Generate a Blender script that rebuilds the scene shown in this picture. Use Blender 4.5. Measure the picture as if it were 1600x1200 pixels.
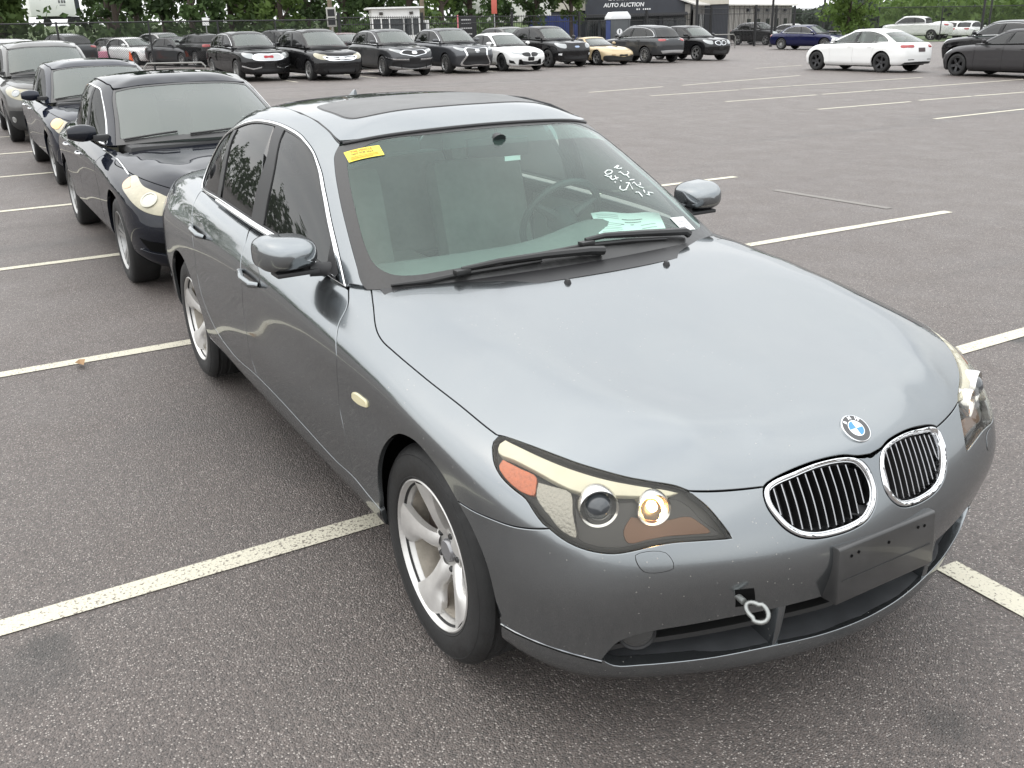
import bpy, bmesh, math, random
import numpy as np
from mathutils import Vector, Matrix, bvhtree
from mathutils.geometry import delaunay_2d_cdt
for o in list(bpy.data.objects): bpy.data.objects.remove(o)
scene = bpy.context.scene
COL = scene.collection
R = math.radians
random.seed(4)
RNG = np.random.default_rng(4)

# ---------------------------------------------------------------- camera
# World frame: metres, origin on the ground under the front axle of the silver sedan,
# +x = its nose, +y = its left side, +z up.
CAM_F = 1455.55 / 1600.0                     # focal length / picture width
CAM_POS = np.array([2.14807, -1.81639, 1.73036])
CAM_YAW, CAM_PITCH, CAM_ROLL = 2.62072, 0.36323, -0.02943
def cam_axes():
    a, b, c = CAM_YAW, CAM_PITCH, CAM_ROLL
    f = np.array([math.cos(a)*math.cos(b), math.sin(a)*math.cos(b), -math.sin(b)])
    r0 = np.array([math.sin(a), -math.cos(a), 0.0]); u0 = np.cross(r0, f)
    return math.cos(c)*r0 + math.sin(c)*u0, -math.sin(c)*r0 + math.cos(c)*u0, f
CR, CU, CF = cam_axes()
cd = bpy.data.cameras.new('camera'); cam = bpy.data.objects.new('camera', cd); COL.objects.link(cam)
cd.sensor_width = 36.0; cd.lens = 36.0*CAM_F; cd.clip_start = 0.05; cd.clip_end = 2000
M = Matrix(((CR[0], CU[0], -CF[0], CAM_POS[0]), (CR[1], CU[1], -CF[1], CAM_POS[1]),
            (CR[2], CU[2], -CF[2], CAM_POS[2]), (0, 0, 0, 1)))
cam.matrix_world = M
scene.camera = cam
def pix_ray(px, py):                          # direction through a pixel of the 1600x1200 photograph
    f = CAM_F*1600
    d = (px-800)/f*CR + (600-py)/f*CU + CF
    return d/np.linalg.norm(d)
def _sp(v, k=2.0): return .5*(v+np.sqrt(v*v+k*k))
def gz(x, y):
    """height of the lot: level round the silver sedan, rising gently away to the north-west, falling off far to the north-east"""
    return .0105*_sp(-x-4.5)-.008*_sp(y-4.5)-.07*_sp(y-118, 12.0)
def on_ground(px, py):
    d = pix_ray(px, py); lo, hi = 0.5, 0.5
    while hi < 900:
        p = CAM_POS+hi*d
        if p[2] < gz(p[0], p[1]): break
        lo = hi; hi *= 1.05
    for _ in range(40):
        m = .5*(lo+hi); p = CAM_POS+m*d
        if p[2] < gz(p[0], p[1]): hi = m
        else: lo = m
    return CAM_POS+lo*d
def along(px, D, py=40.0):
    """ground position (x, y, z) at horizontal distance D in the direction of a pixel column"""
    d = pix_ray(px, py); h = np.array([d[0], d[1]])/math.hypot(d[0], d[1]); p = CAM_POS[:2]+D*h
    return Vector((p[0], p[1], float(gz(p[0], p[1]))))
def to_pix(P):
    d = np.asarray(P)-CAM_POS; w = d@CF
    return 800+CAM_F*1600*(d@CR)/w, 600-CAM_F*1600*(d@CU)/w

# ---------------------------------------------------------------- sky, sun, exposure
SUN_EL, SUN_AZ = R(58), R(215)
w = bpy.data.worlds.new('World'); scene.world = w; w.use_nodes = True
nt = w.node_tree; nt.nodes.clear()
N = nt.nodes.new; L = nt.links.new
out = N('ShaderNodeOutputWorld'); bg = N('ShaderNodeBackground'); sky = N('ShaderNodeTexSky')
sky.sky_type = 'NISHITA'; sky.sun_disc = False; sky.sun_elevation = SUN_EL; sky.sun_rotation = SUN_AZ
sky.air_density = 1.0; sky.dust_density = 4.0; sky.ozone_density = 1.0
# closed cloud deck: the blue of the sky is veiled by soft grey-white cloud
tc = N('ShaderNodeTexCoord'); mp = N('ShaderNodeMapping'); mp.inputs['Scale'].default_value = (1.0, 1.0, 2.2)
nz = N('ShaderNodeTexNoise'); nz.inputs['Scale'].default_value = 2.2; nz.inputs['Detail'].default_value = 6; nz.inputs['Roughness'].default_value = .55
cr = N('ShaderNodeValToRGB'); cr.color_ramp.elements[0].position = .32; cr.color_ramp.elements[1].position = .70
cr.color_ramp.elements[0].color = (8.2, 8.5, 8.8, 1); cr.color_ramp.elements[1].color = (10.8, 10.9, 10.8, 1)
mx = N('ShaderNodeMix'); mx.data_type = 'RGBA'; mx.inputs['Factor'].default_value = .90
L(tc.outputs['Generated'], mp.inputs['Vector']); L(mp.outputs['Vector'], nz.inputs['Vector'])
L(nz.outputs['Fac'], cr.inputs['Fac']); L(sky.outputs['Color'], mx.inputs['A']); L(cr.outputs['Color'], mx.inputs['B'])
# an overcast sky is brightest overhead
sx = N('ShaderNodeSeparateXYZ'); L(tc.outputs['Generated'], sx.inputs['Vector'])
zr = N('ShaderNodeMapRange'); zr.inputs['From Min'].default_value = 0.0; zr.inputs['From Max'].default_value = 1.0; zr.inputs['To Min'].default_value = .76; zr.inputs['To Max'].default_value = 1.22; L(sx.outputs['Z'], zr.inputs['Value'])
vm = N('ShaderNodeVectorMath'); vm.operation = 'SCALE'; L(mx.outputs['Result'], vm.inputs[0]); L(zr.outputs['Result'], vm.inputs['Scale'])
L(vm.outputs['Vector'], bg.inputs['Color']); bg.inputs['Strength'].default_value = .105
L(bg.outputs['Background'], out.inputs['Surface'])
sd = bpy.data.lights.new('sun', 'SUN'); sun = bpy.data.objects.new('sun', sd); COL.objects.link(sun)
sd.energy = 0.6; sd.angle = R(175); sd.color = (1.0, .97, .93)
sv = Vector((math.cos(SUN_EL)*math.sin(SUN_AZ), math.cos(SUN_EL)*math.cos(SUN_AZ), math.sin(SUN_EL)))
sun.rotation_euler = (-sv).to_track_quat('-Z', 'Y').to_euler()
vs = scene.view_settings
vs.view_transform = 'Standard'; vs.look = 'None'; vs.gamma = 1.0; vs.use_curve_mapping = False; vs.exposure = 1.05
scene.render.engine = 'CYCLES'
scene.cycles.max_bounces = 8; scene.cycles.transparent_max_bounces = 16
scene.render.resolution_x = 1024; scene.render.resolution_y = 768

# ---------------------------------------------------------------- materials
MATS = {}
def nodes_of(m):
    return m.node_tree.nodes, m.node_tree.links
def pbr(name, col, rough=.5, metal=0.0, coat=0.0, spec=.5, emit=None, estr=0.0, noise=0.0, nscale=8.0, bump=0.0, bscale=200.0, coat_rough=.03):
    """Principled material; noise mottles the colour and the roughness a little, bump adds fine relief."""
    if name in MATS: return MATS[name]
    m = bpy.data.materials.new(name); m.use_nodes = True
    n, l = nodes_of(m); p = n['Principled BSDF']
    p.inputs['Base Color'].default_value = (*col, 1); p.inputs['Roughness'].default_value = rough
    p.inputs['Metallic'].default_value = metal; p.inputs['Coat Weight'].default_value = coat
    p.inputs['Coat Roughness'].default_value = coat_rough; p.inputs['Specular IOR Level'].default_value = spec
    if emit: p.inputs['Emission Color'].default_value = (*emit, 1); p.inputs['Emission Strength'].default_value = estr
    t = n.new('ShaderNodeTexCoord')
    if noise:
        z = n.new('ShaderNodeTexNoise'); z.inputs['Scale'].default_value = nscale; z.inputs['Detail'].default_value = 6; z.inputs['Roughness'].default_value = .65
        l.new(t.outputs['Object'], z.inputs['Vector'])
        h = n.new('ShaderNodeMapRange'); h.inputs['From Min'].default_value = .3; h.inputs['From Max'].default_value = .7
        h.inputs['To Min'].default_value = 1-noise; h.inputs['To Max'].default_value = 1+noise
        l.new(z.outputs['Fac'], h.inputs['Value'])
        v = n.new('ShaderNodeVectorMath'); v.operation = 'SCALE'; v.inputs[0].default_value = col
        l.new(h.outputs['Result'], v.inputs['Scale']); l.new(v.outputs['Vector'], p.inputs['Base Color'])
        q = n.new('ShaderNodeMapRange'); q.inputs['From Min'].default_value = .3; q.inputs['From Max'].default_value = .7
        q.inputs['To Min'].default_value = max(0.02, rough*(1-.25*min(1, noise*3))); q.inputs['To Max'].default_value = min(1, rough*(1+.25*min(1, noise*3)))
        l.new(z.outputs['Fac'], q.inputs['Value']); l.new(q.outputs['Result'], p.inputs['Roughness'])
    if bump:
        z2 = n.new('ShaderNodeTexNoise'); z2.inputs['Scale'].default_value = bscale; z2.inputs['Detail'].default_value = 3
        l.new(t.outputs['Object'], z2.inputs['Vector'])
        b = n.new('ShaderNodeBump'); b.inputs['Strength'].default_value = bump; b.inputs['Distance'].default_value = .004
        l.new(z2.outputs['Fac'], b.inputs['Height']); l.new(b.outputs['Normal'], p.inputs['Normal'])
    MATS[name] = m
    return m
def car_paint(name, col, metal=.55, rough=.38, dust=.25, coat=1.0):
    """Clear-coated paint with a thin film of dust that dulls the coat in patches."""
    if name in MATS: return MATS[name]
    m = bpy.data.materials.new(name); m.use_nodes = True
    n, l = nodes_of(m); n.remove(n['Principled BSDF']); o = n['Material Output']
    df = n.new('ShaderNodeBsdfDiffuse'); fk = n.new('ShaderNodeBsdfGlossy'); fk.inputs['Roughness'].default_value = rough      # pigment, metal flake
    ct = n.new('ShaderNodeBsdfGlossy')                                                                                        # clear coat
    mb = n.new('ShaderNodeMixShader'); mb.inputs['Fac'].default_value = metal; mcx = n.new('ShaderNodeMixShader')
    lw = n.new('ShaderNodeLayerWeight'); lw.inputs['Blend'].default_value = .5
    pw = n.new('ShaderNodeMath'); pw.operation = 'POWER'; l.new(lw.outputs['Facing'], pw.inputs[0]); pw.inputs[1].default_value = 5.0
    fr = n.new('ShaderNodeMapRange'); fr.inputs['To Min'].default_value = .045*coat; fr.inputs['To Max'].default_value = .95*coat; l.new(pw.outputs[0], fr.inputs['Value'])
    l.new(df.outputs[0], mb.inputs[1]); l.new(fk.outputs[0], mb.inputs[2]); l.new(fr.outputs['Result'], mcx.inputs['Fac']); l.new(mb.outputs[0], mcx.inputs[1]); l.new(ct.outputs[0], mcx.inputs[2])
    spd = n.new('ShaderNodeBsdfDiffuse'); spd.inputs['Color'].default_value = (.50, .48, .44, 1); msp = n.new('ShaderNodeMixShader'); l.new(mcx.outputs[0], msp.inputs[1]); l.new(spd.outputs[0], msp.inputs[2]); l.new(msp.outputs[0], o.inputs['Surface'])
    t = n.new('ShaderNodeTexCoord')
    a = n.new('ShaderNodeTexNoise'); a.inputs['Scale'].default_value = 2.3; a.inputs['Detail'].default_value = 8; a.inputs['Roughness'].default_value = .7
    f = n.new('ShaderNodeTexNoise'); f.inputs['Scale'].default_value = 900; f.inputs['Detail'].default_value = 1
    vo = n.new('ShaderNodeTexVoronoi'); vo.inputs['Scale'].default_value = 46; vo.feature = 'F1'
    for x in (a, f, vo): l.new(t.outputs['Object'], x.inputs['Vector'])
    # metallic flake: small brightness jitter
    fl = n.new('ShaderNodeMapRange'); fl.inputs['To Min'].default_value = .93; fl.inputs['To Max'].default_value = 1.07
    l.new(f.outputs['Fac'], fl.inputs['Value'])
    v = n.new('ShaderNodeVectorMath'); v.operation = 'SCALE'; v.inputs[0].default_value = col
    l.new(fl.outputs['Result'], v.inputs['Scale'])
    # dust specks and film
    ds = n.new('ShaderNodeMapRange'); ds.inputs['From Min'].default_value = .05; ds.inputs['From Max'].default_value = .11
    ds.inputs['To Min'].default_value = 1; ds.inputs['To Max'].default_value = 0; ds.clamp = True
    l.new(vo.outputs['Distance'], ds.inputs['Value'])
    film = n.new('ShaderNodeMapRange'); film.inputs['From Min'].default_value = .42; film.inputs['From Max'].default_value = .75; film.clamp = True
    l.new(a.outputs['Fac'], film.inputs['Value'])
    mul = n.new('ShaderNodeMath'); mul.operation = 'MULTIPLY'; l.new(ds.outputs['Result'], mul.inputs[0]); l.new(film.outputs['Result'], mul.inputs[1])
    spk = n.new('ShaderNodeMath'); spk.operation = 'MULTIPLY'; spk.inputs[1].default_value = min(.8, dust*2.6); spk.use_clamp = True; l.new(mul.outputs['Value'], spk.inputs[0]); l.new(spk.outputs[0], msp.inputs['Fac'])
    add = n.new('ShaderNodeMath'); add.operation = 'MULTIPLY_ADD'; l.new(film.outputs['Result'], add.inputs[0]); add.inputs[1].default_value = .22; l.new(mul.outputs['Value'], add.inputs[2])
    sc = n.new('ShaderNodeMath'); sc.operation = 'MULTIPLY'; sc.inputs[1].default_value = dust; sc.use_clamp = True; l.new(add.outputs['Value'], sc.inputs[0])
    mixc = n.new('ShaderNodeMix'); mixc.data_type = 'RGBA'; l.new(sc.outputs['Value'], mixc.inputs['Factor'])
    l.new(v.outputs['Vector'], mixc.inputs['A']); mixc.inputs['B'].default_value = (.42, .40, .36, 1)
    l.new(mixc.outputs['Result'], df.inputs['Color']); l.new(mixc.outputs['Result'], fk.inputs['Color'])
    cr_ = n.new('ShaderNodeMapRange'); cr_.inputs['To Min'].default_value = .02; cr_.inputs['To Max'].default_value = .02+.3*dust
    l.new(film.outputs['Result'], cr_.inputs['Value']); l.new(cr_.outputs['Result'], ct.inputs['Roughness'])
    MATS[name] = m
    return m
def glass(name, tint, haze=.08, haze_col=(.5, .56, .53), rough=.02, ior=1.45, speck=True, fmax=1.0, f0k=1.7):
    """Dusty tinted pane: transparent tint + fresnel gloss + a thin diffuse film."""
    if name in MATS: return MATS[name]
    m = bpy.data.materials.new(name); m.use_nodes = True
    n, l = nodes_of(m); n.remove(n['Principled BSDF']); o = n['Material Output']
    tr = n.new('ShaderNodeBsdfTransparent'); tr.inputs['Color'].default_value = (*tint, 1)
    df = n.new('ShaderNodeBsdfDiffuse'); df.inputs['Color'].default_value = (*haze_col, 1)
    gl = n.new('ShaderNodeBsdfGlossy'); gl.inputs['Roughness'].default_value = rough
    lw = n.new('ShaderNodeLayerWeight'); lw.inputs['Blend'].default_value = .5
    pw = n.new('ShaderNodeMath'); pw.operation = 'POWER'; l.new(lw.outputs['Facing'], pw.inputs[0]); pw.inputs[1].default_value = 5.0
    f0 = ((ior-1)/(ior+1))**2; fr = n.new('ShaderNodeMapRange'); fr.inputs['To Min'].default_value = f0*f0k; fr.inputs['To Max'].default_value = fmax; l.new(pw.outputs[0], fr.inputs['Value'])
    m1 = n.new('ShaderNodeMixShader'); m2 = n.new('ShaderNodeMixShader')
    m1.inputs['Fac'].default_value = haze
    if speck:
        t = n.new('ShaderNodeTexCoord'); z = n.new('ShaderNodeTexNoise'); z.inputs['Scale'].default_value = 3.0 if speck == 'smear' else 55; z.inputs['Detail'].default_value = 6; z.inputs['Roughness'].default_value = .55 if speck == 'smear' else .8
        l.new(t.outputs['Object'], z.inputs['Vector'])
        h = n.new('ShaderNodeMapRange'); h.inputs['From Min'].default_value = .45 if speck == 'smear' else .60; h.inputs['From Max'].default_value = .82; h.clamp = True
        h.inputs['To Min'].default_value = haze; h.inputs['To Max'].default_value = haze+(.04 if speck == 'smear' else .12)
        l.new(z.outputs['Fac'], h.inputs['Value']); l.new(h.outputs['Result'], m1.inputs['Fac'])
    l.new(tr.outputs[0], m1.inputs[1]); l.new(df.outputs[0], m1.inputs[2])
    l.new(fr.outputs['Result'], m2.inputs['Fac']); l.new(m1.outputs[0], m2.inputs[1]); l.new(gl.outputs[0], m2.inputs[2])
    l.new(m2.outputs[0], o.inputs['Surface'])
    MATS[name] = m
    return m

# ---------------------------------------------------------------- object helpers
def link(name, me, mat=None, parent=None):
    o = bpy.data.objects.new(name, me); COL.objects.link(o)
    if mat is not None and not me.materials: me.materials.append(mat)
    if parent is not None: o.parent = parent
    return o
def empty(name, loc=(0, 0, 0), rz=0.0, label=None, cat=None, group=None):
    o = bpy.data.objects.new(name, None); COL.objects.link(o); o.location = loc; o.rotation_euler = (0, 0, rz); o.empty_display_size = .2
    return tag(o, label, cat, group)
def tag(o, label=None, cat=None, group=None, kind=None):
    if label: o['label'] = label
    if cat: o['category'] = cat
    if group: o['group'] = group
    if kind: o['kind'] = kind
    return o
def mesh_np(name, V, F, smooth=True, normals=None):
    me = bpy.data.meshes.new(name); F = [f for f in F if len(set(f)) == len(f)]; me.from_pydata([tuple(map(float, v)) for v in V], [], [tuple(map(int, f)) for f in F])
    me.validate(); me.update()
    if smooth and len(me.polygons): me.polygons.foreach_set('use_smooth', [True]*len(me.polygons))
    if normals is not None and np.isfinite(normals).all(): me.normals_split_custom_set_from_vertices([tuple(map(float, v)) for v in normals])
    me.update()
    return me
class MB:
    """Collects simple solids into one mesh."""
    def __init__(s): s.v = []; s.f = []; s.flat = []
    def add(s, V, F):
        b = len(s.v); s.v += [tuple(map(float, v)) for v in V]; s.f += [tuple(int(i)+b for i in f) for f in F]; return s
    def box(s, c, d, rot=None, taper=1.0):
        V = []
        for k in (-1, 1):
            q = taper if k > 0 else 1.0
            for (i, j) in ((-1, -1), (1, -1), (1, 1), (-1, 1)):
                V.append(Vector((i*d[0]/2*q, j*d[1]/2*q, k*d[2]/2)))
        if rot is not None: V = [rot @ v for v in V]
        V = [v+Vector(c) for v in V]
        return s.add(V, [(3, 2, 1, 0), (4, 5, 6, 7), (0, 1, 5, 4), (1, 2, 6, 5), (2, 3, 7, 6), (3, 0, 4, 7)])
    def tube(s, pts, rad, n=8, cap=True, closed=False):
        pts = [Vector(p) for p in pts]; m = len(pts); rads = rad if isinstance(rad, (list, tuple)) else [rad]*m
        V = []; up = None
        for i, p in enumerate(pts):
            if closed: t = (pts[(i+1) % m]-pts[i-1]).normalized()
            else: t = (pts[min(i+1, m-1)]-pts[max(i-1, 0)]).normalized()
            if up is None:
                up = Vector((0, 0, 1)) if abs(t.z) < .9 else Vector((1, 0, 0))
            a = (up - t*up.dot(t)); a = a.normalized() if a.length > 1e-6 else t.orthogonal().normalized(); up = a; b = t.cross(a)
            V += [p + (a*math.cos(k*2*math.pi/n)+b*math.sin(k*2*math.pi/n))*rads[i] for k in range(n)]
        F = []
        for i in range(m if closed else m-1):
            j = (i+1) % m
            F += [(i*n+k, i*n+(k+1) % n, j*n+(k+1) % n, j*n+k) for k in range(n)]
        if cap and not closed:
            F.append(tuple(reversed(range(n)))); F.append(tuple(range((m-1)*n, m*n)))
        return s.add(V, F)
    def lathe(s, prof, n=32, axis='z', c=(0, 0, 0), closed=False, a0=0.0, a1=2*math.pi):
        """prof: (r, h) pairs turned about the axis through c."""
        V = []; full = abs(a1-a0-2*math.pi) < 1e-6; steps = n if full else n+1
        for k in range(steps):
            a = a0+(a1-a0)*k/n; ca, sa = math.cos(a), math.sin(a)
            for r_, h in prof:
                p = {'z': (r_*ca, r_*sa, h), 'y': (r_*ca, h, r_*sa), 'x': (h, r_*ca, r_*sa)}[axis]
                V.append((p[0]+c[0], p[1]+c[1], p[2]+c[2]))
        m = len(prof); F = []
        for k in range(n):
            k2 = (k+1) % steps
            for i in range(m if closed else m-1):
                j = (i+1) % m
                q = (k*m+i, k2*m+i, k2*m+j, k*m+j)
                F.append(q if axis != 'y' else q[::-1])
        return s.add(V, F)
    def prism(s, poly, h0, h1, axis='z'):
        """poly of 2-D points extruded between h0 and h1 along the axis."""
        def P(a, b, h): return {'z': (a, b, h), 'y': (a, h, b), 'x': (h, a, b)}[axis]
        n = len(poly); V = [P(a, b, h0) for a, b in poly]+[P(a, b, h1) for a, b in poly]
        return s.add(V, [tuple(reversed(range(n))), tuple(range(n, 2*n))]+[(i, (i+1) % n, n+(i+1) % n, n+i) for i in range(n)])
    def build(s, name, mat=None, parent=None, smooth=False, bevel=0.0, angle=40):
        me = bpy.data.meshes.new(name); me.from_pydata(s.v, [], s.f)
        bm = bmesh.new(); bm.from_mesh(me)
        bmesh.ops.recalc_face_normals(bm, faces=bm.faces)
        if bevel: bmesh.ops.bevel(bm, geom=[e for e in bm.edges if len(e.link_faces) == 2 and e.calc_face_angle(0) > R(30)], offset=bevel, segments=2, profile=.6, affect='EDGES', clamp_overlap=True)
        bm.to_mesh(me); bm.free()
        if smooth or bevel:
            me.polygons.foreach_set('use_smooth', [True]*len(me.polygons))
            me.set_sharp_from_angle(angle=R(angle))
        me.update()
        return link(name, me, mat, parent)
def copy_tree(o, parent=None):
    c = o.copy(); COL.objects.link(c); c.parent = parent
    for ch in list(o.children): copy_tree(ch, c)
    return c

# ---------------------------------------------------------------- body surfaces
def spline_ops(k):
    """Cardinal natural cubic splines on knots k: returns f(u, der) -> weights (len(u), len(k))."""
    k = np.asarray(k, float); n = len(k); h = np.diff(k); I = np.eye(n)
    A = np.zeros((n, n)); B = np.zeros((n, n)); A[0, 0] = A[-1, -1] = 1
    for i in range(1, n-1):
        A[i, i-1] = h[i-1]; A[i, i] = 2*(h[i-1]+h[i]); A[i, i+1] = h[i]
        B[i] = 6*((I[i+1]-I[i])/h[i]-(I[i]-I[i-1])/h[i-1])
    M2 = np.linalg.solve(A, B)
    def f(u, der=0):
        u = np.atleast_1d(np.asarray(u, float)); i = np.clip(np.searchsorted(k, u, side='right')-1, 0, n-2)
        hi = h[i]; a = (k[i+1]-u)/hi; b = (u-k[i])/hi; W = np.zeros((len(u), n)); r = np.arange(len(u))
        if der == 0:
            W[r, i] += a; W[r, i+1] += b
            W += ((a**3-a)*hi**2/6)[:, None]*M2[i]+((b**3-b)*hi**2/6)[:, None]*M2[i+1]
        else:
            W[r, i] -= 1/hi; W[r, i+1] += 1/hi
            W += (-(3*a**2-1)*hi/6)[:, None]*M2[i]+((3*b**2-1)*hi/6)[:, None]*M2[i+1]
        return W
    return f
def fill_row(keys, nc):
    """keys: {col: (x, y, z)}; missing columns by monotone-ish cubic interpolation over the column index."""
    c = sorted(keys); P = np.array([keys[i] for i in c], float)
    if len(c) == nc: return P
    f = spline_ops(np.array(c, float)); lin = np.stack([np.interp(np.arange(nc), c, P[:, j]) for j in range(3)], 1)
    return .5*lin+.5*(f(np.arange(nc, dtype=float))@P)
class Surf:
    """Smooth tensor surface through rows x columns of points on the car's right half (y <= 0),
    continued by reflection over the centre plane at the first/last column and the last row."""
    def __init__(s, rows, smooth=.0, sides=(True, True, True)):
        D = np.array(rows, float); D[..., 1] = -np.abs(D[..., 1])
        nr, nc = D.shape[:2]
        if smooth:
            for _ in range(2):
                E = D.copy(); E[:, 1:-1] += smooth*(.5*(D[:, :-2]+D[:, 2:])-D[:, 1:-1]); D = E
        cs = np.linalg.norm(np.diff(D, axis=1), axis=2)[:max(2, nr*2//3)].mean(0)
        rs = np.linalg.norm(np.diff(D, axis=0), axis=2).mean(1)
        s.sk = np.concatenate([[0], np.cumsum(cs)]); s.tk = np.concatenate([[0], np.cumsum(rs)])
        s.smax = s.sk[-1]; s.tmax = s.tk[-1]
        flip = np.array([1, -1, 1.])
        E, sk, tk = D, s.sk, s.tk
        if sides[0]:
            E = np.concatenate([E[:, 2:0:-1]*flip, E], 1); sk = np.concatenate([-sk[2:0:-1], sk])
        if sides[1]:
            E = np.concatenate([E, E[:, -2:-4:-1]*flip], 1); sk = np.concatenate([sk, 2*s.smax-s.sk[-2:-4:-1]])
        if sides[2]:
            E = np.concatenate([E, E[-2:-4:-1]*flip], 0); tk = np.concatenate([tk, 2*s.tmax-tk[-2:-4:-1]])
        s.E = E; s.fs = spline_ops(sk); s.ft = spline_ops(tk); s.hf = []
    def eval(s, st, nrm=True):
        st = np.atleast_2d(st); A = s.ft(st[:, 1]); B = s.fs(st[:, 0])
        P = np.einsum('ki,kj,ijd->kd', A, B, s.E)
        if not nrm: return P
        Ps = np.einsum('ki,kj,ijd->kd', A, s.fs(st[:, 0], 1), s.E); Pt = np.einsum('ki,kj,ijd->kd', s.ft(st[:, 1], 1), B, s.E)
        n = np.cross(Pt, Ps); l = np.linalg.norm(n, axis=1); n = n/np.maximum(l, 1e-9)[:, None]
        return P, n
    def tessellate(s, ds=.03):
        S = np.linspace(0, s.smax, int(s.smax/ds)+2); T = np.linspace(0, s.tmax, int(s.tmax/(ds*.6))+2)
        G = np.stack(np.meshgrid(S, T, indexing='ij'), -1).reshape(-1, 2); m = len(T)
        F = np.array([(i*m+j, (i+1)*m+j, (i+1)*m+j+1, i*m+j+1) for i in range(len(S)-1) for j in range(m-1)])
        return G, F, (len(S), m)
    def prepare(s):
        G, F, _ = s.tessellate(.03); P = s.eval(G, False); s.G = G
        T = np.concatenate([F[:, [0, 1, 2]], F[:, [0, 2, 3]]]); s.T = T; s.P = P
        s.bvh = bvhtree.BVHTree.FromPolygons([tuple(p) for p in P], [tuple(map(int, t)) for t in T])
        # orientation: normal should point away from the inside
        p, n = s.eval(np.array([[s.smax*.5, s.tmax*.35]])); s.sgn = 1.0 if n[0, 1] < 0 else -1.0
    def hit(s, o, d):
        loc, nor, idx, dist = s.bvh.ray_cast(Vector(o), Vector(d))
        if idx is None: return None
        a, b, c = (Vector(s.P[i]) for i in s.T[idx]); v0, v1, v2 = b-a, c-a, loc-a
        d00, d01, d11, d20, d21 = v0@v0, v0@v1, v1@v1, v2@v0, v2@v1; den = d00*d11-d01*d01
        v = (d11*d20-d01*d21)/den; w_ = (d00*d21-d01*d20)/den; g = s.G[s.T[idx]]
        return g[0]*(1-v-w_)+g[1]*v+g[2]*w_
    def px(s, x, y):
        h = s.hit(CAM_POS, pix_ray(x, y))
        if h is None:                       # just off the silhouette: nearest surface point to the ray
            o = CAM_POS; d = pix_ray(x, y); k = (s.P-o)@d; q = np.linalg.norm(s.P-o-k[:, None]*d, axis=1); h = s.G[q.argmin()]
        return np.array(h)
    def side(s, x, z):
        h = s.hit((x, -3, z), (0, 1, 0))
        if h is None:
            q = np.hypot(s.P[:, 0]-x, s.P[:, 2]-z); h = s.G[q.argmin()]
        return np.array(h)
    def front(s, y, z):
        h = s.hit((3, y, z), (-1, 0, 0))
        if h is None:
            q = np.hypot(s.P[:, 1]-y, s.P[:, 2]-z)+(s.P[:, 0] < -1)*9; h = s.G[q.argmin()]
        return np.array(h)
    def back(s, y, z):
        h = s.hit((-9, y, z), (1, 0, 0))
        if h is None:
            q = np.hypot(s.P[:, 1]-y, s.P[:, 2]-z)+(s.P[:, 0] > -2)*9; h = s.G[q.argmin()]
        return np.array(h)
    def top(s, x, y):
        h = s.hit((x, min(y, -.0005), 3), (0, 0, -1))
        if h is None:
            q = np.hypot(s.P[:, 0]-x, s.P[:, 1]-y)-s.P[:, 2]*.001; h = s.G[q.argmin()]
        return np.array(h)
def resolve(surf, pts):
    """pts: tuples (kind, a, b[, 'c']): kind p = photo pixel, s = side view x,z, f = front y,z, b = back y,z, t = top x,y, g = surface coords.
    'c' marks a corner; between corners the outline is a smooth curve."""
    fn = {'p': surf.px, 's': surf.side, 'f': surf.front, 'b': surf.back, 't': surf.top, 'g': lambda a, b: np.array([a, b], float)}
    P = [fn[q[0]](q[1], q[2]) for q in pts]; C = [len(q) > 3 for q in pts]
    return smooth_loop(np.array(P), C)
def smooth_loop(P, C, step=.016):
    n = len(P); out_ = []
    for i in range(n):
        a, b = P[i], P[(i+1) % n]
        p0 = P[i-1] if not C[i] else a-(b-a); p3 = P[(i+2) % n] if not C[(i+1) % n] else b+(b-a)
        L_ = np.linalg.norm(b-a); k = max(1, int(math.ceil(L_/step)))
        # centripetal-like tangents
        la = max(np.linalg.norm(a-p0), 1e-6); lb = max(L_, 1e-6); lc = max(np.linalg.norm(p3-b), 1e-6)
        m0 = (b-a)/lb*.5+(a-p0)/la*.5; m1 = (b-a)/lb*.5+(p3-b)/lc*.5
        if C[i]: m0 = (b-a)/lb
        if C[(i+1) % n]: m1 = (b-a)/lb
        for j in range(k):
            u = j/k; u2, u3 = u*u, u**3
            out_.append((2*u3-3*u2+1)*a+(u3-2*u2+u)*m0*lb+(-2*u3+3*u2)*b+(u3-u2)*m1*lb)
    return np.array(out_)
def in_poly(Q, P):
    x, y = Q[:, 0], Q[:, 1]; r = np.zeros(len(Q), bool); a = P; b = np.roll(P, -1, 0)
    for (x0, y0), (x1, y1) in zip(a, b):
        c = (y0 > y) != (y1 > y)
        if y1 != y0: r ^= c & (x < (x1-x0)*(y-y0)/(y1-y0)+x0)
    return r
def edge_dist(Q, P):
    a = P; b = np.roll(P, -1, 0); d = np.full(len(Q), 1e9)
    for p, q in zip(a, b):
        e = q-p; l2 = max(e@e, 1e-12); u = np.clip(((Q-p)@e)/l2, 0, 1); d = np.minimum(d, np.linalg.norm(Q-p-u[:, None]*e, axis=1))
    return d
def inset(P, d):
    """inset a closed loop by d (positive = inwards)."""
    A = .5*np.sum(P[:, 0]*np.roll(P[:, 1], -1)-np.roll(P[:, 0], -1)*P[:, 1]); s_ = 1 if A > 0 else -1
    t = np.roll(P, -1, 0)-np.roll(P, 1, 0); t /= np.maximum(np.linalg.norm(t, axis=1), 1e-9)[:, None]
    Q = P+np.stack([-t[:, 1], t[:, 0]], 1)*d*s_
    if d > 0:
        k = (edge_dist(Q, P) > .93*d) & in_poly(Q, P); Q = Q[k]
        k = np.linalg.norm(Q-np.roll(Q, 1, 0), axis=1) > 1e-4; Q = Q[k]
    return Q
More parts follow.
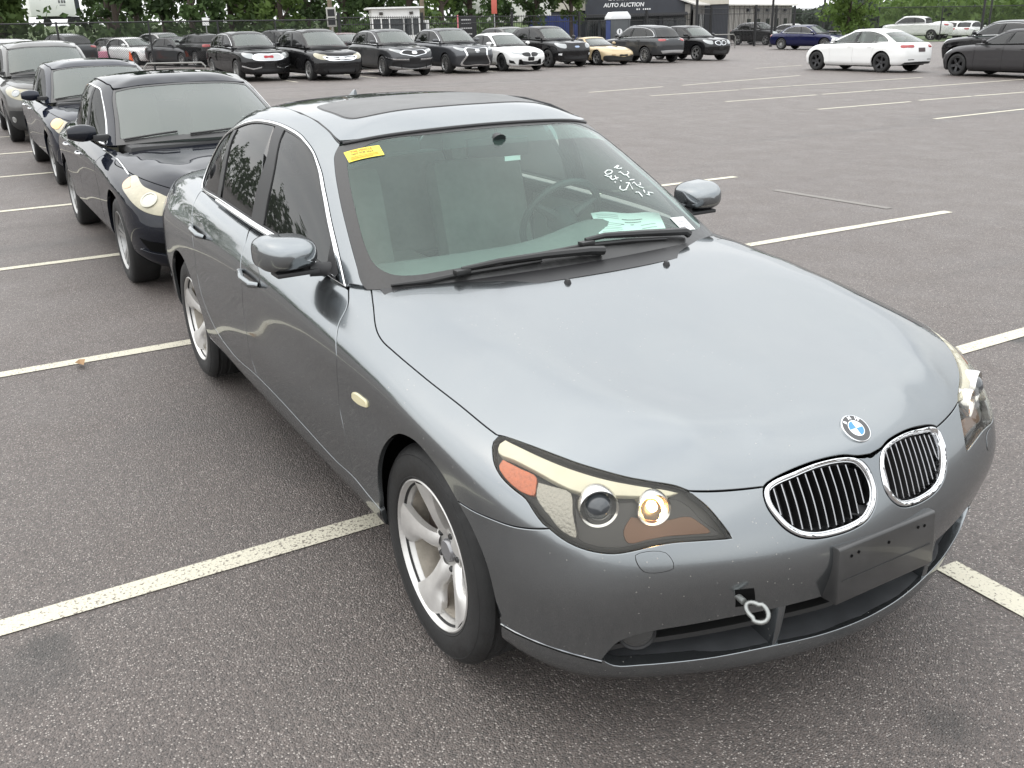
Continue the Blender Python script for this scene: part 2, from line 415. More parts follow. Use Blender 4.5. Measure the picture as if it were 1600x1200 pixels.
def clip_half(P, a, b, keep_left=True):
    """Sutherland-Hodgman: keep the part of loop P to the left of a->b."""
    a, b = np.array(a, float), np.array(b, float); e = b-a
    sd_ = (e[0]*(P[:, 1]-a[1])-e[1]*(P[:, 0]-a[0]))*(1 if keep_left else -1); o = []
    for i in range(len(P)):
        j = (i+1) % len(P)
        if sd_[i] >= 0: o.append(P[i])
        if (sd_[i] >= 0) != (sd_[j] >= 0):
            u = sd_[i]/(sd_[i]-sd_[j]); o.append(P[i]+u*(P[j]-P[i]))
    return np.array(o)
def triangulate(loop, holes, ds):
    loops = [loop]+list(holes); V = []; E = []
    for lp in loops:
        b = len(V); V += [tuple(p) for p in lp]; E += [(b+i, b+(i+1) % len(lp)) for i in range(len(lp))]
    lo, hi = loop.min(0), loop.max(0)
    g = np.stack(np.meshgrid(np.arange(lo[0], hi[0]+ds, ds), np.arange(lo[1], hi[1]+ds, ds), indexing='ij'), -1)
    g[::1, 1::2, 0] += 0  # square lattice keeps the shading even
    g = g.reshape(-1, 2); k = in_poly(g, loop)
    g = g[k]
    for h in holes: g = g[~in_poly(g, h)]
    if len(g):
        d = np.min([edge_dist(g, lp) for lp in loops], 0); g = g[d > ds*.45]
    V += [tuple(p) for p in g]
    v, e, f, *_ = delaunay_2d_cdt([Vector(p) for p in V], E, [], 0, 1e-7)
    v = np.array([tuple(p) for p in v]); f = np.array([t for t in f if len(t) == 3])
    c = v[f].mean(1); k = in_poly(c, loop)
    for h in holes: k &= ~in_poly(c, h)
    return v, f[k]
def bloops(F):
    """directed boundary edges of a triangle list -> ordered loops"""
    cnt = {}
    for t in F:
        for i in range(3): cnt[(t[i], t[(i+1) % 3])] = 1
    nxt = {a: b for (a, b) in cnt if (b, a) not in cnt}; res = []
    while nxt:
        a = next(iter(nxt)); lp = [a]; b = nxt.pop(a)
        while b != a and b in nxt: lp.append(b); b = nxt.pop(b)
        res.append(lp)
    return res
def panel_mesh(surf, loop, holes=(), ds=.024, gap=.0011, rnd=.0026, flange=.014, offset=0.0, height=None, sym=False, thick=0.0, disp=None, blend=0.0):
    """A sheet cut out of a body surface: vertices, faces, normals, with rolled edges.
    sym: the loop is the right half of a panel that crosses the centre plane."""
    v, F = triangulate(np.asarray(loop), [np.asarray(h) for h in holes], ds)
    used = np.unique(F); mp_ = -np.ones(len(v), int); mp_[used] = np.arange(len(used)); v = v[used]; F = mp_[F]
    P, Nn = surf.eval(v); Nn = Nn*surf.sgn
    if height is not None:
        Q, NQ = height(P, Nn)
        if blend:                              # meet the neighbouring panels exactly at the rim
            lp_ = np.asarray(loop); d = np.full(len(v), 1e9); Pl = surf.eval(lp_, False)
            for i in range(len(lp_)):
                j = (i+1) % len(lp_)
                if abs(Pl[i, 1]) < 3e-4 and abs(Pl[j, 1]) < 3e-4: continue
                e_ = lp_[j]-lp_[i]; u_ = np.clip(((v-lp_[i])@e_)/max(e_@e_, 1e-12), 0, 1); d = np.minimum(d, np.linalg.norm(v-lp_[i]-u_[:, None]*e_, axis=1))
            k_ = np.clip(d/blend, 0, 1); k_ = (k_*k_*(3-2*k_))[:, None]; P = P*(1-k_)+Q*k_; Nn = Nn*(1-k_)+NQ*k_; Nn /= np.linalg.norm(Nn, axis=1)[:, None]
        else: P, Nn = Q, NQ
    if disp is not None: P, Nn = disp(P, Nn)
    P = P+Nn*offset
    # face orientation to agree with the normals
    fn = np.cross(P[F[:, 1]]-P[F[:, 0]], P[F[:, 2]]-P[F[:, 0]])
    if (fn*Nn[F].mean(1)).sum() < 0: F = F[:, ::-1]
    ctr = np.abs(P[:, 1]) < 2e-4 if sym else np.zeros(len(P), bool)
    if sym: P[ctr, 1] = 0; Nn[ctr, 1] = 0; Nn[ctr] /= np.linalg.norm(Nn[ctr], axis=1)[:, None]
    Vs, Ns, Fs = [P.copy()], [Nn.copy()], [tuple(t) for t in F]; nb = len(P)
    for lp in bloops(F):
        lp = np.array(lp); n_ = len(lp)
        c = P[lp]; nn = Nn[lp]
        cen = ctr[lp]
        t = np.zeros_like(c)
        for i in range(n_):
            a, b = c[i-1], c[(i+1) % n_]
            if cen[i] and cen[(i+1) % n_] and not cen[i-1]: t[i] = c[i]-a
            elif cen[i] and cen[i-1] and not cen[(i+1) % n_]: t[i] = b-c[i]
            else: t[i] = b-a
        t /= np.maximum(np.linalg.norm(t, axis=1), 1e-9)[:, None]
        o_ = np.cross(t, nn)                  # outward in the sheet
        if sym: o_[cen, 1] = 0
        o_ /= np.maximum(np.linalg.norm(o_, axis=1), 1e-9)[:, None]
        mv = np.where((cen & np.roll(cen, 1) & np.roll(cen, -1))[:, None], 0, 1.0)
        base = c-o_*(gap+rnd)*mv
        Vs[0][lp] = base
        r2 = base+o_*rnd*.7*mv-nn*rnd*.3; r3 = base+o_*rnd*mv-nn*rnd; r4 = r3-nn*flange
        n2 = nn*.7+o_*.7; n2 /= np.linalg.norm(n2, axis=1)[:, None]
        k = sum(map(len, Vs)); Vs += [r2, r3, r4]; Ns += [n2, o_, o_]
        ids = [lp, np.arange(k, k+n_), np.arange(k+n_, k+2*n_), np.arange(k+2*n_, k+3*n_)]
        for i in range(n_):
            j = (i+1) % n_
            if cen[i] and cen[j]: continue
            for q in range(3): Fs.append((ids[q][i], ids[q+1][i], ids[q+1][j], ids[q][j]))
    V = np.concatenate(Vs); Nv = np.concatenate(Ns)
    if sym:
        m = len(V); V2 = V*[1, -1, 1]; N2 = Nv*[1, -1, 1]; cmap = np.arange(m)+m
        cz = np.where(np.abs(V[:, 1]) < 1e-6)[0]; cmap[cz] = cz
        Fs = Fs+[tuple(int(cmap[i]) for i in reversed(f)) for f in Fs]
        V = np.concatenate([V, V2]); Nv = np.concatenate([Nv, N2])
        keep = np.ones(len(V), bool); keep[cz+m] = False
        re = np.cumsum(keep)-1; V = V[keep]; Nv = Nv[keep]; Fs = [tuple(int(re[i]) for i in f) for f in Fs]
    return V, Fs, Nv
def mirror_mesh(V, F, Nv):
    return V*[1, -1, 1], [tuple(reversed(f)) for f in F], Nv*[1, -1, 1]
def panel(name, surf, loop, mat, parent, holes=(), both=False, label=None, **k):
    V, F, Nv = panel_mesh(surf, loop, holes, **k)
    o = link(name, mesh_np(name, V, F, True, Nv), mat, parent)
    if both:
        o2 = link(name, mesh_np(name, *mirror_mesh(V, F, Nv)[:2], True, Nv*[1, -1, 1]), mat, parent); return o, o2
    return o
def mirrored(o, name=None, parent=None, label=None):
    """a mirror-image twin of a finished part (about the centre plane)"""
    me = o.data.copy(); 
    for v in me.vertices: v.co.y = -v.co.y
    me.flip_normals(); me.update()
    c = bpy.data.objects.new(name or o.name.split('.')[0], me); COL.objects.link(c); c.parent = parent or o.parent
    c.location = (o.location.x, -o.location.y, o.location.z)
    return c
class Height:
    """Thin-plate height field z(x, y) through given points (mirrored over y = 0)."""
    def __init__(s, P, lam=2e-4, hold=None):
        P = np.asarray(P, float); P = np.concatenate([P, P[np.abs(P[:, 1]) > 1e-3]*[1, -1, 1]])
        s.X = P[:, :2]; n = len(P); K = s.k(s.X, s.X)+lam*np.eye(n); Q = np.concatenate([np.ones((n, 1)), s.X], 1)
        A = np.block([[K, Q], [Q.T, np.zeros((3, 3))]]); s.c = np.linalg.solve(A, np.concatenate([P[:, 2], np.zeros(3)])); s.n = n
    @staticmethod
    def k(a, b):
        r2 = ((a[:, None]-b[None])**2).sum(-1)
        return .5*r2*np.log(np.maximum(r2, 1e-12))
    def z(s, xy): return s.k(xy, s.X)@s.c[:s.n]+s.c[s.n]+xy@s.c[s.n+1:]
    def __call__(s, P, Nn):
        xy = P[:, :2]; e = 1e-3; z = s.z(xy)
        zx = (s.z(xy+[e, 0])-s.z(xy-[e, 0]))/(2*e); zy = (s.z(xy+[0, e])-s.z(xy-[0, e]))/(2*e)
        n = np.stack([-zx, -zy, np.ones(len(z))], 1); n /= np.linalg.norm(n, axis=1)[:, None]
        return np.stack([P[:, 0], P[:, 1], z], 1), n

# ================================================================ ground and painted lines
def asphalt():
    m = bpy.data.materials.new('asphalt'); m.use_nodes = True; n, l = nodes_of(m); p = n['Principled BSDF']
    t = n.new('ShaderNodeTexCoord')
    def noise(sc, det=4, ro=.6):
        z = n.new('ShaderNodeTexNoise'); z.inputs['Scale'].default_value = sc; z.inputs['Detail'].default_value = det; z.inputs['Roughness'].default_value = ro
        l.new(t.outputs['Object'], z.inputs['Vector']); return z
    def rng(src, a, b, c, d):
        r_ = n.new('ShaderNodeMapRange'); r_.inputs['From Min'].default_value = a; r_.inputs['From Max'].default_value = b; r_.inputs['To Min'].default_value = c; r_.inputs['To Max'].default_value = d; r_.clamp = True
        l.new(src, r_.inputs['Value']); return r_.outputs['Result']
    def math_(op, a, b):
        q = n.new('ShaderNodeMath'); q.operation = op
        for i, v in enumerate((a, b)):
            if isinstance(v, (int, float)): q.inputs[i].default_value = v
            else: l.new(v, q.inputs[i])
        return q.outputs[0]
    def mixc(f, a, b):
        q = n.new('ShaderNodeMix'); q.data_type = 'RGBA'
        if isinstance(f, (int, float)): q.inputs['Factor'].default_value = f
        else: l.new(f, q.inputs['Factor'])
        for k, v in (('A', a), ('B', b)):
            if isinstance(v, tuple): q.inputs[k].default_value = (*v, 1)
            else: l.new(v, q.inputs[k])
        return q.outputs['Result']
    vo = n.new('ShaderNodeTexVoronoi'); vo.inputs['Scale'].default_value = 165; l.new(t.outputs['Object'], vo.inputs['Vector'])
    sep = n.new('ShaderNodeSeparateColor'); l.new(vo.outputs['Color'], sep.inputs['Color'])
    big = noise(.33, 5, .6); mid = noise(2.1, 6, .7); fine = noise(260, 2)
    base = mixc(rng(mid.outputs['Fac'], .35, .68, 0, 1), (0.080, 0.066, 0.060), (0.108, 0.092, 0.084))
    base = mixc(rng(big.outputs['Fac'], .35, .7, 0, .75), base, (0.1424, 0.128, 0.116))
    stone = mixc(rng(sep.outputs['Red'], .0, 1, 0, 1), (0.0165, 0.0132, 0.0122), (0.160, 0.130, 0.116))
    base = mixc(.60, base, stone)
    # pale chips
    chip = math_('MULTIPLY', rng(sep.outputs['Green'], .78, .94, 0, 1), rng(vo.outputs['Distance'], .34, .52, 1, 0))
    base = mixc(chip, base, (0.416, 0.376, 0.344))
    # old oil and tyre marks, plus darker patches under three cars
    xyz = n.new('ShaderNodeSeparateXYZ'); l.new(t.outputs['Object'], xyz.inputs['Vector'])
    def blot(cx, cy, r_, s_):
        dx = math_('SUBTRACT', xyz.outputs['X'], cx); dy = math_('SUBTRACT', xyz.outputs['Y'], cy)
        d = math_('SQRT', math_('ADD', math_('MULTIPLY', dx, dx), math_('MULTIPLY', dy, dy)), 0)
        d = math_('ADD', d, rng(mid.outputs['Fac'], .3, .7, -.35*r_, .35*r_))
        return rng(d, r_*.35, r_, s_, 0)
    for (cx, cy, r_, s_) in DARK_SPOTS: base = mixc(blot(cx, cy, r_, s_), base, (.022, .021, .019))
    st_ = n.new('ShaderNodeMapping'); st_.inputs['Scale'].default_value = (1.2, .06, 1); st_.inputs['Rotation'].default_value = (0, 0, R(8)); l.new(t.outputs['Object'], st_.inputs['Vector'])
    sn = n.new('ShaderNodeTexNoise'); sn.inputs['Scale'].default_value = 1.0; sn.inputs['Detail'].default_value = 4; l.new(st_.outputs['Vector'], sn.inputs['Vector'])
    base = mixc(rng(sn.outputs['Fac'], .57, .70, 0, .38), base, (.05, .045, .043))
    l.new(base, p.inputs['Base Color'])
    l.new(rng(mid.outputs['Fac'], .3, .7, .52, .72), p.inputs['Roughness']); p.inputs['Specular IOR Level'].default_value = .7
    h = math_('ADD', math_('MULTIPLY', vo.outputs['Distance'], -1.0), math_('MULTIPLY', fine.outputs['Fac'], .4))
    b = n.new('ShaderNodeBump'); b.inputs['Strength'].default_value = .9; b.inputs['Distance'].default_value = .006; l.new(h, b.inputs['Height']); l.new(b.outputs['Normal'], p.inputs['Normal'])
    return m
_s = [on_ground(40, 1060), on_ground(1480, 1130), on_ground(70, 1010), on_ground(1590, 530), on_ground(330, 640), on_ground(1190, 1160)]
DARK_SPOTS = [(float(_s[0][0]), float(_s[0][1]), .22, .36), (float(_s[1][0]), float(_s[1][1]), .10, .5), (float(_s[2][0]), float(_s[2][1]), .09, .5), (float(_s[3][0]), float(_s[3][1]), .12, .8), (-2.0, -.4, 1.1, .30), (-6.5, .1, 1.3, .35), (-12.2, .1, 1.3, .35)]  # last three entries: wide darker patches of asphalt under parked cars
ASPHALT = asphalt()
def ticks(*seg):
    o = []
    for a, b, s_ in seg: o += list(np.arange(a, b, s_))
    return np.array(o+[seg[-1][1]])
gx = ticks((-900, -220, 40), (-220, -40, 10), (-40, -12, 4), (-12, 8, .5), (8, 40, 8)); gy = ticks((-400, -40, 40), (-40, -4, 4), (-4, 12, .5), (12, 100, 8), (100, 160, 5), (160, 900, 20))
GV = [(x, y, gz(x, y)) for x in gx for y in gy]; m_ = len(gy)
ground = link('ground', mesh_np('ground', GV, [(i*m_+j, (i+1)*m_+j, (i+1)*m_+j+1, i*m_+j+1) for i in range(len(gx)-1) for j in range(m_-1)]), ASPHALT); tag(ground, kind='structure')
def line_paint():
    m = bpy.data.materials.new('line_paint'); m.use_nodes = True; n, l = nodes_of(m); p = n['Principled BSDF']
    t = n.new('ShaderNodeTexCoord'); a = n.new('ShaderNodeTexVoronoi'); a.inputs['Scale'].default_value = 115; z = n.new('ShaderNodeTexNoise'); z.inputs['Scale'].default_value = 60; z.inputs['Detail'].default_value = 5; z.inputs['Roughness'].default_value = .8
    w_ = n.new('ShaderNodeTexNoise'); w_.inputs['Scale'].default_value = 3.0; w_.inputs['Detail'].default_value = 4
    for q in (a, z, w_): l.new(t.outputs['Object'], q.inputs['Vector'])
    ad = n.new('ShaderNodeMath'); ad.operation = 'MULTIPLY_ADD'; l.new(a.outputs['Distance'], ad.inputs[0]); ad.inputs[1].default_value = .55; l.new(z.outputs['Fac'], ad.inputs[2])
    ad2 = n.new('ShaderNodeMath'); ad2.operation = 'MULTIPLY_ADD'; l.new(w_.outputs['Fac'], ad2.inputs[0]); ad2.inputs[1].default_value = .35; l.new(ad.outputs[0], ad2.inputs[2])
    r_ = n.new('ShaderNodeMapRange'); r_.inputs['From Min'].default_value = 1.06; r_.inputs['From Max'].default_value = 1.16; r_.clamp = True; l.new(ad2.outputs[0], r_.inputs['Value'])
    mx_ = n.new('ShaderNodeMix'); mx_.data_type = 'RGBA'; l.new(r_.outputs['Result'], mx_.inputs['Factor']); mx_.inputs['A'].default_value = (.56, .53, .43, 1); mx_.inputs['B'].default_value = (.20, .18, .15, 1)
    l.new(mx_.outputs['Result'], p.inputs['Base Color']); p.inputs['Roughness'].default_value = .8
    b = n.new('ShaderNodeBump'); b.inputs['Strength'].default_value = .6; b.inputs['Distance'].default_value = .005; l.new(ad.outputs[0], b.inputs['Height']); l.new(b.outputs['Normal'], p.inputs['Normal'])
    return m
LINE = line_paint()
LINE_OLD = pbr('faded_line', (.15, .137, .122), .6, noise=.35, nscale=30)
def stripe(a, b, wd=.10, mat=LINE):
    a, b = np.array(a, float), np.array(b, float); d = b-a; L_ = np.linalg.norm(d); d /= L_; q = np.array([-d[1], d[0]])*wd/2; k = max(2, int(L_/.5)+1); V = []
    for i in range(k):
        c = a+d*L_*i/(k-1)
        j = .004*math.sin(i*2.3)+.003*math.sin(i*5.1)
        for s_ in (-1, 1):
            x, y = c+q*s_*(1+j*8); V.append((x, y, gz(x, y)+.004))
    o = link('parking_line', mesh_np('parking_line', V, [(2*i, 2*i+2, 2*i+3, 2*i+1) for i in range(k-1)], False), mat); tag(o, kind='structure'); return o
for x0, x1, ya, yb in ((-.875, -.875, -5.6, 5.6), (-3.64, -3.52, -5.6, None), (-6.5, -6.4, -5.5, None), (-9.45, -9.45, -5.5, 4.5), (-12.35, -12.35, -5.5, 4.5), (-15.2, -15.2, -5.5, 4.5), (-18.1, -18.1, -5.5, 4.5), (-21, -21, -5.5, 4.5)):
    e = yb
    if x1 == -3.52: e = on_ground(1470, 329)[1]
    if x1 == -6.4: e = on_ground(1158, 278)[1]
    stripe((x0, ya), (x1, e), .102)
q0, q1 = on_ground(1478, 884), on_ground(1600, 950); dq = (q1-q0)/np.linalg.norm(q1-q0); stripe(q0[:2]-dq[:2]*.0, q0[:2]+dq[:2]*2.2, .102)
for a, b in (((920, 144.5), (1036, 135.5)), ((1016, 150), (1154, 140.5)), ((1134, 159), (1276, 148.3)), ((1278, 171), (1423, 159)), ((1460, 186), (1760, 153)),
             ((1066, 133.5), (1250, 118)), ((1158, 139.5), (1442, 121)), ((1285, 147.5), (1600, 124)), ((1436, 157), (1640, 141)), ((1180, 107), (1253, 102))):
    stripe(on_ground(*a)[:2], on_ground(*b)[:2], .10)
stripe(on_ground(983, 120)[:2], on_ground(1530, 151)[:2], .10, LINE_OLD); stripe(on_ground(1210, 297)[:2], on_ground(1390, 326)[:2], .10, LINE_OLD)
for i in range(9):                                           # bay lines between the cars of the far row
    c = on_ground(455+62*i, 128-3.2*i); stripe((c[0]-5.0, c[1]+.3), (c[0]+.4, c[1]+.1), .10)
# a dry leaf
lc = on_ground(127, 573); b = MB(); b.add([(lc[0]-.06, lc[1], .012), (lc[0]-.02, lc[1]+.03, .02), (lc[0]+.06, lc[1]+.01, .010), (lc[0]+.01, lc[1]-.03, .018), (lc[0], lc[1], .006)], [(0, 4, 1), (1, 4, 2), (2, 4, 3), (3, 4, 0)])
tag(b.build('dry_leaf', pbr('leaf_brown', (.28, .17, .08), .8)), 'small curled brown leaf lying on the asphalt near the white line', 'leaf')
GRASS = pbr('grass', (.075, .11, .035), .9, noise=.5, nscale=1.5, bump=1.0, bscale=6)
def flat_patch(name, pts, mat, dz=.03):
    V = [(p[0], p[1], gz(p[0], p[1])+dz) for p in pts]; c = np.mean(V, 0); V.append(tuple(c[:2])+(gz(c[0], c[1])+dz,)); n_ = len(pts)
    o = link(name, mesh_np(name, V, [(i, (i+1) % n_, n_) for i in range(n_)], False), mat); return tag(o, kind='structure')
def strip_patch(name, pxs, D0, D1, mat, dz=.03, k=24, rise=0.0):
    V = []
    for i in range(k+1):
        px = pxs[0]+(pxs[1]-pxs[0])*i/k
        for j in range(9):
            p = along(px, D0+(D1-D0)*j/8); q = min(1, max(0, (D0+(D1-D0)*j/8-95)/40)); V.append((p.x, p.y, p.z+dz+rise*q*q*(3-2*q)))
    o = link(name, mesh_np(name, V, [(i*9+j, (i+1)*9+j, (i+1)*9+j+1, i*9+j+1) for i in range(k) for j in range(8)], False), mat); return tag(o, kind='structure')
strip_patch('verge', (1310, 1720), 86, 118, GRASS)
strip_patch('grass_bank', (-120, 1000), 84, 190, GRASS, .04, 40, 2.4)
strip_patch('far_field', (1000, 1800), 120, 420, GRASS, .05, 40)

# ================================================================ buildings, fences, trees round the lot
def foliage(name, c1, c2):
    if name in MATS: return MATS[name]
    m = bpy.data.materials.new(name); m.use_nodes = True; n, l = nodes_of(m); p = n['Principled BSDF']
    oi = n.new('ShaderNodeObjectInfo'); t = n.new('ShaderNodeTexCoord'); z = n.new('ShaderNodeTexNoise'); z.inputs['Scale'].default_value = .9; z.inputs['Detail'].default_value = 4; l.new(t.outputs['Object'], z.inputs['Vector'])
    r_ = n.new('ShaderNodeMapRange'); r_.inputs['From Min'].default_value = .3; r_.inputs['From Max'].default_value = .7; l.new(z.outputs['Fac'], r_.inputs['Value'])
    mx_ = n.new('ShaderNodeMix'); mx_.data_type = 'RGBA'; l.new(r_.outputs['Result'], mx_.inputs['Factor']); mx_.inputs['A'].default_value = (*c1, 1); mx_.inputs['B'].default_value = (*c2, 1)
    hs = n.new('ShaderNodeHueSaturation'); l.new(mx_.outputs['Result'], hs.inputs['Color']); v = n.new('ShaderNodeMapRange'); v.inputs['To Min'].default_value = .75; v.inputs['To Max'].default_value = 1.3; l.new(oi.outputs['Random'], v.inputs['Value']); l.new(v.outputs['Result'], hs.inputs['Value'])
    l.new(hs.outputs['Color'], p.inputs['Base Color']); p.inputs['Roughness'].default_value = .75; p.inputs['Specular IOR Level'].default_value = .25
    tr = n.new('ShaderNodeBsdfTranslucent'); l.new(hs.outputs['Color'], tr.inputs['Color']); ms = n.new('ShaderNodeMixShader'); ms.inputs['Fac'].default_value = .3
    l.new(p.outputs[0], ms.inputs[1]); l.new(tr.outputs[0], ms.inputs[2]); l.new(ms.outputs[0], n['Material Output'].inputs['Surface'])
    MATS[name] = m; return m
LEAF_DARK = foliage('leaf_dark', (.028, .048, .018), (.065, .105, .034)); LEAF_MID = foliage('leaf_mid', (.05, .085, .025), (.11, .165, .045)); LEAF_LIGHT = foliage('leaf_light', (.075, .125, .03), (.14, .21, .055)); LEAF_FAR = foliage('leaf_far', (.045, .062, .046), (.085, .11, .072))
BARK = pbr('bark', (.06, .045, .035), .9, noise=.4, nscale=6)
def leaf_quads(C, size, rng):
    """one small bent leaf-clump face per centre"""
    n = len(C); a = rng.normal(size=(n, 3)); a /= np.linalg.norm(a, axis=1)[:, None]; b = rng.normal(size=(n, 3)); b -= a*(a*b).sum(1)[:, None]; b /= np.linalg.norm(b, axis=1)[:, None]
    s_ = size*rng.uniform(.6, 1.4, n)[:, None]
    V = np.stack([C+a*s_, C+b*s_*.55, C-a*s_, C-b*s_*.55], 1).reshape(-1, 3)
    return V, [(4*i, 4*i+1, 4*i+2, 4*i+3) for i in range(n)]
def crown_points(n, r, h, z0, kind, rng):
    """clump centres through the crown volume, then leaves round each clump"""
    k = max(14, n//55); P = []
    while len(P) < k:
        u = rng.uniform(-1, 1, 3)
        if kind == 'cone':
            zz = rng.uniform(0, 1); rr = (1-zz)**.8*.95+.05; a = rng.uniform(0, 2*math.pi); q = rr*math.sqrt(rng.uniform(.25, 1)); P.append((q*math.cos(a)*r, q*math.sin(a)*r, z0+zz*h))
        else:
            d = np.linalg.norm(u)
            if d < 1 and d > .35: P.append((u[0]*r, u[1]*r, z0+h/2+u[2]*h/2))
    P = np.array(P); idx = rng.integers(0, k, n); sg = r*(.17 if kind == 'cone' else .22)*rng.uniform(.6, 1.4, k)[idx]
    g = rng.normal(size=(n, 3)); g /= np.maximum(np.linalg.norm(g, axis=1), 1e-6)[:, None]; g *= (rng.uniform(0, 1, n)**.45*sg*1.5)[:, None]; g[:, 2] *= .75
    return P[idx]+g, P
def tree(px, D, H, r, z0, kind, mat, label, group, n=1500, leaf=.22, name='tree'):
    c = along(px, D); rng = np.random.default_rng(int(px*7+D*13) % 99991)
    root = empty(name, tuple(c), rng.uniform(0, 6), label, 'tree', group)
    C, K = crown_points(n, r, H-z0, z0, kind, rng); V, F = leaf_quads(C, leaf, rng)
    cr_ = link('crown', mesh_np('crown', V, F, False), mat, root)
    b = MB(); lean = rng.uniform(-.15, .15, 2); top = Vector((lean[0], lean[1], z0+(H-z0)*.8)); w_ = .035*H*.5+.05
    b.tube([(0, 0, -.2), (0, 0, z0*.6), tuple(top*.6+Vector((0, 0, z0*.3))), tuple(top)], [w_*1.25, w_, w_*.6, w_*.15], 8)
    for q in K[:9]:
        s0 = Vector((0, 0, max(z0*.8, q[2]*.62))); b.tube([s0, s0.lerp(Vector(q), .55)+Vector((0, 0, .1)), Vector(q)], [w_*.42, w_*.25, w_*.08], 5)
    b.build('trunk', BARK, root, smooth=True); return root
G1 = 'trees behind the chain-link fence'
for (px, D, H, r, z0, kind, mat, lab) in (
    (-25, 72, 11, 3.6, .8, 'round', LEAF_MID, 'bushy green tree left of the parked trailer'), (0, 70, 10, 2.2, .6, 'round', LEAF_MID, 'leafy tree reaching low beside the cab end of the trailer'),
    (172, 82, 13, 2.2, .9, 'round', LEAF_DARK, 'dark tree by the open end of the trailer'), (182, 74, 11, 2.4, .7, 'cone', LEAF_DARK, 'dark evergreen behind the pink box'), (215, 80, 12, 2.8, .9, 'round', LEAF_DARK, 'dark round tree behind the parked silver wagon'), (258, 76, 12, 2.4, .8, 'cone', LEAF_DARK, 'dark evergreen beyond the charcoal saloon'),
    (300, 72, 9.5, 2.7, 1.5, 'cone', LEAF_DARK, 'tall conifer with spreading lower boughs and open sky beside it'), (362, 80, 11, 2.3, .9, 'round', LEAF_MID, 'tree with yellow green leaves behind the oval grilled vehicle'), (402, 78, 11, 2.6, .8, 'round', LEAF_MID, 'broad green tree over the dark hedge'), (440, 72, 10, 2.3, 1.0, 'round', LEAF_LIGHT, 'bright green young tree above the black minivan'),
    (482, 80, 12, 2.6, .8, 'round', LEAF_DARK, 'dark tree left of the wooden pole'), (540, 84, 12, 3.0, .8, 'round', LEAF_DARK, 'dark tree just left of the white booth'), (585, 86, 13, 2.8, .9, 'round', LEAF_DARK, 'dark crown rising over the booth roof'), (640, 84, 13, 2.7, .9, 'round', LEAF_DARK, 'dark tree behind the right end of the booth'),
    (690, 76, 11, 2.5, 1.1, 'round', LEAF_LIGHT, 'fresh green tree right of the booth pole'), (735, 80, 12, 2.7, .9, 'round', LEAF_DARK, 'brownish dark tree behind the black price board'), (775, 82, 12, 2.3, .8, 'round', LEAF_DARK, 'dark tree at the edge of the white warehouse')):
    tree(px, D, H, r, z0, kind, mat, lab, G1, n=2000, leaf=.24)
for (px, D, H, r, z0, mat, lab) in ((836, 78, 7.5, 1.7, 1.0, LEAF_DARK, 'slender dark tree in front of the white warehouse'), (893, 80, 7.5, 1.6, 1.6, LEAF_MID, 'small tree between the warehouse and the dark showroom'), (1326, 72, 6.0, 1.9, .9, LEAF_LIGHT, 'bright green street tree beside the white pickup')):
    tree(px, D, H, r, z0, 'round', mat, lab, None, n=2600, leaf=.17)
# low dark hedge behind the fence
rng_ = np.random.default_rng(5); C = []
for i in range(5200):
    px = rng_.uniform(-60, 780)
    if 40 < px < 140 and rng_.uniform() < .6: continue
    D = 70+rng_.uniform(-1.5, 2.5); p = along(px, D); C.append((p.x, p.y, p.z+abs(rng_.normal(.9, .6))))
V, F = leaf_quads(np.array(C), .26, rng_); hd_ = link('hedge', mesh_np('hedge', V, F, False), LEAF_DARK); tag(hd_, 'continuous dark hedge low under the trees behind the fence', 'hedge', kind='stuff')
# far wood on the right and behind everything: one mass nobody could count
C = []
for i in range(26000):
    px = rng_.uniform(1050, 1760); D = rng_.uniform(210, 330); p = along(px, D)
    top = 20+5.5*math.sin(px*.021)+3.0*math.sin(px*.057+1)+2.0*math.sin(px*.13)+3*math.sin(px*.31+D)
    topz = CAM_POS[2]+D*.876*(28-px*.0-(9+6*math.sin(px*.012+.6)+3.5*math.sin(px*.041)+2.2*math.sin(px*.11+1.)+(px > 1560)*(-6)))/1455.0
    zz = rng_.uniform(0, 1)**.7; C.append((p.x, p.y, p.z+(topz-p.z)*zz))
for i in range(9000):
    px = rng_.uniform(1760, 4200); D = rng_.uniform(210, 320); p = along(px, D); topz = CAM_POS[2]+6+3*math.sin(px*.012)+2*math.sin(px*.041); C.append((p.x, p.y, p.z+(topz-p.z)*rng_.uniform(0, 1)**.7))
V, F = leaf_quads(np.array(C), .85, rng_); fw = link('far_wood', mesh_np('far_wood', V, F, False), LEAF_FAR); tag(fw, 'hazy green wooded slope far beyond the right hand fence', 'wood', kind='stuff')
C = []
for i in range(4500):
    px = rng_.uniform(-90, 800); D = rng_.uniform(112, 135); p = along(px, D)
    if (296 < px < 352 or 34 < px < 148) and rng_.uniform() < .9: continue
    C.append((p.x, p.y, p.z+9.0*rng_.uniform(0, 1)**.8))
for i in range(6500):
    px = rng_.uniform(-2600, -90); D = rng_.uniform(80, 120); p = along(px, D); C.append((p.x, p.y, p.z+(8.0+2.5*math.sin(px*.02)+1.5*math.sin(px*.053))*rng_.uniform(0, 1)**.8))
V, F = leaf_quads(np.array(C), .55, rng_); fw2 = link('backing_wood', mesh_np('backing_wood', V, F, False), LEAF_DARK); tag(fw2, 'dim belt of trees filling the gaps behind the nearer trees', 'wood', kind='stuff')
C = []
for i in range(2600):
    px = rng_.choice((1392, 1450, 1500, 1575, 1590, 1425, 1540))+rng_.normal(0, 14); D = rng_.uniform(125, 150); p = along(px, D); C.append((p.x, p.y, p.z+rng_.uniform(0, 1)**.7*4.6))
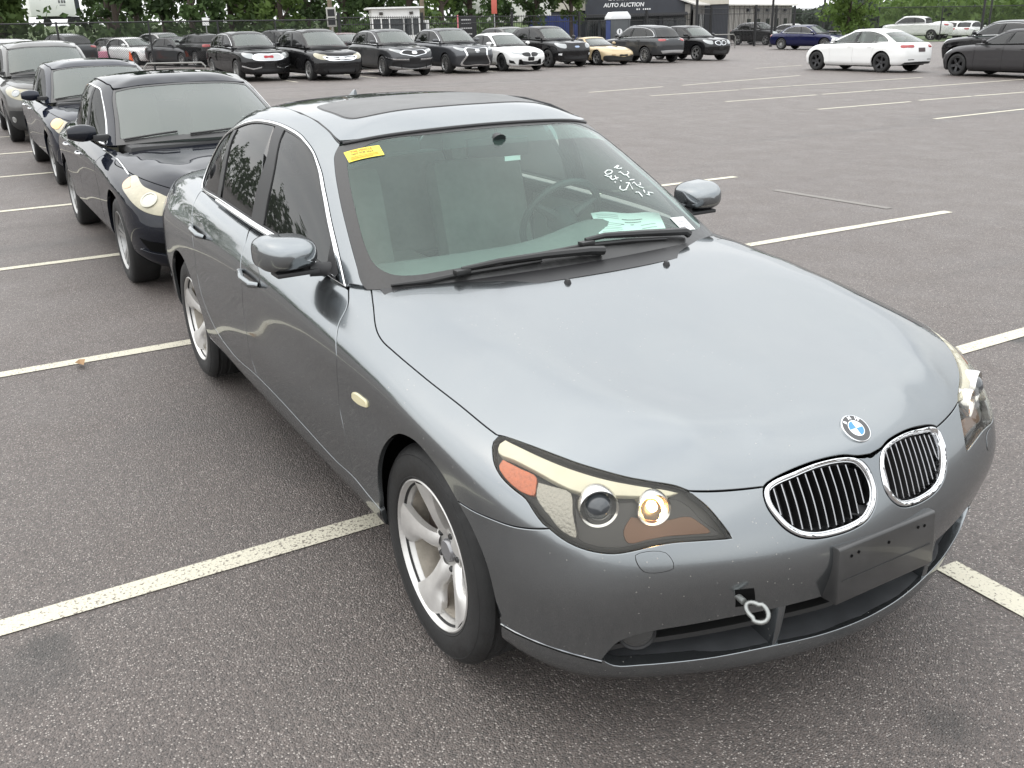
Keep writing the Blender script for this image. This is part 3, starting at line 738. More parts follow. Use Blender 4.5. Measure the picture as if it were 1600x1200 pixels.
V, F = leaf_quads(np.array(C), .45, rng_); fw3 = link('scrub', mesh_np('scrub', V, F, False), LEAF_MID); tag(fw3, 'yellow green scrub beyond the fence on the right', 'scrub', kind='stuff')
# ---------------- fences
FENCE = pbr('fence_black', (.010, .010, .011), .5)
def wire_mat():
    m = bpy.data.materials.new('chain_link'); m.use_nodes = True; n, l = nodes_of(m); p = n['Principled BSDF']; p.inputs['Base Color'].default_value = (.012, .012, .013, 1); p.inputs['Roughness'].default_value = .5
    t = n.new('ShaderNodeTexCoord'); s_ = []
    for ang in (45, -45):
        mp_ = n.new('ShaderNodeMapping'); mp_.inputs['Rotation'].default_value = (0, 0, R(ang)); l.new(t.outputs['UV'], mp_.inputs['Vector'])
        w_ = n.new('ShaderNodeTexWave'); w_.wave_type = 'BANDS'; w_.bands_direction = 'X'; w_.inputs['Scale'].default_value = 4.6; l.new(mp_.outputs['Vector'], w_.inputs['Vector'])
        g_ = n.new('ShaderNodeMath'); g_.operation = 'GREATER_THAN'; g_.inputs[1].default_value = .955; l.new(w_.outputs['Fac'], g_.inputs[0]); s_.append(g_)
    a = n.new('ShaderNodeMath'); a.operation = 'MAXIMUM'; l.new(s_[0].outputs[0], a.inputs[0]); l.new(s_[1].outputs[0], a.inputs[1]); l.new(a.outputs[0], p.inputs['Alpha']); return m
WIRE = wire_mat()
def polyline(pts): return [along(px, D) for px, D in pts]
def chain_fence(pts, h, step, label, name='chain_link_fence'):
    P_ = polyline(pts); root = empty(name, tuple(P_[0]), 0, label, 'fence'); o0 = P_[0]; V = []; uv = []; d = 0; posts = []
    for a, b_ in zip(P_[:-1], P_[1:]):
        L_ = (b_-a).length; k = max(1, int(round(L_/step)))
        for i in range(k): posts.append(a.lerp(b_, i/k))
    posts.append(P_[-1])
    for i, p in enumerate(posts):
        b = MB(); b.tube([(p.x-o0.x, p.y-o0.y, p.z-o0.z-.3), (p.x-o0.x, p.y-o0.y, p.z-o0.z+h+.05)], .045, 8); b.build('post', FENCE, root, smooth=True)
    for hh, rr, nm in ((h, .03, 'top_rail'), (.1, .02, 'bottom_wire')):
        b = MB(); b.tube([(p.x-o0.x, p.y-o0.y, p.z-o0.z+hh) for p in posts], rr, 6); b.build(nm, FENCE, root, smooth=True)
    F = []
    for i, p in enumerate(posts):
        if i: d += (p-posts[i-1]).length
        V += [(p.x-o0.x, p.y-o0.y, p.z-o0.z+.08), (p.x-o0.x, p.y-o0.y, p.z-o0.z+h)]; uv += [(d, 0), (d, h)]
        if i: F.append((2*i-2, 2*i, 2*i+1, 2*i-1))
    me = mesh_np('wire_mesh', V, F, False); ul = me.uv_layers.new(name='uv')
    for lp in me.loops: ul.data[lp.index].uv = uv[lp.vertex_index]
    link('wire_mesh', me, WIRE, root)
chain_fence([(-60, 49), (88, 49.5), (232, 50), (340, 51), (430, 52), (530, 54)], 2.15, 6.4, 'black chain-link fence with tall posts behind the queued cars')
def iron_fence(pts, h, step, label):
    P_ = polyline(pts); root = empty('iron_fence', tuple(P_[0]), 0, label, 'fence'); o0 = P_[0]; posts = []; pk = MB()
    for a, b_ in zip(P_[:-1], P_[1:]):
        L_ = (b_-a).length; k = max(1, int(round(L_/step)))
        for i in range(k): posts.append(a.lerp(b_, i/k))
    posts.append(P_[-1])
    for p in posts:
        b = MB(); b.box((p.x-o0.x, p.y-o0.y, p.z-o0.z+h/2-.1), (.13, .13, h+.5)); b.build('post', FENCE, root)
    for a, b_ in zip(posts[:-1], posts[1:]):
        L_ = (b_-a).length; k = int(L_/.16)
        for hh in (.25, h-.45, h-.1):
            b = MB(); b.tube([tuple(a-o0+Vector((0, 0, hh))), tuple(b_-o0+Vector((0, 0, hh)))], .022, 4); b.build('rail', FENCE, root)
        for i in range(1, k):
            q = a.lerp(b_, i/k)-o0; pk.box((q.x, q.y, q.z+h/2+.02), (.022, .022, h-.1))
    o = pk.build('pickets', FENCE, root); tag(o, kind='stuff')
iron_fence([(530, 54), (660, 58), (800, 62), (905, 64), (1010, 66), (1080, 68)], 2.35, 5.0, 'black iron picket fence behind the row of dark cars')
iron_fence([(1080, 68), (1110, 72), (1180, 76), (1240, 84), (1300, 88)], 2.7, 3.6, 'tall black iron fence before the grey metal building')
chain_fence([(1300, 88), (1372, 86), (1470, 88), (1600, 90), (1720, 92)], 2.6, 6.0, 'black wire fence on the right behind the white pickup')
for px, D, h in ((1088, 66, 5.5), (1206, 74, 5.0), (1286, 80, 5.5), (1534, 84, 5.0), (1545, 95, 5.0)):
    c = along(px, D); b = MB(); b.tube([(0, 0, -.2), (0, 0, h*1.6)], [.10, .06], 8); o = b.build('tall_pole', FENCE); o.location = c
    tag(o, {1088: 'tall black pole at the near corner of the iron fence', 1206: 'tall black pole in front of the grey metal building', 1286: 'tall black pole between blue sedan and street tree', 1534: 'thin dark pole left of a pair beyond the black vehicle', 1545: 'thin dark pole right of a pair beyond the black vehicle'}[px], 'pole', 'tall poles along the fence')
WOOD = pbr('pole_wood', (.16, .13, .09), .85, noise=.3, nscale=5)
for px, D, lab in ((518, 66, 'wooden utility pole left of the white booth'), (661, 66, 'wooden utility pole right of the white booth')):
    c = along(px, D); b = MB(); b.tube([(0, 0, -.2), (0, 0, 10)], [.16, .12], 10); o = b.build('utility_pole', WOOD, smooth=True); o.location = c; tag(o, lab, 'pole', 'wooden poles by the booth')
# ---------------- booth
def local_frame(px, D): 
    c = along(px, D); d = Vector((c.x-CAM_POS[0], c.y-CAM_POS[1], 0)).normalized(); return c, math.atan2(d.y, d.x)-math.pi/2
def part_box(root, name, c, d, mat, bevel=0.0): b = MB(); b.box(c, d); return b.build(name, mat, root, bevel=bevel)
WHITE = pbr('white_panel', (.74, .74, .72), .5, noise=.06, nscale=3); DARKGLASS = pbr('dark_window', (.02, .024, .026), .08, coat=.5, noise=.3, nscale=4)
c, rz = local_frame(617, 63); booth = empty('booth', tuple(c), rz+.10, 'small white guard booth with a row of windows and flat overhanging roof', 'booth')
# local x = right, y = away
part_box(booth, 'lower_wall', (0, 0, .62), (2.95, 2.0, 1.24), WHITE); part_box(booth, 'fascia', (0, 0, 2.50), (2.95, 2.0, .56), WHITE); part_box(booth, 'roof', (-.02, 0, 2.83), (3.5, 2.5, .09), WHITE)
for x in (-1.44, -.92, -.42, .46, .98, 1.44): part_box(booth, 'mullion', (x, -.97, 1.73), (.07 if abs(x) < 1.4 else .09, .07, 1.0), WHITE)
for x, w_ in ((-1.18, .46), (-.67, .44), (.02, .80), (.72, .45), (1.21, .40)): part_box(booth, 'window', (x, -.94, 1.73), (w_, .02, .98), DARKGLASS)
for y in (-.5, .5): 
    for x in (-1.45, 1.45): part_box(booth, 'side_post', (x, y, 1.73), (.06, .1, 1.0), WHITE)
part_box(booth, 'counter', (.1, -.9, 1.30), (.5, .05, .18), WHITE); part_box(booth, 'back_wall', (0, .97, 1.73), (2.9, .05, 1.0), WHITE)
for x in (-.9, .95): part_box(booth, 'flood_lamp', (x, -1.06, 2.52), (.22, .14, .16), pbr('lamp_bronze', (.04, .035, .03), .5), .02)
ann = part_box(booth, 'door', (1.85, .3, 1.05), (.75, .08, 2.1), WHITE); part_box(ann, 'pane', (1.83, .24, 1.6), (.34, .03, .7), DARKGLASS)
c = along(578, 61); b = MB(); b.box((0, 0, .55), (.22, .22, 1.15)); o = b.build('bollard', pbr('safety_yellow', (.62, .42, .03), .5), bevel=.03); o.location = c+Vector((0, 0, .4)); tag(o, 'yellow guard post at the left corner of the booth', 'bollard')
# ---------------- portable toilet
c, rz = local_frame(965, 60); wc_ = empty('portable_toilet', tuple(c), rz+.28, 'grey portable toilet with white domed roof and round emblem', 'toilet')
GREYP = pbr('toilet_grey', (.060, .066, .070), .5, noise=.15, nscale=4); BLUEP = pbr('toilet_blue', (.03, .05, .16), .5); ROOFP = pbr('toilet_roof', (.72, .73, .74), .4)
part_box(wc_, 'body', (0, 0, 1.0), (1.12, 1.2, 1.95), GREYP, .03); part_box(wc_, 'door', (-.575, 0, 1.0), (.04, .95, 1.85), BLUEP, .01); part_box(wc_, 'base', (0, 0, .08), (1.2, 1.25, .16), pbr('toilet_base', (.03, .03, .03), .7), .02)
for x in (-.55, .55): part_box(wc_, 'corner_post', (x, -.60, 1.0), (.08, .05, 1.95), GREYP, .01)
b = MB(); b.prism([(-.64, 1.97), (.64, 1.97), (.62, 2.12), (.42, 2.38), (-.42, 2.38), (-.62, 2.12)], -.66, .66, 'y'); b.build('roof', ROOFP, wc_, bevel=.04)
b = MB(); b.lathe([(0, -.006), (.17, -.006), (.17, .004)], 28, 'y', (-.05, -.606, 1.28)); em = b.build('emblem', ROOFP, wc_)
b = MB(); b.lathe([(0, -.002), (.045, -.002)], 12, 'y', (-.05, -.614, 1.36)); b.build('emblem_mark', GREYP, em); b = MB(); b.box((-.05, -.613, 1.25), (.07, .004, .14)); b.build('emblem_mark', GREYP, em)
# ---------------- buildings
WALLW = pbr('warehouse_white', (.66, .65, .62), .7, noise=.05, nscale=.6); NAVYW = pbr('showroom_dark', (.030, .033, .042), .5, noise=.2, nscale=1); CREAM = pbr('cream_cladding', (.50, .47, .40), .7, noise=.08, nscale=2); ROOFW = pbr('metal_roof', (.55, .53, .50), .5, noise=.06, nscale=.4)
c, rz = local_frame(850, 125); wh_ = empty('warehouse', tuple(c), rz, 'big plain white warehouse behind the slender trees', 'building')
part_box(wh_, 'wall', (1.0, 6, 4.5), (22, 12, 9.5), WALLW); part_box(wh_, 'roof', (1.0, 6, 9.4), (22.6, 12.6, .4), ROOFW); part_box(wh_, 'base_band', (1.0, -.06, .5), (22.0, .1, 1.4), pbr('band_grey', (.30, .30, .30), .7)); part_box(wh_, 'roller_door', (3.0, -.08, 2.0), (4, .1, 4), pbr('roller_grey', (.45, .45, .44), .5)); part_box(wh_, 'wall_lamp', (2.2, -.15, 5.4), (.35, .3, 1.0), NAVYW)
c, rz = local_frame(866, 92); o = empty('container', tuple(c), rz, 'blue skip container behind the iron fence', 'container'); part_box(o, 'body', (0, 0, 1.35), (4.6, 2.2, 2.3), pbr('container_blue', (.016, .03, .14), .5, noise=.15, nscale=2), .05)
for x in (-1.9, -1.2, -.5, .2, .9, 1.6): part_box(o, 'rib', (x, -1.13, 1.35), (.12, .08, 2.2), MATS['container_blue'])
c, rz = local_frame(995, 96); sh = empty('showroom', tuple(c), rz+.06, 'dark fronted auction building with white lettering over the entrance', 'building')
part_box(sh, 'facade', (-.2, 4, 3.2), (9.4, 8, 7.6), NAVYW); part_box(sh, 'left_wing', (-6.4, 5, 2.2), (3.6, 7, 3.6), NAVYW); part_box(sh, 'left_cladding', (-6.4, 1.4, 4.2), (3.6, .2, 2.4), CREAM); part_box(sh, 'canopy', (-.2, -.6, 2.45), (9.6, 1.4, .28), pbr('canopy', (.03, .03, .034), .4)); part_box(sh, 'right_cladding', (6.6, 1.4, 4.3), (4.4, .2, 2.2), CREAM); part_box(sh, 'right_wing', (6.6, 5, 1.7), (4.4, 7, 3.4), NAVYW)
for x in (-4.2, -2.9, 1.4, 3.0, 4.2): part_box(sh, 'window', (x, -.04, 1.15), (1.0, .06, 1.9), DARKGLASS)
for x in (-3.55, .7, 2.2): part_box(sh, 'column', (x, -.5, 1.15), (.22, .22, 2.3), NAVYW)
SIGNW = pbr('sign_white', (.78, .78, .78), .5)
def text_mesh(body, size, mat, parent, frame, name='lettering', align='CENTER', ext=.0, bold=0.0):
    """lettering from the built-in font; frame(u, v) maps text plane coordinates to points."""
    cu = bpy.data.curves.new(name, 'FONT'); cu.body = body; cu.size = size; cu.align_x = align; cu.align_y = 'CENTER'; cu.resolution_u = 3; cu.offset = bold
    o = bpy.data.objects.new(name, cu); COL.objects.link(o); bpy.context.view_layer.update()
    dg = bpy.context.evaluated_depsgraph_get(); me = bpy.data.meshes.new_from_object(o.evaluated_get(dg)); bpy.data.objects.remove(o)
    for v in me.vertices: v.co = frame(v.co.x, v.co.y)
    me.materials.clear(); return link(name, me, mat, parent)
def sign_text(body, size, x, z, nm='lettering'):
    return text_mesh(body, size, SIGNW, sh, lambda u, v: Vector((x+u+v*.16, -.05, z+v)), nm, bold=.012)
sign_text('AUTO AUCTION', .50, -1.25, 3.36)
for i, w_ in enumerate((.3, .1, .28, .3, .24, .3)): part_box(sh, 'letter_stroke', (-2.55+i*.38, -.05, 3.98), (w_, .02, .34), SIGNW)
for i, w_ in enumerate((.12, .10, 0, .10, .12, .12, .12)):
    if w_: part_box(sh, 'letter_stroke', (.0+i*.2, -.05, 2.95), (w_, .02, .13), SIGNW)
METAL = pbr('metal_cladding', (.27, .255, .235), .6, noise=.08, nscale=1.5)
a_, b_ = along(1082, 96), along(1236, 118); dv = b_-a_; L_ = Vector((dv.x, dv.y, 0)).length; gb = empty('metal_building', tuple(a_), math.atan2(dv.y, dv.x), 'long low grey metal building with pale sloping roof', 'building')
sgn_ = -1.0
part_box(gb, 'wall', (L_/2, 6, 1.55), (L_, 12, 3.6), METAL)
for i in range(int(L_/1.2)): part_box(gb, 'rib', (i*1.2+.6, -.04, 1.6), (.10, .08, 3.4), METAL)
b = MB(); b.prism([(-.5, 3.32), (6.0, 5.4), (12.5, 3.32), (12.5, 3.2), (6, 5.25), (-.5, 3.2)], -.5, L_+.5, 'x'); b.build('roof', ROOFW, gb)
for x in (1.6, 4.2, 6.4): 
    w0 = part_box(gb, 'window', (x, -.06, 1.45), (1.3, .08, 2.0), DARKGLASS)
    for q in (-.33, 0, .33): part_box(w0, 'mullion', (x+q, -.12, 1.45), (.06, .04, 2.0), WHITE)
for i in range(5): part_box(gb, 'vent_window', (L_*.52+i*L_*.10, -.06, 1.5), (.7, .08, .8), DARKGLASS)
for i in range(5): part_box(gb, 'wall_lamp', (L_*.50+i*L_*.10, -.16, 2.75), (.35, .25, .25), NAVYW)
# ---------------- trailer and odds and ends behind the fence
c, rz = local_frame(96, 140); c = c+Vector((0, 0, 2.4)); tr_ = empty('box_trailer', tuple(c), rz+.30, 'white box trailer with its dark rear end open behind the fence', 'trailer')
TW = pbr('trailer_white', (.72, .72, .70), .5, noise=.05, nscale=1); part_box(tr_, 'box', (-1.0, 0, 2.45), (5.4, 2.5, 2.5), TW, .04); part_box(tr_, 'open_end', (1.98, .0, 2.45), (.6, 2.45, 2.45), pbr('trailer_dark', (.03, .035, .045), .6)); part_box(tr_, 'chassis', (0, 0, 1.02), (5.2, 2.2, .25), pbr('chassis_dark', (.01, .01, .01), .8)); part_box(tr_, 'cab_fairing', (-3.15, 0, 2.2), (.5, 2.2, 1.3), TW, .1)
for x in (-.15, .2, .5): part_box(tr_, 'side_mark', (x, -1.262, 2.9), (.22, .01, .35), pbr('mark_grey', (.10, .10, .11), .6))
part_box(tr_, 'side_mark', (.2, -1.262, 2.5), (.7, .01, .10), MATS['mark_grey'])
for x in (-1.9, 1.0, 1.7):
    b = MB(); b.lathe([(0, -1.2), (.42, -1.2), (.48, -1.15), (.48, -.9)], 20, 'y', (x, 0, .5)); b.build('wheel', pbr('trailer_tyre', (.015, .015, .015), .8), tr_)
c = along(196, 56); cone = empty('traffic_cone', tuple(c), .2, 'orange traffic cone on the pale lot beyond the fence', 'cone'); OR = pbr('cone_orange', (.70, .10, .02), .5)
b = MB(); b.lathe([(.16, .04), (.035, .74), (.0, .75)], 20); b.build('cone_body', OR, cone, smooth=True); part_box(cone, 'base', (0, 0, .02), (.4, .4, .04), OR, .01)
c, rz = local_frame(156, 60); o = empty('pink_box', tuple(c), rz, 'faded pink water filled barrier beyond the fence', 'barrier'); b = MB(); b.prism([(-.55, 0), (.55, 0), (.50, .35), (.46, .72), (-.46, .72), (-.50, .35)], -.25, .25, 'y'); b.build('shell', pbr('pink_plastic', (.60, .25, .33), .6), o, bevel=.03)
c, rz = local_frame(169, 60); o = empty('wheeled_bin', tuple(c), rz, 'dark grey wheeled bin beside the pink barrier', 'bin'); b = MB(); b.box((0, 0, .5), (.5, .6, .9), None, 1.15); b.build('bin_body', pbr('bin_grey', (.035, .037, .04), .6), o, bevel=.02); part_box(o, 'lid', (0, 0, 1.0), (.62, .72, .07), MATS['bin_grey'], .02)
for x in (-.22, .22):
    b = MB(); b.lathe([(0, x-.03), (.1, x-.03), (.1, x+.03), (0, x+.03)], 14, 'x', (0, .28, .1)); b.build('bin_wheel', FENCE, o)
c, rz = local_frame(731, 64); o = empty('price_board', tuple(c), rz, 'black notice board with pale rows and red edge strip behind the fence', 'sign'); part_box(o, 'panel', (0, 0, 1.35), (1.05, .1, 2.0), pbr('board_black', (.008, .008, .01), .4)); part_box(o, 'edge_strip', (-.62, 0, 1.35), (.10, .12, 2.1), pbr('strip_red', (.60, .18, .20), .5))
for z in (2.1, 1.9, 1.6, 1.25, .9, .6): part_box(o, 'text_row', (-.1, -.056, z), (.6 if z > 1.7 else .75, .01, .07), pbr('row_grey', (.42, .42, .42), .6))
for x in (-.45, .45): part_box(o, 'leg', (x, .02, .2), (.08, .08, .5), FENCE)
c, rz = local_frame(773, 64); o = empty('road_sign', tuple(c), rz, 'faded red sign high on a thin post', 'sign'); part_box(o, 'sign_plate', (0, 0, 2.9), (.35, .03, .95), pbr('sign_red', (.45, .10, .07), .5), .08); b = MB(); b.tube([(0, .03, 0), (0, .03, 3.3)], .03, 8); b.build('sign_post', pbr('galv', (.35, .35, .35), .5, .5), o)
c, rz = local_frame(322, 60); o = empty('notice_sign', tuple(c), rz, 'small white notice on a thin post behind the fence', 'sign'); part_box(o, 'sign_plate', (0, 0, 2.2), (.36, .02, .42), WHITE); b = MB(); b.tube([(0, .03, 0), (0, .03, 2.3)], .025, 8); b.build('sign_post', MATS['galv'], o)
c, rz = local_frame(519, 55.5); o = empty('signal_box', tuple(c), rz, 'two-lamp entry signal in a pale frame beside the minivan', 'signal'); part_box(o, 'frame', (0, 0, 2.3), (.52, .12, 1.0), pbr('frame_pale', (.40, .39, .36), .6), .02)
for z in (2.52, 2.08): part_box(o, 'lamp_face', (0, -.065, z), (.38, .02, .36), FENCE)
b = MB(); b.tube([(0, 0, 0), (0, 0, 1.85)], .05, 8); b.build('signal_post', MATS['frame_pale'], o)
def pipe_rail(px0, px1, D0, D1, h, lab):
    a, b_ = along(px0, D0), along(px1, D1); o = empty('pipe_rail', tuple(a), 0, lab, 'rail', 'low pipe rails along the fence'); v = b_-a; u = v.normalized()
    pts = [Vector((0, 0, -.1)), Vector((0, 0, h-.15)), u*.15+Vector((0, 0, h)), v-u*.15+Vector((0, 0, h)), v+Vector((0, 0, h-.15)), v+Vector((0, 0, -.1))]
    m = MB(); m.tube(pts, .035, 8); m.build('pipe', pbr('galv_pipe', (.26, .255, .24), .45, .6), o, smooth=True)
pipe_rail(215, 312, 46, 45.5, .42, 'grey bent pipe rail behind the dark sedan roofs'); pipe_rail(1285, 1316, 82, 82, .9, 'pale pipe rail beside the street tree'); pipe_rail(1330, 1395, 84, 84, .9, 'pale pipe rail in front of the white pickup'); pipe_rail(1105, 1150, 70, 71, .9, 'pale pipe rail before the metal building')

# ================================================================ the silver-grey sedan in front
def table(d, nc): return fill_row(d, nc)
HERO_LOW = [
 # R0 lower edge
 {0: (.72, 0, .165), 1: (.70, .30, .165), 2: (.61, .56, .17), 3: (.515, .722, .18), 4: (.405, .782, .195), 5: (.2, .80, .20), 8: (-.5, .815, .20), 12: (-2.5, .82, .22), 14: (-3.2, .82, .24), 15: (-3.6, .79, .26), 16: (-3.83, .69, .27), 17: (-3.94, .5, .27), 19: (-3.98, 0, .27)},
 # R1 lip edge / sill
 {0: (.80, 0, .21), 1: (.772, .30, .21), 2: (.665, .57, .215), 3: (.562, .757, .23), 4: (.428, .842, .25), 5: (.2, .875, .28), 8: (-.5, .885, .285), 12: (-2.5, .89, .30), 14: (-3.2, .88, .31), 15: (-3.6, .84, .33), 16: (-3.87, .73, .34), 17: (-3.985, .5, .35), 19: (-4.03, 0, .35)},
 {0: (.815, 0, .33), 1: (.787, .3, .33), 2: (.69, .58, .335), 3: (.592, .785, .345), 4: (.445, .870, .36), 5: (.2, .90, .40), 8: (-.5, .905, .42), 10: (-1.5, .913, .42), 12: (-2.5, .913, .43), 13: (-2.888, .912, .43), 14: (-3.2, .90, .44), 15: (-3.6, .86, .45), 16: (-3.89, .755, .46), 17: (-4.0, .5, .47), 19: (-4.045, 0, .47)},
 {0: (.845, 0, .47), 1: (.818, .3, .47), 2: (.728, .575, .47), 3: (.627, .788, .475), 4: (.468, .882, .49), 5: (.2, .908, .53), 6: (0, .912, .55), 8: (-.5, .912, .55), 10: (-1.5, .922, .55), 12: (-2.5, .922, .56), 13: (-2.888, .921, .56), 14: (-3.2, .908, .56), 15: (-3.6, .868, .57), 16: (-3.90, .765, .58), 17: (-4.01, .5, .59), 19: (-4.05, 0, .59)},
 {0: (.838, 0, .560), 1: (.809, .3, .560), 2: (.723, .585, .562), 3: (.615, .782, .572), 4: (.460, .878, .595), 5: (.2, .908, .66), 6: (0, .915, .68), 8: (-.5, .911, .68), 10: (-1.5, .920, .68), 12: (-2.5, .921, .69), 13: (-2.888, .92, .69), 14: (-3.2, .905, .69), 15: (-3.6, .863, .69), 16: (-3.89, .76, .70), 17: (-4.0, .5, .71), 19: (-4.04, 0, .71)},
{0: (.793, 0, .672), 1: (.757, .3, .667), 2: (.675, .562, .665), 3: (.578, .740, .690), 4: (.438, .842, .724), 5: (.2, .892, .764), 6: (0, .906, .792), 8: (-.5, .910, .838), 10: (-1.5, .913, .850), 12: (-2.5, .913, .858), 13: (-2.888, .910, .858), 14: (-3.2, .893, .855), 15: (-3.6, .842, .82), 16: (-3.87, .74, .82), 17: (-3.97, .5, .82), 19: (-4.01, 0, .82)},
 {0: (.76, 0, .73), 1: (.72, .3, .722), 2: (.645, .52, .722), 3: (.545, .654, .755), 4: (.42, .752, .786), 5: (.2, .815, .812), 6: (0, .838, .834), 7: (-.25, .85, .862), 8: (-.5, .858, .888), 9: (-1.0, .882, .904), 10: (-1.5, .886, .909), 12: (-2.5, .885, .918), 13: (-2.888, .88, .92), 14: (-3.2, .852, .912), 15: (-3.6, .80, .908), 16: (-3.82, .70, .908), 17: (-3.93, .5, .908), 19: (-3.97, 0, .912)},
 {0: (.71, 0, .768), 1: (.672, .26, .777), 2: (.60, .44, .801), 3: (.50, .50, .834), 4: (.37, .55, .862), 5: (.18, .60, .891), 6: (0, .63, .909), 7: (-.25, .685, .931), 8: (-.5, .74, .948), 9: (-1.0, .815, .948), 10: (-1.5, .825, .962), 12: (-2.5, .82, .99), 13: (-2.888, .805, 1.00), 14: (-3.2, .778, 1.0), 15: (-3.55, .725, .992), 16: (-3.72, .63, .985), 17: (-3.80, .45, .99), 19: (-3.84, 0, 1.0)},
 {0: (.55, 0, .828), 1: (.52, .20, .830), 2: (.45, .31, .839), 3: (.38, .36, .852), 4: (.30, .38, .870), 5: (.15, .40, .898), 6: (0, .42, .921), 8: (-.5, .47, .974), 9: (-1, .53, .98), 13: (-2.888, .52, 1.02), 15: (-3.45, .5, 1.02), 16: (-3.6, .42, 1.02), 17: (-3.66, .3, 1.02), 19: (-3.7, 0, 1.025)},
 {0: (.40, 0, .866), 1: (.39, 0, .868), 2: (.36, 0, .873), 3: (.31, 0, .881), 4: (.25, 0, .891), 5: (.13, 0, .910), 6: (0, 0, .929), 8: (-.5, 0, .990), 9: (-1, 0, 1.0), 13: (-2.888, 0, 1.03), 15: (-3.4, 0, 1.03), 19: (-3.6, 0, 1.03)},
]
NCL = 20
low_rows = [table(d, NCL) for d in HERO_LOW]
for r_ in range(0, 8):                          # fair the flanks: one low-order curve per row along the doors
    c_ = np.arange(5, 16); X = low_rows[r_][c_, 0]; fs_ = slice(1, 10)
    for k_ in (1, 2):
        f_ = np.polynomial.Polynomial.fit(X[fs_], low_rows[r_][c_, k_][fs_], 2 if k_ == 1 else 3)
        w_ = np.array([0, .5, 1, 1, 1, 1, 1, 1, 1, .5, 0]); low_rows[r_][c_, k_] = low_rows[r_][c_, k_]*(1-w_)+f_(X)*w_
LOW = Surf(low_rows, smooth=.15); LOW.prepare()
HERO_TOP = [
 {0: (-.40, 0, .985), 1: (-.43, .30, .98), 2: (-.51, .55, .965), 3: (-.62, .72, .95), 4: (-.74, .785, .938), 5: (-1.0, .808, .945), 6: (-1.5, .815, .96), 7: (-2.0, .812, .975), 8: (-2.5, .795, .99), 9: (-2.9, .755, 1.0), 10: (-3.15, .69, 1.0), 11: (-3.32, .58, 1.0), 12: (-3.42, .34, 1.01), 13: (-3.45, 0, 1.02)},
 {0: (-.76, 0, 1.20), 1: (-.78, .28, 1.195), 2: (-.85, .50, 1.18), 3: (-.945, .64, 1.16), 4: (-1.04, .70, 1.145), 5: (-1.22, .735, 1.15), 6: (-1.55, .75, 1.17), 7: (-2.0, .748, 1.185), 8: (-2.48, .73, 1.185), 9: (-2.80, .69, 1.175), 10: (-2.98, .635, 1.165), 11: (-3.1, .53, 1.17), 12: (-3.17, .31, 1.18), 13: (-3.2, 0, 1.19)},
 {0: (-1.14, 0, 1.385), 1: (-1.155, .26, 1.380), 2: (-1.21, .46, 1.363), 3: (-1.28, .562, 1.342), 4: (-1.36, .608, 1.335), 5: (-1.46, .63, 1.348), 6: (-1.68, .64, 1.375), 7: (-2.02, .64, 1.388), 8: (-2.4, .628, 1.37), 9: (-2.63, .60, 1.335), 10: (-2.76, .55, 1.32), 11: (-2.84, .46, 1.325), 12: (-2.89, .27, 1.345), 13: (-2.9, 0, 1.36)},
 {0: (-1.24, 0, 1.427), 1: (-1.25, .25, 1.422), 2: (-1.3, .43, 1.407), 3: (-1.36, .515, 1.388), 4: (-1.43, .55, 1.388), 5: (-1.52, .565, 1.40), 6: (-1.7, .575, 1.418), 7: (-2.0, .575, 1.427), 8: (-2.33, .563, 1.415), 9: (-2.53, .54, 1.392), 10: (-2.63, .495, 1.384), 11: (-2.69, .42, 1.388), 12: (-2.74, .24, 1.40), 13: (-2.75, 0, 1.41)},
 {0: (-1.5, 0, 1.460), 1: (-1.5, .18, 1.458), 2: (-1.53, .3, 1.452), 3: (-1.56, .35, 1.447), 4: (-1.6, .365, 1.447), 5: (-1.65, .37, 1.448), 6: (-1.75, .38, 1.452), 7: (-2.0, .38, 1.455), 8: (-2.2, .37, 1.45), 9: (-2.35, .355, 1.441), 10: (-2.42, .32, 1.44), 11: (-2.45, .27, 1.44), 12: (-2.48, .15, 1.444), 13: (-2.49, 0, 1.445)},
 {0: (-1.72, 0, 1.468), 3: (-1.76, 0, 1.469), 5: (-1.82, 0, 1.470), 7: (-2.0, 0, 1.470), 9: (-2.17, 0, 1.467), 11: (-2.22, 0, 1.465), 13: (-2.24, 0, 1.464)},
]
NCT = 14
top_rows = [table(d, NCT) for d in HERO_TOP]
TOP = Surf(top_rows, smooth=.1); TOP.prepare()
hp = []
for r_ in (6, 7, 8, 9):
    for c_ in range(0, 10): hp.append(low_rows[r_][c_])
HOOD_Z = Height(hp, 3e-4)
rp = [top_rows[r_][c_] for r_ in (3, 4, 5) for c_ in range(NCT)]
ROOF_Z = Height(rp, 3e-4)

hero = empty('sedan', (0, 0, 0), 0, 'silver grey four-door sedan with double kidney grille and tow hook in its bumper', 'car')
PAINT = car_paint('silver_grey_paint', (.222, .238, .248), metal=.92, rough=.19, dust=.26)
BLACK = pbr('black_trim', (.012, .012, .013), .45)
SATIN = pbr('black_plastic', (.02, .02, .021), .6, noise=.2, nscale=30)
CHROME = pbr('chrome', (.78, .79, .80), .10, 1.0, noise=.05, nscale=12)
VOID = pbr('dark_cavity', (.004, .004, .004), .9, spec=.1)
RUBBER = pbr('rubber', (.016, .016, .016), .62, noise=.35, nscale=25, bump=.3, bscale=120)
PAINT_LIP = PAINT
def P(*xy): return [('p', a, b) for a, b in xy]
def corner(l, *idx):
    l = list(l)
    for i in idx: l[i] = tuple(l[i])+('c',)
    return l
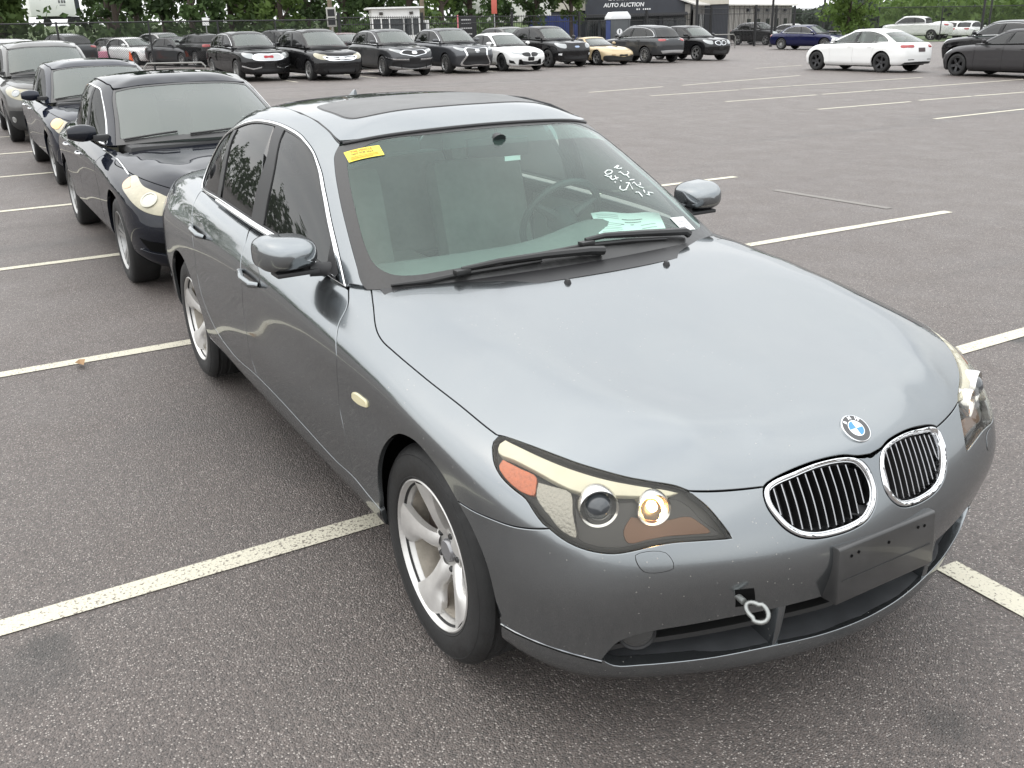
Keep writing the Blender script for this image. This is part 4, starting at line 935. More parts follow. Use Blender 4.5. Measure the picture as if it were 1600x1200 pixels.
# ---- traced outlines (photo pixels)
hood_side = [(580, 452), (583, 478), (588, 515), (597, 532), (615, 549), (660, 587), (720, 634), (776, 679)]
hl_top = [(786, 681), (825.6, 694.5), (865, 709.5), (904, 724), (944, 736), (983, 746.5), (1022.5, 753.5), (1056.6, 760), (1076, 767.5)]
hood_front = [(1114, 768), (1154, 765.5), (1193, 761)]
kid_top = [(1199, 754.5), (1235, 735), (1280, 718.5), (1319, 711), (1340, 712.5)]
hl_outer = [(779.7, 681), (771.5, 690), (770, 706), (773, 725.6), (783.6, 745), (803, 764.5), (821.7, 779.4), (834.8, 800), (848, 817.5), (858.4, 826)]
hl_bottom = [(862, 829), (878, 841.5), (899, 853), (928, 862), (959.5, 865.2), (988, 861), (1017, 854), (1049, 848), (1088, 845), (1144.5, 841)]
hl_inner = [(1125, 815), (1104, 791), (1076, 767.5)]
bump_gap = [(714, 783), (735, 796), (770, 811.6), (805, 823), (833, 826.5), (858.4, 826)]
arch_front = [(714, 783), (735, 822), (756, 871), (773.6, 937.6), (782, 976), (787.6, 1011), (798, 1032)]
arch_top = [(714, 783), (696.6, 752), (679, 725.8), (651, 692.5), (635, 682), (621, 679), (605.5, 689), (595, 706.5), (589.8, 731), (589.8, 759), (593, 790.6), (597, 812)]
door_front = [(544.7, 453), (541.8, 481), (529.6, 506), (525.7, 527), (525.7, 557), (527, 592), (530, 633), (537, 670), (545, 706), (553, 746)]
sill_line = [(594, 796), (575, 773), (553, 746), (524, 719), (512.6, 707), (470, 660), (436.7, 623.5), (402, 588), (366.7, 556), (347.7, 532)]
b_gap = [(396.5, 352), (384.5, 376), (378.4, 396), (377.5, 443), (379.8, 481), (385.7, 522), (392, 558), (402, 588)]
r_gap = [(315, 298), (305, 314), (300, 332), (300.5, 360), (303.5, 393), (307, 422.5), (312.7, 451.7), (323, 484), (334.6, 510), (347.7, 532)]
belt = [(315, 298), (340, 313.5), (370, 334), (396.5, 352), (437, 377), (490, 413), (544.7, 453)]
kidney = [(1194.5, 762), (1193.5, 775), (1199, 792), (1212.5, 811.5), (1229, 828), (1250, 839), (1274, 842), (1304, 837), (1334, 826.5), (1355, 813), (1367, 792), (1370, 768), (1365, 747), (1355, 728), (1340, 715.5), (1319, 713.5), (1280, 721), (1235, 738), (1206, 751)]
def cen_f(z):                                    # centre line of the nose at height z
    ts = np.linspace(0, LOW.tmax, 400); Q = LOW.eval(np.stack([np.zeros(400), ts], 1), False); m = ts < LOW.tk[8]
    i = np.argmin(np.abs(Q[:, 2]-z)+(~m)*9); return ('g', 0.0, ts[i], 'c')
def cen_t(x, S=LOW):                             # centre line of hood / deck at x
    ss = np.linspace(0, S.smax, 1500); Q = S.eval(np.stack([ss, np.full(1500, S.tmax)], 1), False)
    return ('g', ss[np.argmin(np.abs(Q[:, 0]-x))], S.tmax, 'c')
# ---- hood
hood = corner(P(*hood_side), 0, 7)+P(*hl_top[:-1])+[('p', *hl_top[-1], 'c')]+P(*hood_front[:-1])+[('p', *hood_front[-1], 'c')]+P(*kid_top)+[cen_f(.716), ('g', 0, LOW.tmax, 'c'), cen_t(-.47)]+P((820, 421), (700, 437.5))
# crease lines on the hood
def hood_crease(Pp, Nn):
    x, y = Pp[:, 0], np.abs(Pp[:, 1])
    yc = np.interp(x, [-.6, .0, .45, .72], [.76, .64, .53, .40]); amp = np.interp(x, [-.6, -.3, .3, .72], [.001, .002, .002, .001])
    d = (y-yc)/.075; h = amp*np.exp(-d*d)
    e = -2*d/.075*h*np.sign(Pp[:, 1])
    Pp = Pp.copy(); Pp[:, 2] += h; Nn = Nn.copy(); Nn[:, 1] -= e*Nn[:, 2]; Nn /= np.linalg.norm(Nn, axis=1)[:, None]
    return Pp, Nn
panel('hood', LOW, resolve(LOW, hood), PAINT, hero, height=HOOD_Z, disp=hood_crease, sym=True, ds=.03, blend=.10)
# ---- bumper with the lower intake cut out
intake_top = [(941, 1031), (950, 1020), (962.5, 1007), (977.5, 998.7), (1012, 989), (1075, 978), (1150, 964), (1247, 943), (1310, 925)]
intake_bot = [(1300, 986), (1200, 1010), (1100, 1029), (1000, 1039), (960, 1040)]
zt = LOW.eval(LOW.px(1310, 925)[None], False)[0]; zb = LOW.eval(LOW.px(1300, 986)[None], False)[0]
def st_near_centre(z):
    g = cen_f(z); return ('g', .004, g[2], 'c')
intake_h = corner(P(*intake_top), 0)+[st_near_centre(zt[2]), st_near_centre(zb[2])]+P(*intake_bot)
print('intake z', zt, zb)
bump = corner(P(*bump_gap), 0, 5)+P(*hl_bottom[:-1])+[('p', *hl_bottom[-1], 'c')]+P(*hl_inner[:-1])+[('p', *hl_inner[-1], 'c')]+P(*hood_front[:-1])+[('p', *hood_front[-1], 'c')]
kid_lower = kidney[0:15]
bump += P(*kid_lower[1:-1])+[('p', *kid_lower[-1], 'c'), cen_f(.708)]
ilp = resolve(LOW, intake_h)
# the intake reaches the centre plane, so the bumper outline runs round it
bump_up = bump+[cen_f(zt[2])]+[('p', *q) for q in reversed(intake_top[1:])]+[('p', *intake_top[0], 'c')]+[('p', *q) for q in reversed(intake_bot)]+[cen_f(zb[2]), ('g', 0, 0, 'c')]+[('g', s_, 0) for s_ in LOW.sk[1:4]]+[('g', LOW.sk[4]-.02, 0, 'c')]+[('p', *q) for q in reversed(arch_front[1:])]
panel('front_bumper', LOW, resolve(LOW, bump_up), PAINT, hero, sym=True, ds=.022, flange=.03)
# ---- fenders, doors, sills, quarters
fender = corner(P(*hood_side), 0, 7)+P(*hl_outer[:-1])+[('p', *hl_outer[-1], 'c')]+P(*reversed(bump_gap[1:-1]))+[('p', *bump_gap[0], 'c')]+P(*arch_top[1:-1])+[('p', *arch_top[-1], 'c')]+[('p', *sill_line[0], 'c')]+P(*sill_line[1:2])+[('p', *sill_line[2], 'c')]+P(*reversed(door_front[1:-1]))+[('p', *door_front[0], 'c'), ('p', 546, 443, 'c'), ('p', 567, 446)]
panel('front_fender', LOW, resolve(LOW, fender), PAINT, hero, both=True)
fdoor = [('p', *door_front[0], 'c')]+P(*door_front[1:-1])+[('p', *door_front[-1], 'c')]+P(*sill_line[3:7])+[('p', *b_gap[-1], 'c')]+P(*reversed(b_gap[1:-1]))+[('p', *b_gap[0], 'c')]+P(*belt[4:6])
fd = panel('front_door', LOW, resolve(LOW, fdoor), PAINT, hero, both=True)
rdoor = [('p', *b_gap[0], 'c')]+P(*b_gap[1:-1])+[('p', *b_gap[-1], 'c')]+P(*sill_line[8:9])+[('p', *r_gap[-1], 'c')]+P(*reversed(r_gap[1:-1]))+[('p', *r_gap[0], 'c')]+P(*belt[1:3])
rd = panel('rear_door', LOW, resolve(LOW, rdoor), PAINT, hero, both=True)
def arc(cx, cz, r_, a0, a1, n): return [('s', cx+r_*math.cos(R(a0+(a1-a0)*i/n)), cz+r_*math.sin(R(a0+(a1-a0)*i/n))) for i in range(n+1)]
rarch = arc(-2.888, .322, .372, -6, 190, 14)
sillp = [('p', *sill_line[0], 'c')]+P(*sill_line[1:-1])+[('p', *sill_line[-1], 'c'), ('s', -2.515, .34, 'c'), ('g', LOW.sk[12], 0, 'c'), ('g', LOW.sk[8]+.1, 0, 'c'), ('p', 600, 828, 'c')]
panel('sill', LOW, resolve(LOW, sillp), PAINT, hero, both=True)
quart = [('p', *r_gap[0], 'c')]+P(*r_gap[1:-1])+[('p', *r_gap[-1], 'c')]+[rarch[0]+('c',)]+rarch[1:-1]+[rarch[-1]+('c',), ('s', -3.35, .47, 'c'), ('s', -3.6, .48), ('b', -.72, .50, 'c'), ('b', -.72, .9, 'c'), ('g', LOW.sk[16]-.05, LOW.tk[7], 'c'), ('g', LOW.sk[15], LOW.tk[7]+.03), ('g', LOW.sk[14]+.1, LOW.tk[7]+.10), ('g', LOW.sk[14]-.1, LOW.tk[7]+.16, 'c'), ('g', LOW.sk[13]-.1, LOW.tk[7]+.10, 'c')]
panel('rear_quarter_panel', LOW, resolve(LOW, quart), PAINT, hero, both=True)
rb = [rarch[-1]+('c',), ('s', -3.35, .465, 'c'), ('s', -3.6, .475), ('b', -.72, .495, 'c'), ('b', -.66, .62), ('b', -.5, .63), ('b', -.2, .63), ('g', LOW.smax, LOW.tk[3]+.04, 'c'), ('g', LOW.smax, 0, 'c'), ('g', LOW.sk[17], 0), ('g', LOW.sk[16], 0), ('g', LOW.sk[15], 0), ('g', LOW.sk[14]+.06, .03, 'c')]
panel('rear_bumper', LOW, resolve(LOW, rb), PAINT, hero, sym=True)
deck = [('b', -.715, .90, 'c'), ('b', -.66, .63, 'c'), ('b', -.4, .64), ('g', LOW.smax, LOW.tk[3]+.05, 'c'), ('g', LOW.smax, LOW.tmax, 'c'), cen_t(-3.36), ('t', -3.31, -.3), ('t', -3.20, -.55, 'c'), ('g', LOW.sk[14]+.1, LOW.tk[7]+.103), ('g', LOW.sk[15], LOW.tk[7]+.033), ('g', LOW.sk[16]-.05, LOW.tk[7]+.003, 'c')]
panel('trunk_lid', LOW, resolve(LOW, deck), PAINT, hero, sym=True, ds=.03)
# ---- cabin: windscreen, pillars, roof
ws_edge = [(529, 229), (522.8, 243), (523, 257), (527, 288), (534.6, 327), (545, 369), (555.6, 408), (566, 445)]
gutter = [(531.6, 225), (515, 205.5), (497, 190.5), (470, 177), (434, 166.5)]
ws_top = [(529, 229), (613.7, 216.5), (660, 210)]
chrome_out = [(315, 297), (315.5, 288), (320, 264), (329, 240), (347, 216), (371, 196.5), (395, 187.5), (422, 188.4), (452, 198.6), (476, 216), (491, 237), (501.5, 264), (509, 300), (518, 345), (528.6, 390), (544.5, 453)]
def cen_T(x): return cen_t(x, TOP)
def cen_W(z):
    ts = np.linspace(0, TOP.tk[3], 400); Q = TOP.eval(np.stack([np.zeros(400), ts], 1), False)
    return ('g', 0.0, ts[np.argmin(np.abs(Q[:, 2]-z))], 'c')
ws = [('p', *ws_edge[0], 'c')]+P(*ws_edge[1:-1])+[('p', *ws_edge[-1]), ('g', TOP.sk[3]+.04, 0.0, 'c'), ('g', TOP.sk[2], 0), ('g', TOP.sk[1], 0), ('g', 0, 0, 'c'), ('g', 0, TOP.tk[2], 'c'), ('g', TOP.sk[1], TOP.tk[2]), ('g', TOP.sk[2], TOP.tk[2])]
WS_LOOP = resolve(TOP, ws)
WS_CLEAR = [(542.5, 246), (546, 283.7), (557.5, 336), (572.5, 388.7), (587.5, 415), (610, 428), (632.5, 430.7), (707.5, 420.6), (820, 400)]
GL_WS = glass('windscreen_glass', (.72, .90, .83), .075, (.38, .54, .48), ior=1.52, speck='smear', f0k=1.0)
GL_SIDE = glass('tinted_side_glass', (.10, .11, .11), .03, (.4, .42, .42), ior=1.55, speck=False, fmax=.62)
FRIT = pbr('screen_border', (.022, .022, .022), .35, noise=.3, nscale=60)
wsg = panel('windshield', TOP, WS_LOOP, GL_WS, hero, sym=True, gap=.001, flange=.004)
clear = [('p', *WS_CLEAR[0], 'c')]+P(*WS_CLEAR[1:])+[('g', 0, .062, 'c'), ('g', 0, TOP.tk[2]-.022, 'c'), ('g', TOP.sk[1], TOP.tk[2]-.022), ('g', TOP.sk[2], TOP.tk[2]-.020)]
CL = resolve(TOP, clear)
frit_loop = [('p', *ws_edge[0], 'c')]+P(*ws_edge[1:])+[('g', TOP.sk[3]+.04, 0.0, 'c'), ('g', TOP.sk[2], 0), ('g', TOP.sk[1], 0), ('g', 0, 0, 'c'), ('g', 0, .062, 'c')]+P(*reversed(WS_CLEAR[1:]))+[('p', *WS_CLEAR[0], 'c'), ('g', TOP.sk[2], TOP.tk[2]-.020), ('g', TOP.sk[1], TOP.tk[2]-.022), ('g', 0, TOP.tk[2]-.022, 'c'), ('g', 0, TOP.tk[2], 'c'), ('g', TOP.sk[1], TOP.tk[2]), ('g', TOP.sk[2], TOP.tk[2])]
fr_ = panel('windshield_border', TOP, resolve(TOP, frit_loop), FRIT, hero, sym=True, offset=.0012, gap=.0005, rnd=.0005, flange=.003)
# shade band at the top of the screen
band = [('g', 0, TOP.tk[2]-.022, 'c'), ('g', TOP.sk[1], TOP.tk[2]-.022), ('g', TOP.sk[2], TOP.tk[2]-.020), ('p', 544, 236, 'c'), ('p', 546, 262, 'c'), ('g', TOP.sk[2], TOP.tk[2]-.115), ('g', TOP.sk[1], TOP.tk[2]-.115), ('g', 0, TOP.tk[2]-.115, 'c')]
GL_BAND = glass('shade_band', (.32, .55, .55), .0, (.2, .3, .3), ior=1.02, speck=False)
panel('shade_band', TOP, resolve(TOP, band), GL_BAND, wsg, sym=True, offset=-.004, gap=0, rnd=.0003, flange=.0005)
# roof, sunroof, roof seal
rp2 = [top_rows[r_][c_] for r_ in (3, 4, 5) for c_ in range(NCT)]+[top_rows[2][c_] for c_ in (0, 1, 2, 11, 12, 13)]
ROOF_Z = Height(rp2, 3e-4)
tw = TOP.tk[2]+.010
roof = [('p', *gutter[0], 'c')]+P(*gutter[1:])+[('g', TOP.sk[8], TOP.tk[3]+.006), ('g', TOP.sk[9], TOP.tk[3]-.005), ('g', TOP.sk[10], TOP.tk[2]+.03, 'c'), ('g', TOP.sk[11], TOP.tk[2]+.012), ('g', TOP.sk[12], TOP.tk[2]+.012), ('g', TOP.smax, TOP.tk[2]+.012, 'c'), ('g', TOP.smax, TOP.tmax, 'c'), ('g', 0, TOP.tmax, 'c'), ('g', 0, tw, 'c'), ('g', TOP.sk[1], tw), ('g', TOP.sk[2], tw)]
panel('roof', TOP, resolve(TOP, roof), PAINT, hero, height=ROOF_Z, sym=True, ds=.03)
def sun_pts(d=0.0):
    L_ = []
    for (x, y) in ((-1.355, 0), (-1.358, .15), (-1.37, .28), (-1.395, .39), (-1.425, .432), (-1.47, .45), (-1.60, .455), (-1.80, .45), (-1.845, .43), (-1.865, .39), (-1.87, .2), (-1.87, 0)):
        cx, cy = -1.62, 0.0
        L_.append((x-(d if x > cx else -d)*(1 if abs(x-cx) > .2 else 0), y-(d if y > .4 else 0)))
    return L_
def roof_patch(name, pts, mat, off, **k):
    """panel on the roof given by x, |y| points from the centre front round to the centre rear"""
    lp = smooth_loop(np.array([(x, -y) for x, y in pts]), [i in (0, len(pts)-1) for i in range(len(pts))], .02)
    class Flat:
        sgn = 1.0
        def eval(s, st): 
            p = np.stack([st[:, 0], st[:, 1], np.zeros(len(st))], 1); return ROOF_Z(p, None)
    return panel(name, Flat(), lp, mat, hero, sym=True, offset=off, ds=.03, **k)
SUNROOF = pbr('sunroof_glass', (.034, .034, .034), .36, 0, spec=.35, noise=.15, nscale=5)
roof_patch('sunroof_seal', sun_pts(-.008), BLACK, .0008, gap=0, rnd=.0006, flange=.002)
roof_patch('sunroof', sun_pts(), SUNROOF, .0022, gap=0, rnd=.001, flange=.003)
# roof joint lines beside the roof panel
side = [('p', 546, 443, 'c'), ('p', 567, 446, 'c')]+P(*reversed(ws_edge[1:-1]))+[('p', *gutter[0], 'c')]+P(*gutter[1:])+[('g', TOP.sk[8], TOP.tk[3]+.006), ('g', TOP.sk[9], TOP.tk[3]-.005), ('g', TOP.sk[10], TOP.tk[2]+.03, 'c'), ('g', TOP.sk[10]+.05, TOP.tk[1]), ('g', TOP.sk[11], .0, 'c'), ('g', TOP.sk[10], 0), ('g', TOP.sk[9], -.0), ('p', *chrome_out[0], 'c')]+P(*chrome_out[1:-1])+[('p', *chrome_out[-1], 'c')]
panel('body_side_frame', TOP, resolve(TOP, side), PAINT, hero, both=True, gap=.0008)
# side glass with its bright trim
win = [('p', *chrome_out[0], 'c')]+P(*chrome_out[1:-1])+[('p', *chrome_out[-1], 'c')]+P(*[(a, b) for a, b in reversed(belt[1:-1])])
WLOOP = resolve(TOP, win)
tr_ = panel('window_trim', TOP, WLOOP, CHROME, hero, holes=[inset(WLOOP, .024)], both=True, offset=.004, gap=.001, rnd=.005, flange=.010)
panel('window_seal', TOP, inset(WLOOP, .022), BLACK, hero, holes=[inset(WLOOP, .032)], both=True, offset=.0005, gap=0, rnd=.001, flange=.006)
GLL = inset(WLOOP, .026)
def st(px, py): return TOP.px(px, py)
b0, b1 = st(425, 199), st(402, 349)          # rear edge of the centre pillar line
c0_, c1_ = st(443, 205), st(410, 352)
q0, q1 = st(367.5, 205.5), st(341.5, 307)
front_g = clip_half(GLL, c0_, c1_, True); 
if not in_poly(np.array([st(470, 300)]), front_g)[0]: front_g = clip_half(GLL, c0_, c1_, False)
rest = clip_half(GLL, b0, b1, True)
if not in_poly(np.array([st(370, 270)]), rest)[0]: rest = clip_half(GLL, b0, b1, False)
rear_g = clip_half(rest, q0, q1, True)
if not in_poly(np.array([st(385, 270)]), rear_g)[0]: rear_g = clip_half(rest, q0, q1, False)
quar_g = clip_half(rest, q0, q1, True)
if in_poly(np.array([st(385, 270)]), quar_g)[0]: quar_g = clip_half(rest, q0, q1, False)
panel('front_door_glass', TOP, front_g, GL_SIDE, hero, both=True, offset=-.004, gap=0, flange=.003)
panel('rear_door_glass', TOP, rear_g, GL_SIDE, hero, both=True, offset=-.004, gap=0, flange=.003)
panel('quarter_glass', TOP, quar_g, GL_SIDE, hero, both=True, offset=-.004, gap=0, flange=.003)
bp_ = [('p', 431, 196.5, 'c'), ('p', 445, 202, 'c'), ('p', 429.5, 255), ('p', 418, 312), ('p', 410.5, 356, 'c'), ('p', 392, 344, 'c'), ('p', 403, 288), ('p', 418, 240)]
panel('centre_pillar', TOP, resolve(TOP, bp_), pbr('pillar_black', (.022, .022, .023), .55), hero, both=True, offset=.001, gap=0, flange=.01)
qd = [('p', 366, 203, 'c'), ('p', 370.5, 202, 'c'), ('p', 344.5, 309, 'c'), ('p', 339.5, 306, 'c')]
panel('window_divider', TOP, resolve(TOP, qd), BLACK, hero, both=True, offset=.001, gap=0, flange=.01)
sail = [('p', 519, 366, 'c'), ('p', 509, 423, 'c'), ('p', 540, 449, 'c'), ('p', 529, 394, 'c')]
panel('mirror_base', TOP, resolve(TOP, sail), SATIN, hero, both=True, offset=.002, gap=0, flange=.01)
rw = [('g', TOP.sk[10]+.10, TOP.tk[2]-.03, 'c'), ('g', TOP.sk[10]+.13, TOP.tk[1]), ('g', TOP.sk[11]+.02, .05, 'c'), ('g', TOP.sk[12], .05), ('g', TOP.smax, .05, 'c'), ('g', TOP.smax, TOP.tk[2]-.01, 'c'), ('g', TOP.sk[12], TOP.tk[2]-.01)]
rwl = resolve(TOP, rw)
panel('rear_window', TOP, rwl, glass('rear_glass', (.12, .14, .13), .05, ior=1.5, speck=False), hero, sym=True)
rwf = [('g', TOP.sk[10]+.045, TOP.tk[2]+.02, 'c'), ('g', TOP.sk[10]+.06, TOP.tk[1]), ('g', TOP.sk[11]-.03, .0, 'c'), ('g', TOP.sk[12], 0.), ('g', TOP.smax, 0., 'c'), ('g', TOP.smax, .052, 'c'), ('g', TOP.sk[12], .052), ('g', TOP.sk[11]+.022, .052, 'c'), ('g', TOP.sk[10]+.132, TOP.tk[1]), ('g', TOP.sk[10]+.102, TOP.tk[2]-.032, 'c'), ('g', TOP.sk[12], TOP.tk[2]-.012), ('g', TOP.smax, TOP.tk[2]-.012, 'c'), ('g', TOP.smax, TOP.tk[2]+.008, 'c'), ('g', TOP.sk[12], TOP.tk[2]+.008)]
panel('rear_window_frame', TOP, resolve(TOP, rwf), BLACK, hero, sym=True, offset=-.001)
# ---------------- dark inner structure so that no gap shows daylight
def inner_shell(S, off, keep, name):
    G, F, _ = S.tessellate(.05); Pq, Nq = S.eval(G); Pq = Pq-Nq*S.sgn*off
    F = [f for f in F if keep(Pq[f].mean(0))]
    V = np.concatenate([Pq, Pq*[1, -1, 1]]); F2 = [tuple(i+len(Pq) for i in reversed(f)) for f in F]
    return link(name, mesh_np(name, V, [tuple(f) for f in F]+F2), VOID, hero)
def keep_low(c):
    for cx in (0, -2.888):
        if math.hypot(c[0]-cx, c[2]-.33) < .44 and abs(c[1]) > .5: return False
    if c[0] > -.3 and c[0] < .9 and c[2] < .78: return False      # lamps, grille and intake have their own backs
    if -3.45 < c[0] < -.55 and abs(c[1]) < .74 and c[2] > .8: return False
    return True
inner_shell(LOW, .03, keep_low, 'inner_body')
b = MB()
b.box((-1.44, 0, .24), (1.95, 1.62, .12)); b.box((-1.44, 0, .30), (4.1, 1.05, .14)); b.box((.33, 0, .33), (.5, 1.05, .2)); b.box((-3.6, 0, .42), (.55, 1.3, .22))
b.build('underbody', VOID, hero)
for cx in (0, -2.888):
    for s_ in (-1, 1):
        b = MB(); pr = [(.0, s_*.56), (.40, s_*.56), (.40, s_*.875)]
        b.lathe(pr, 24, 'y', (cx, 0, .345), a0=R(0), a1=R(180)); b.build('wheel_well', VOID, hero, smooth=True)
# ---------------- head lamps
IVORY = pbr('yellowed_lamp_plastic', (.52, .495, .39), .5, coat=.1, noise=.08, nscale=20)
AMBER = pbr('amber_reflector', (.36, .075, .014), .30, coat=.5, noise=.25, nscale=120)
LAMPGREY = pbr('lamp_bezel', (.030, .028, .027), .3, metal=.3)
REFL = pbr('lamp_reflector', (.26, .25, .225), .3, .7, bump=1.0, bscale=140)
LENS = glass('lamp_lens', (.96, .95, .91), .010, (.60, .57, .46), ior=1.42, f0k=1.0, speck='smear')
hlp = corner(P(*hl_outer), 0)+P(*hl_bottom[:-1])+[('p', *hl_bottom[-1], 'c')]+P(*hl_inner[:-1])+P(*reversed(hl_top))
HL = resolve(LOW, hlp)
hl_house = panel('headlight', LOW, HL, pbr('lamp_housing', (.040, .038, .036), .4), hero, offset=-.042, gap=-.004, rnd=.001, flange=.002)
eye = [(789, 686), (812.5, 697.5), (852, 716), (891, 731.5), (943.7, 747.5), (996, 758), (1043.5, 765.5), (1061, 770), (1048.7, 774), (1022.5, 775), (970, 774), (930.6, 772), (896.5, 765.5), (870, 753.5), (838.7, 736), (802, 717), (778.4, 706.5), (780, 692)]
def hl_part(name, pts, mat, off, **k): return panel(name, LOW, resolve(LOW, corner(P(*pts), 0, 7)), mat, hl_house, offset=off, ds=.012, **k)
hl_part('eyelid_strip', eye, IVORY, -.003, gap=0, rnd=.003, flange=.02)
hl_part('amber_reflector', [(785, 716), (812, 730), (838, 745), (837, 758), (834, 773), (820, 771), (801, 759), (787, 745), (778, 726)], AMBER, -.006, gap=0, rnd=.002, flange=.02)
hl_part('side_reflector', [(840, 751), (862, 757), (892, 768), (895, 800), (899, 842), (888, 838), (872, 827), (857, 807), (843, 789), (836, 774)], REFL, -.010, gap=0, rnd=.002, flange=.02)
hl_part('lower_bezel', [(900, 772), (960, 779), (1062, 776), (1085, 790), (1105, 812), (1134, 836), (1088, 841), (1049, 844), (1017, 850), (988, 857), (959.5, 861), (928, 858), (903, 848), (898, 815)], LAMPGREY, -.032, gap=0, rnd=.002, flange=.01)
hl_part('inner_glow_patch', [(990, 805), (1040, 812), (1085, 806), (1098, 814), (1118, 832), (1088, 836), (1049, 839), (1017, 845), (985, 851), (978, 830)], pbr('lamp_glow_brown', (.105, .052, .027), .3, .4), -.027, gap=0, rnd=.002, flange=.006)  # lamp glow painted as a brown panel at the inner end
def lamp_axis(px, py, off):
    g = LOW.px(px, py); p, n = LOW.eval(g[None]); n = n[0]*LOW.sgn
    return p[0]-n*off, n
def round_lamp(px, py, r_, glow=None):
    c, n = lamp_axis(px, py, .013); ax = Vector((.90, -.38, .05)).normalized(); q = Vector((0, 0, 1)).rotation_difference(ax).to_matrix()
    def place(b, name, mat, par):
        b.v = [tuple(q @ Vector(v)+Vector(c)) for v in b.v]; return b.build(name, mat, par, smooth=True, angle=35)
    b = MB(); b.lathe([(r_, -.03), (r_, .004), (r_*.94, .010), (r_*.84, .006), (r_*.80, -.004), (r_*.68, -.010)], 40); ring = place(b, 'lamp_ring', pbr('lamp_ring_chrome', (.62, .61, .59), .16, 1.0), hl_house)
    if glow is None:
        b = MB(); b.lathe([(r_*.70, -.012), (r_*.66, .004), (r_*.52, .014), (r_*.3, .021), (0, .024)], 32); place(b, 'projector_lens', pbr('projector_glass', (.035, .04, .045), .03, coat=1.0), ring)
    else:
        b = MB(); b.lathe([(r_*.80, -.004), (r_*.6, -.02), (r_*.3, -.032), (0, -.036)], 32); place(b, 'bowl', pbr('glow_tinted_bowl', (.95, .72, .50), .30, .6), ring)  # warm colour paints the bulb's glow into the bowl
        b = MB(); b.lathe([(0, -.03), (.008, -.028), (.012, -.018), (.011, -.004), (.006, .004), (0, .006)], 16); place(b, 'bulb', pbr('lit_bulb', (1, .75, .4), .3, emit=(1.0, .62, .25), estr=30.0), ring)
round_lamp(936, 791, .049)
round_lamp(1023, 793, .042, glow=True)
hl_lens = panel('lens', LOW, HL, LENS, hl_house, offset=.0, gap=.0005, rnd=.0015, flange=.006, ds=.016)
hl2 = mirrored(hl_house)
for ch in list(hl_house.children):
    m_ = mirrored(ch, parent=hl2)
    for g_ in ch.children: mirrored(g_, parent=m_)
# ---------------- kidneys
KL = resolve(LOW, P(*kidney))
def kid():
    k_ = panel('kidney_grille', LOW, KL, CHROME, hero, holes=[inset(KL, .017)], offset=.004, gap=.001, rnd=.006, flange=.05, ds=.01)
    tray = panel('grille_surround', LOW, inset(KL, .004), pbr('grille_black', (.006, .006, .007), .4), k_, offset=-.052, gap=0, flange=.004)
    wall = panel('inner_ring', LOW, inset(KL, .015), CHROME, k_, holes=[inset(KL, .0185)], offset=-.004, gap=0, rnd=.001, flange=.045, ds=.01)
    I = inset(KL, .024); lo, hi = I[:, 0].min(), I[:, 0].max()
    for i in range(11):
        s_ = lo+(hi-lo)*(i+.55)/11.2; ys = []
        for a_, b_ in zip(I, np.roll(I, -1, 0)):
            if (a_[0]-s_)*(b_[0]-s_) < 0: ys.append(a_[1]+(b_[1]-a_[1])*(s_-a_[0])/(b_[0]-a_[0]))
        if len(ys) < 2: continue
        t0, t1 = min(ys), max(ys)
        lp = smooth_loop(np.array([(s_-.0019, t0), (s_+.0019, t0), (s_+.0019, t1), (s_-.0019, t1)]), [True]*4, .012)
        panel('slat', LOW, lp, pbr('slat_metal', (.38, .38, .39), .25, 1.0), k_, offset=-.014, gap=0, rnd=.0009, flange=.004, ds=.012)
        panel('fin', LOW, lp, pbr('fin_black', (.008, .008, .008), .5), k_, offset=-.0185, gap=0, rnd=.0005, flange=.025, ds=.012)
    return k_
kg = kid(); kg2 = mirrored(kg)
for ch in list(kg.children): mirrored(ch, parent=kg2)
# ---------------- wheels
RIMMAT = pbr('alloy_silver', (.60, .59, .57), .36, .6, noise=.12, nscale=14)
BARREL = pbr('alloy_barrel_dusty', (.42, .385, .33), .5, .4, noise=.25, nscale=18)
TYRE = pbr('tyre_rubber', (.013, .013, .013), .72, noise=.4, nscale=14, bump=.25, bscale=160)
DISC = pbr('brake_disc', (.20, .13, .09), .5, .6, noise=.5, nscale=20)
def tyre_mesh(Rt, Rr, W, n=72, grooves=True):
    """cross-section lathe: outer face towards -y"""
    h = W/2; sw = Rt-Rr
    prof = [(Rr-.012, -h*.80), (Rr, -h*.92), (Rr+.006, -h*.97), (Rr+sw*.25, -h*1.03), (Rr+sw*.5, -h*1.05), (Rr+sw*.75, -h*1.0), (Rt-.012, -h*.90), (Rt-.004, -h*.80)]
    if grooves:
        for c_ in (-.62, -.22, .22, .62):
            g = h*.05; prof += [(Rt, h*c_-g-.004), (Rt-.007, h*c_-g), (Rt-.007, h*c_+g), (Rt, h*c_+g+.004)]
    else: prof += [(Rt, -h*.4), (Rt, h*.4)]
    prof += [(Rt-.004, h*.80), (Rt-.012, h*.90), (Rt-sw*.5, h*1.05), (Rr, h*.95), (Rr-.012, h*.8)]
    b = MB(); b.lathe(prof, n, 'y'); return b
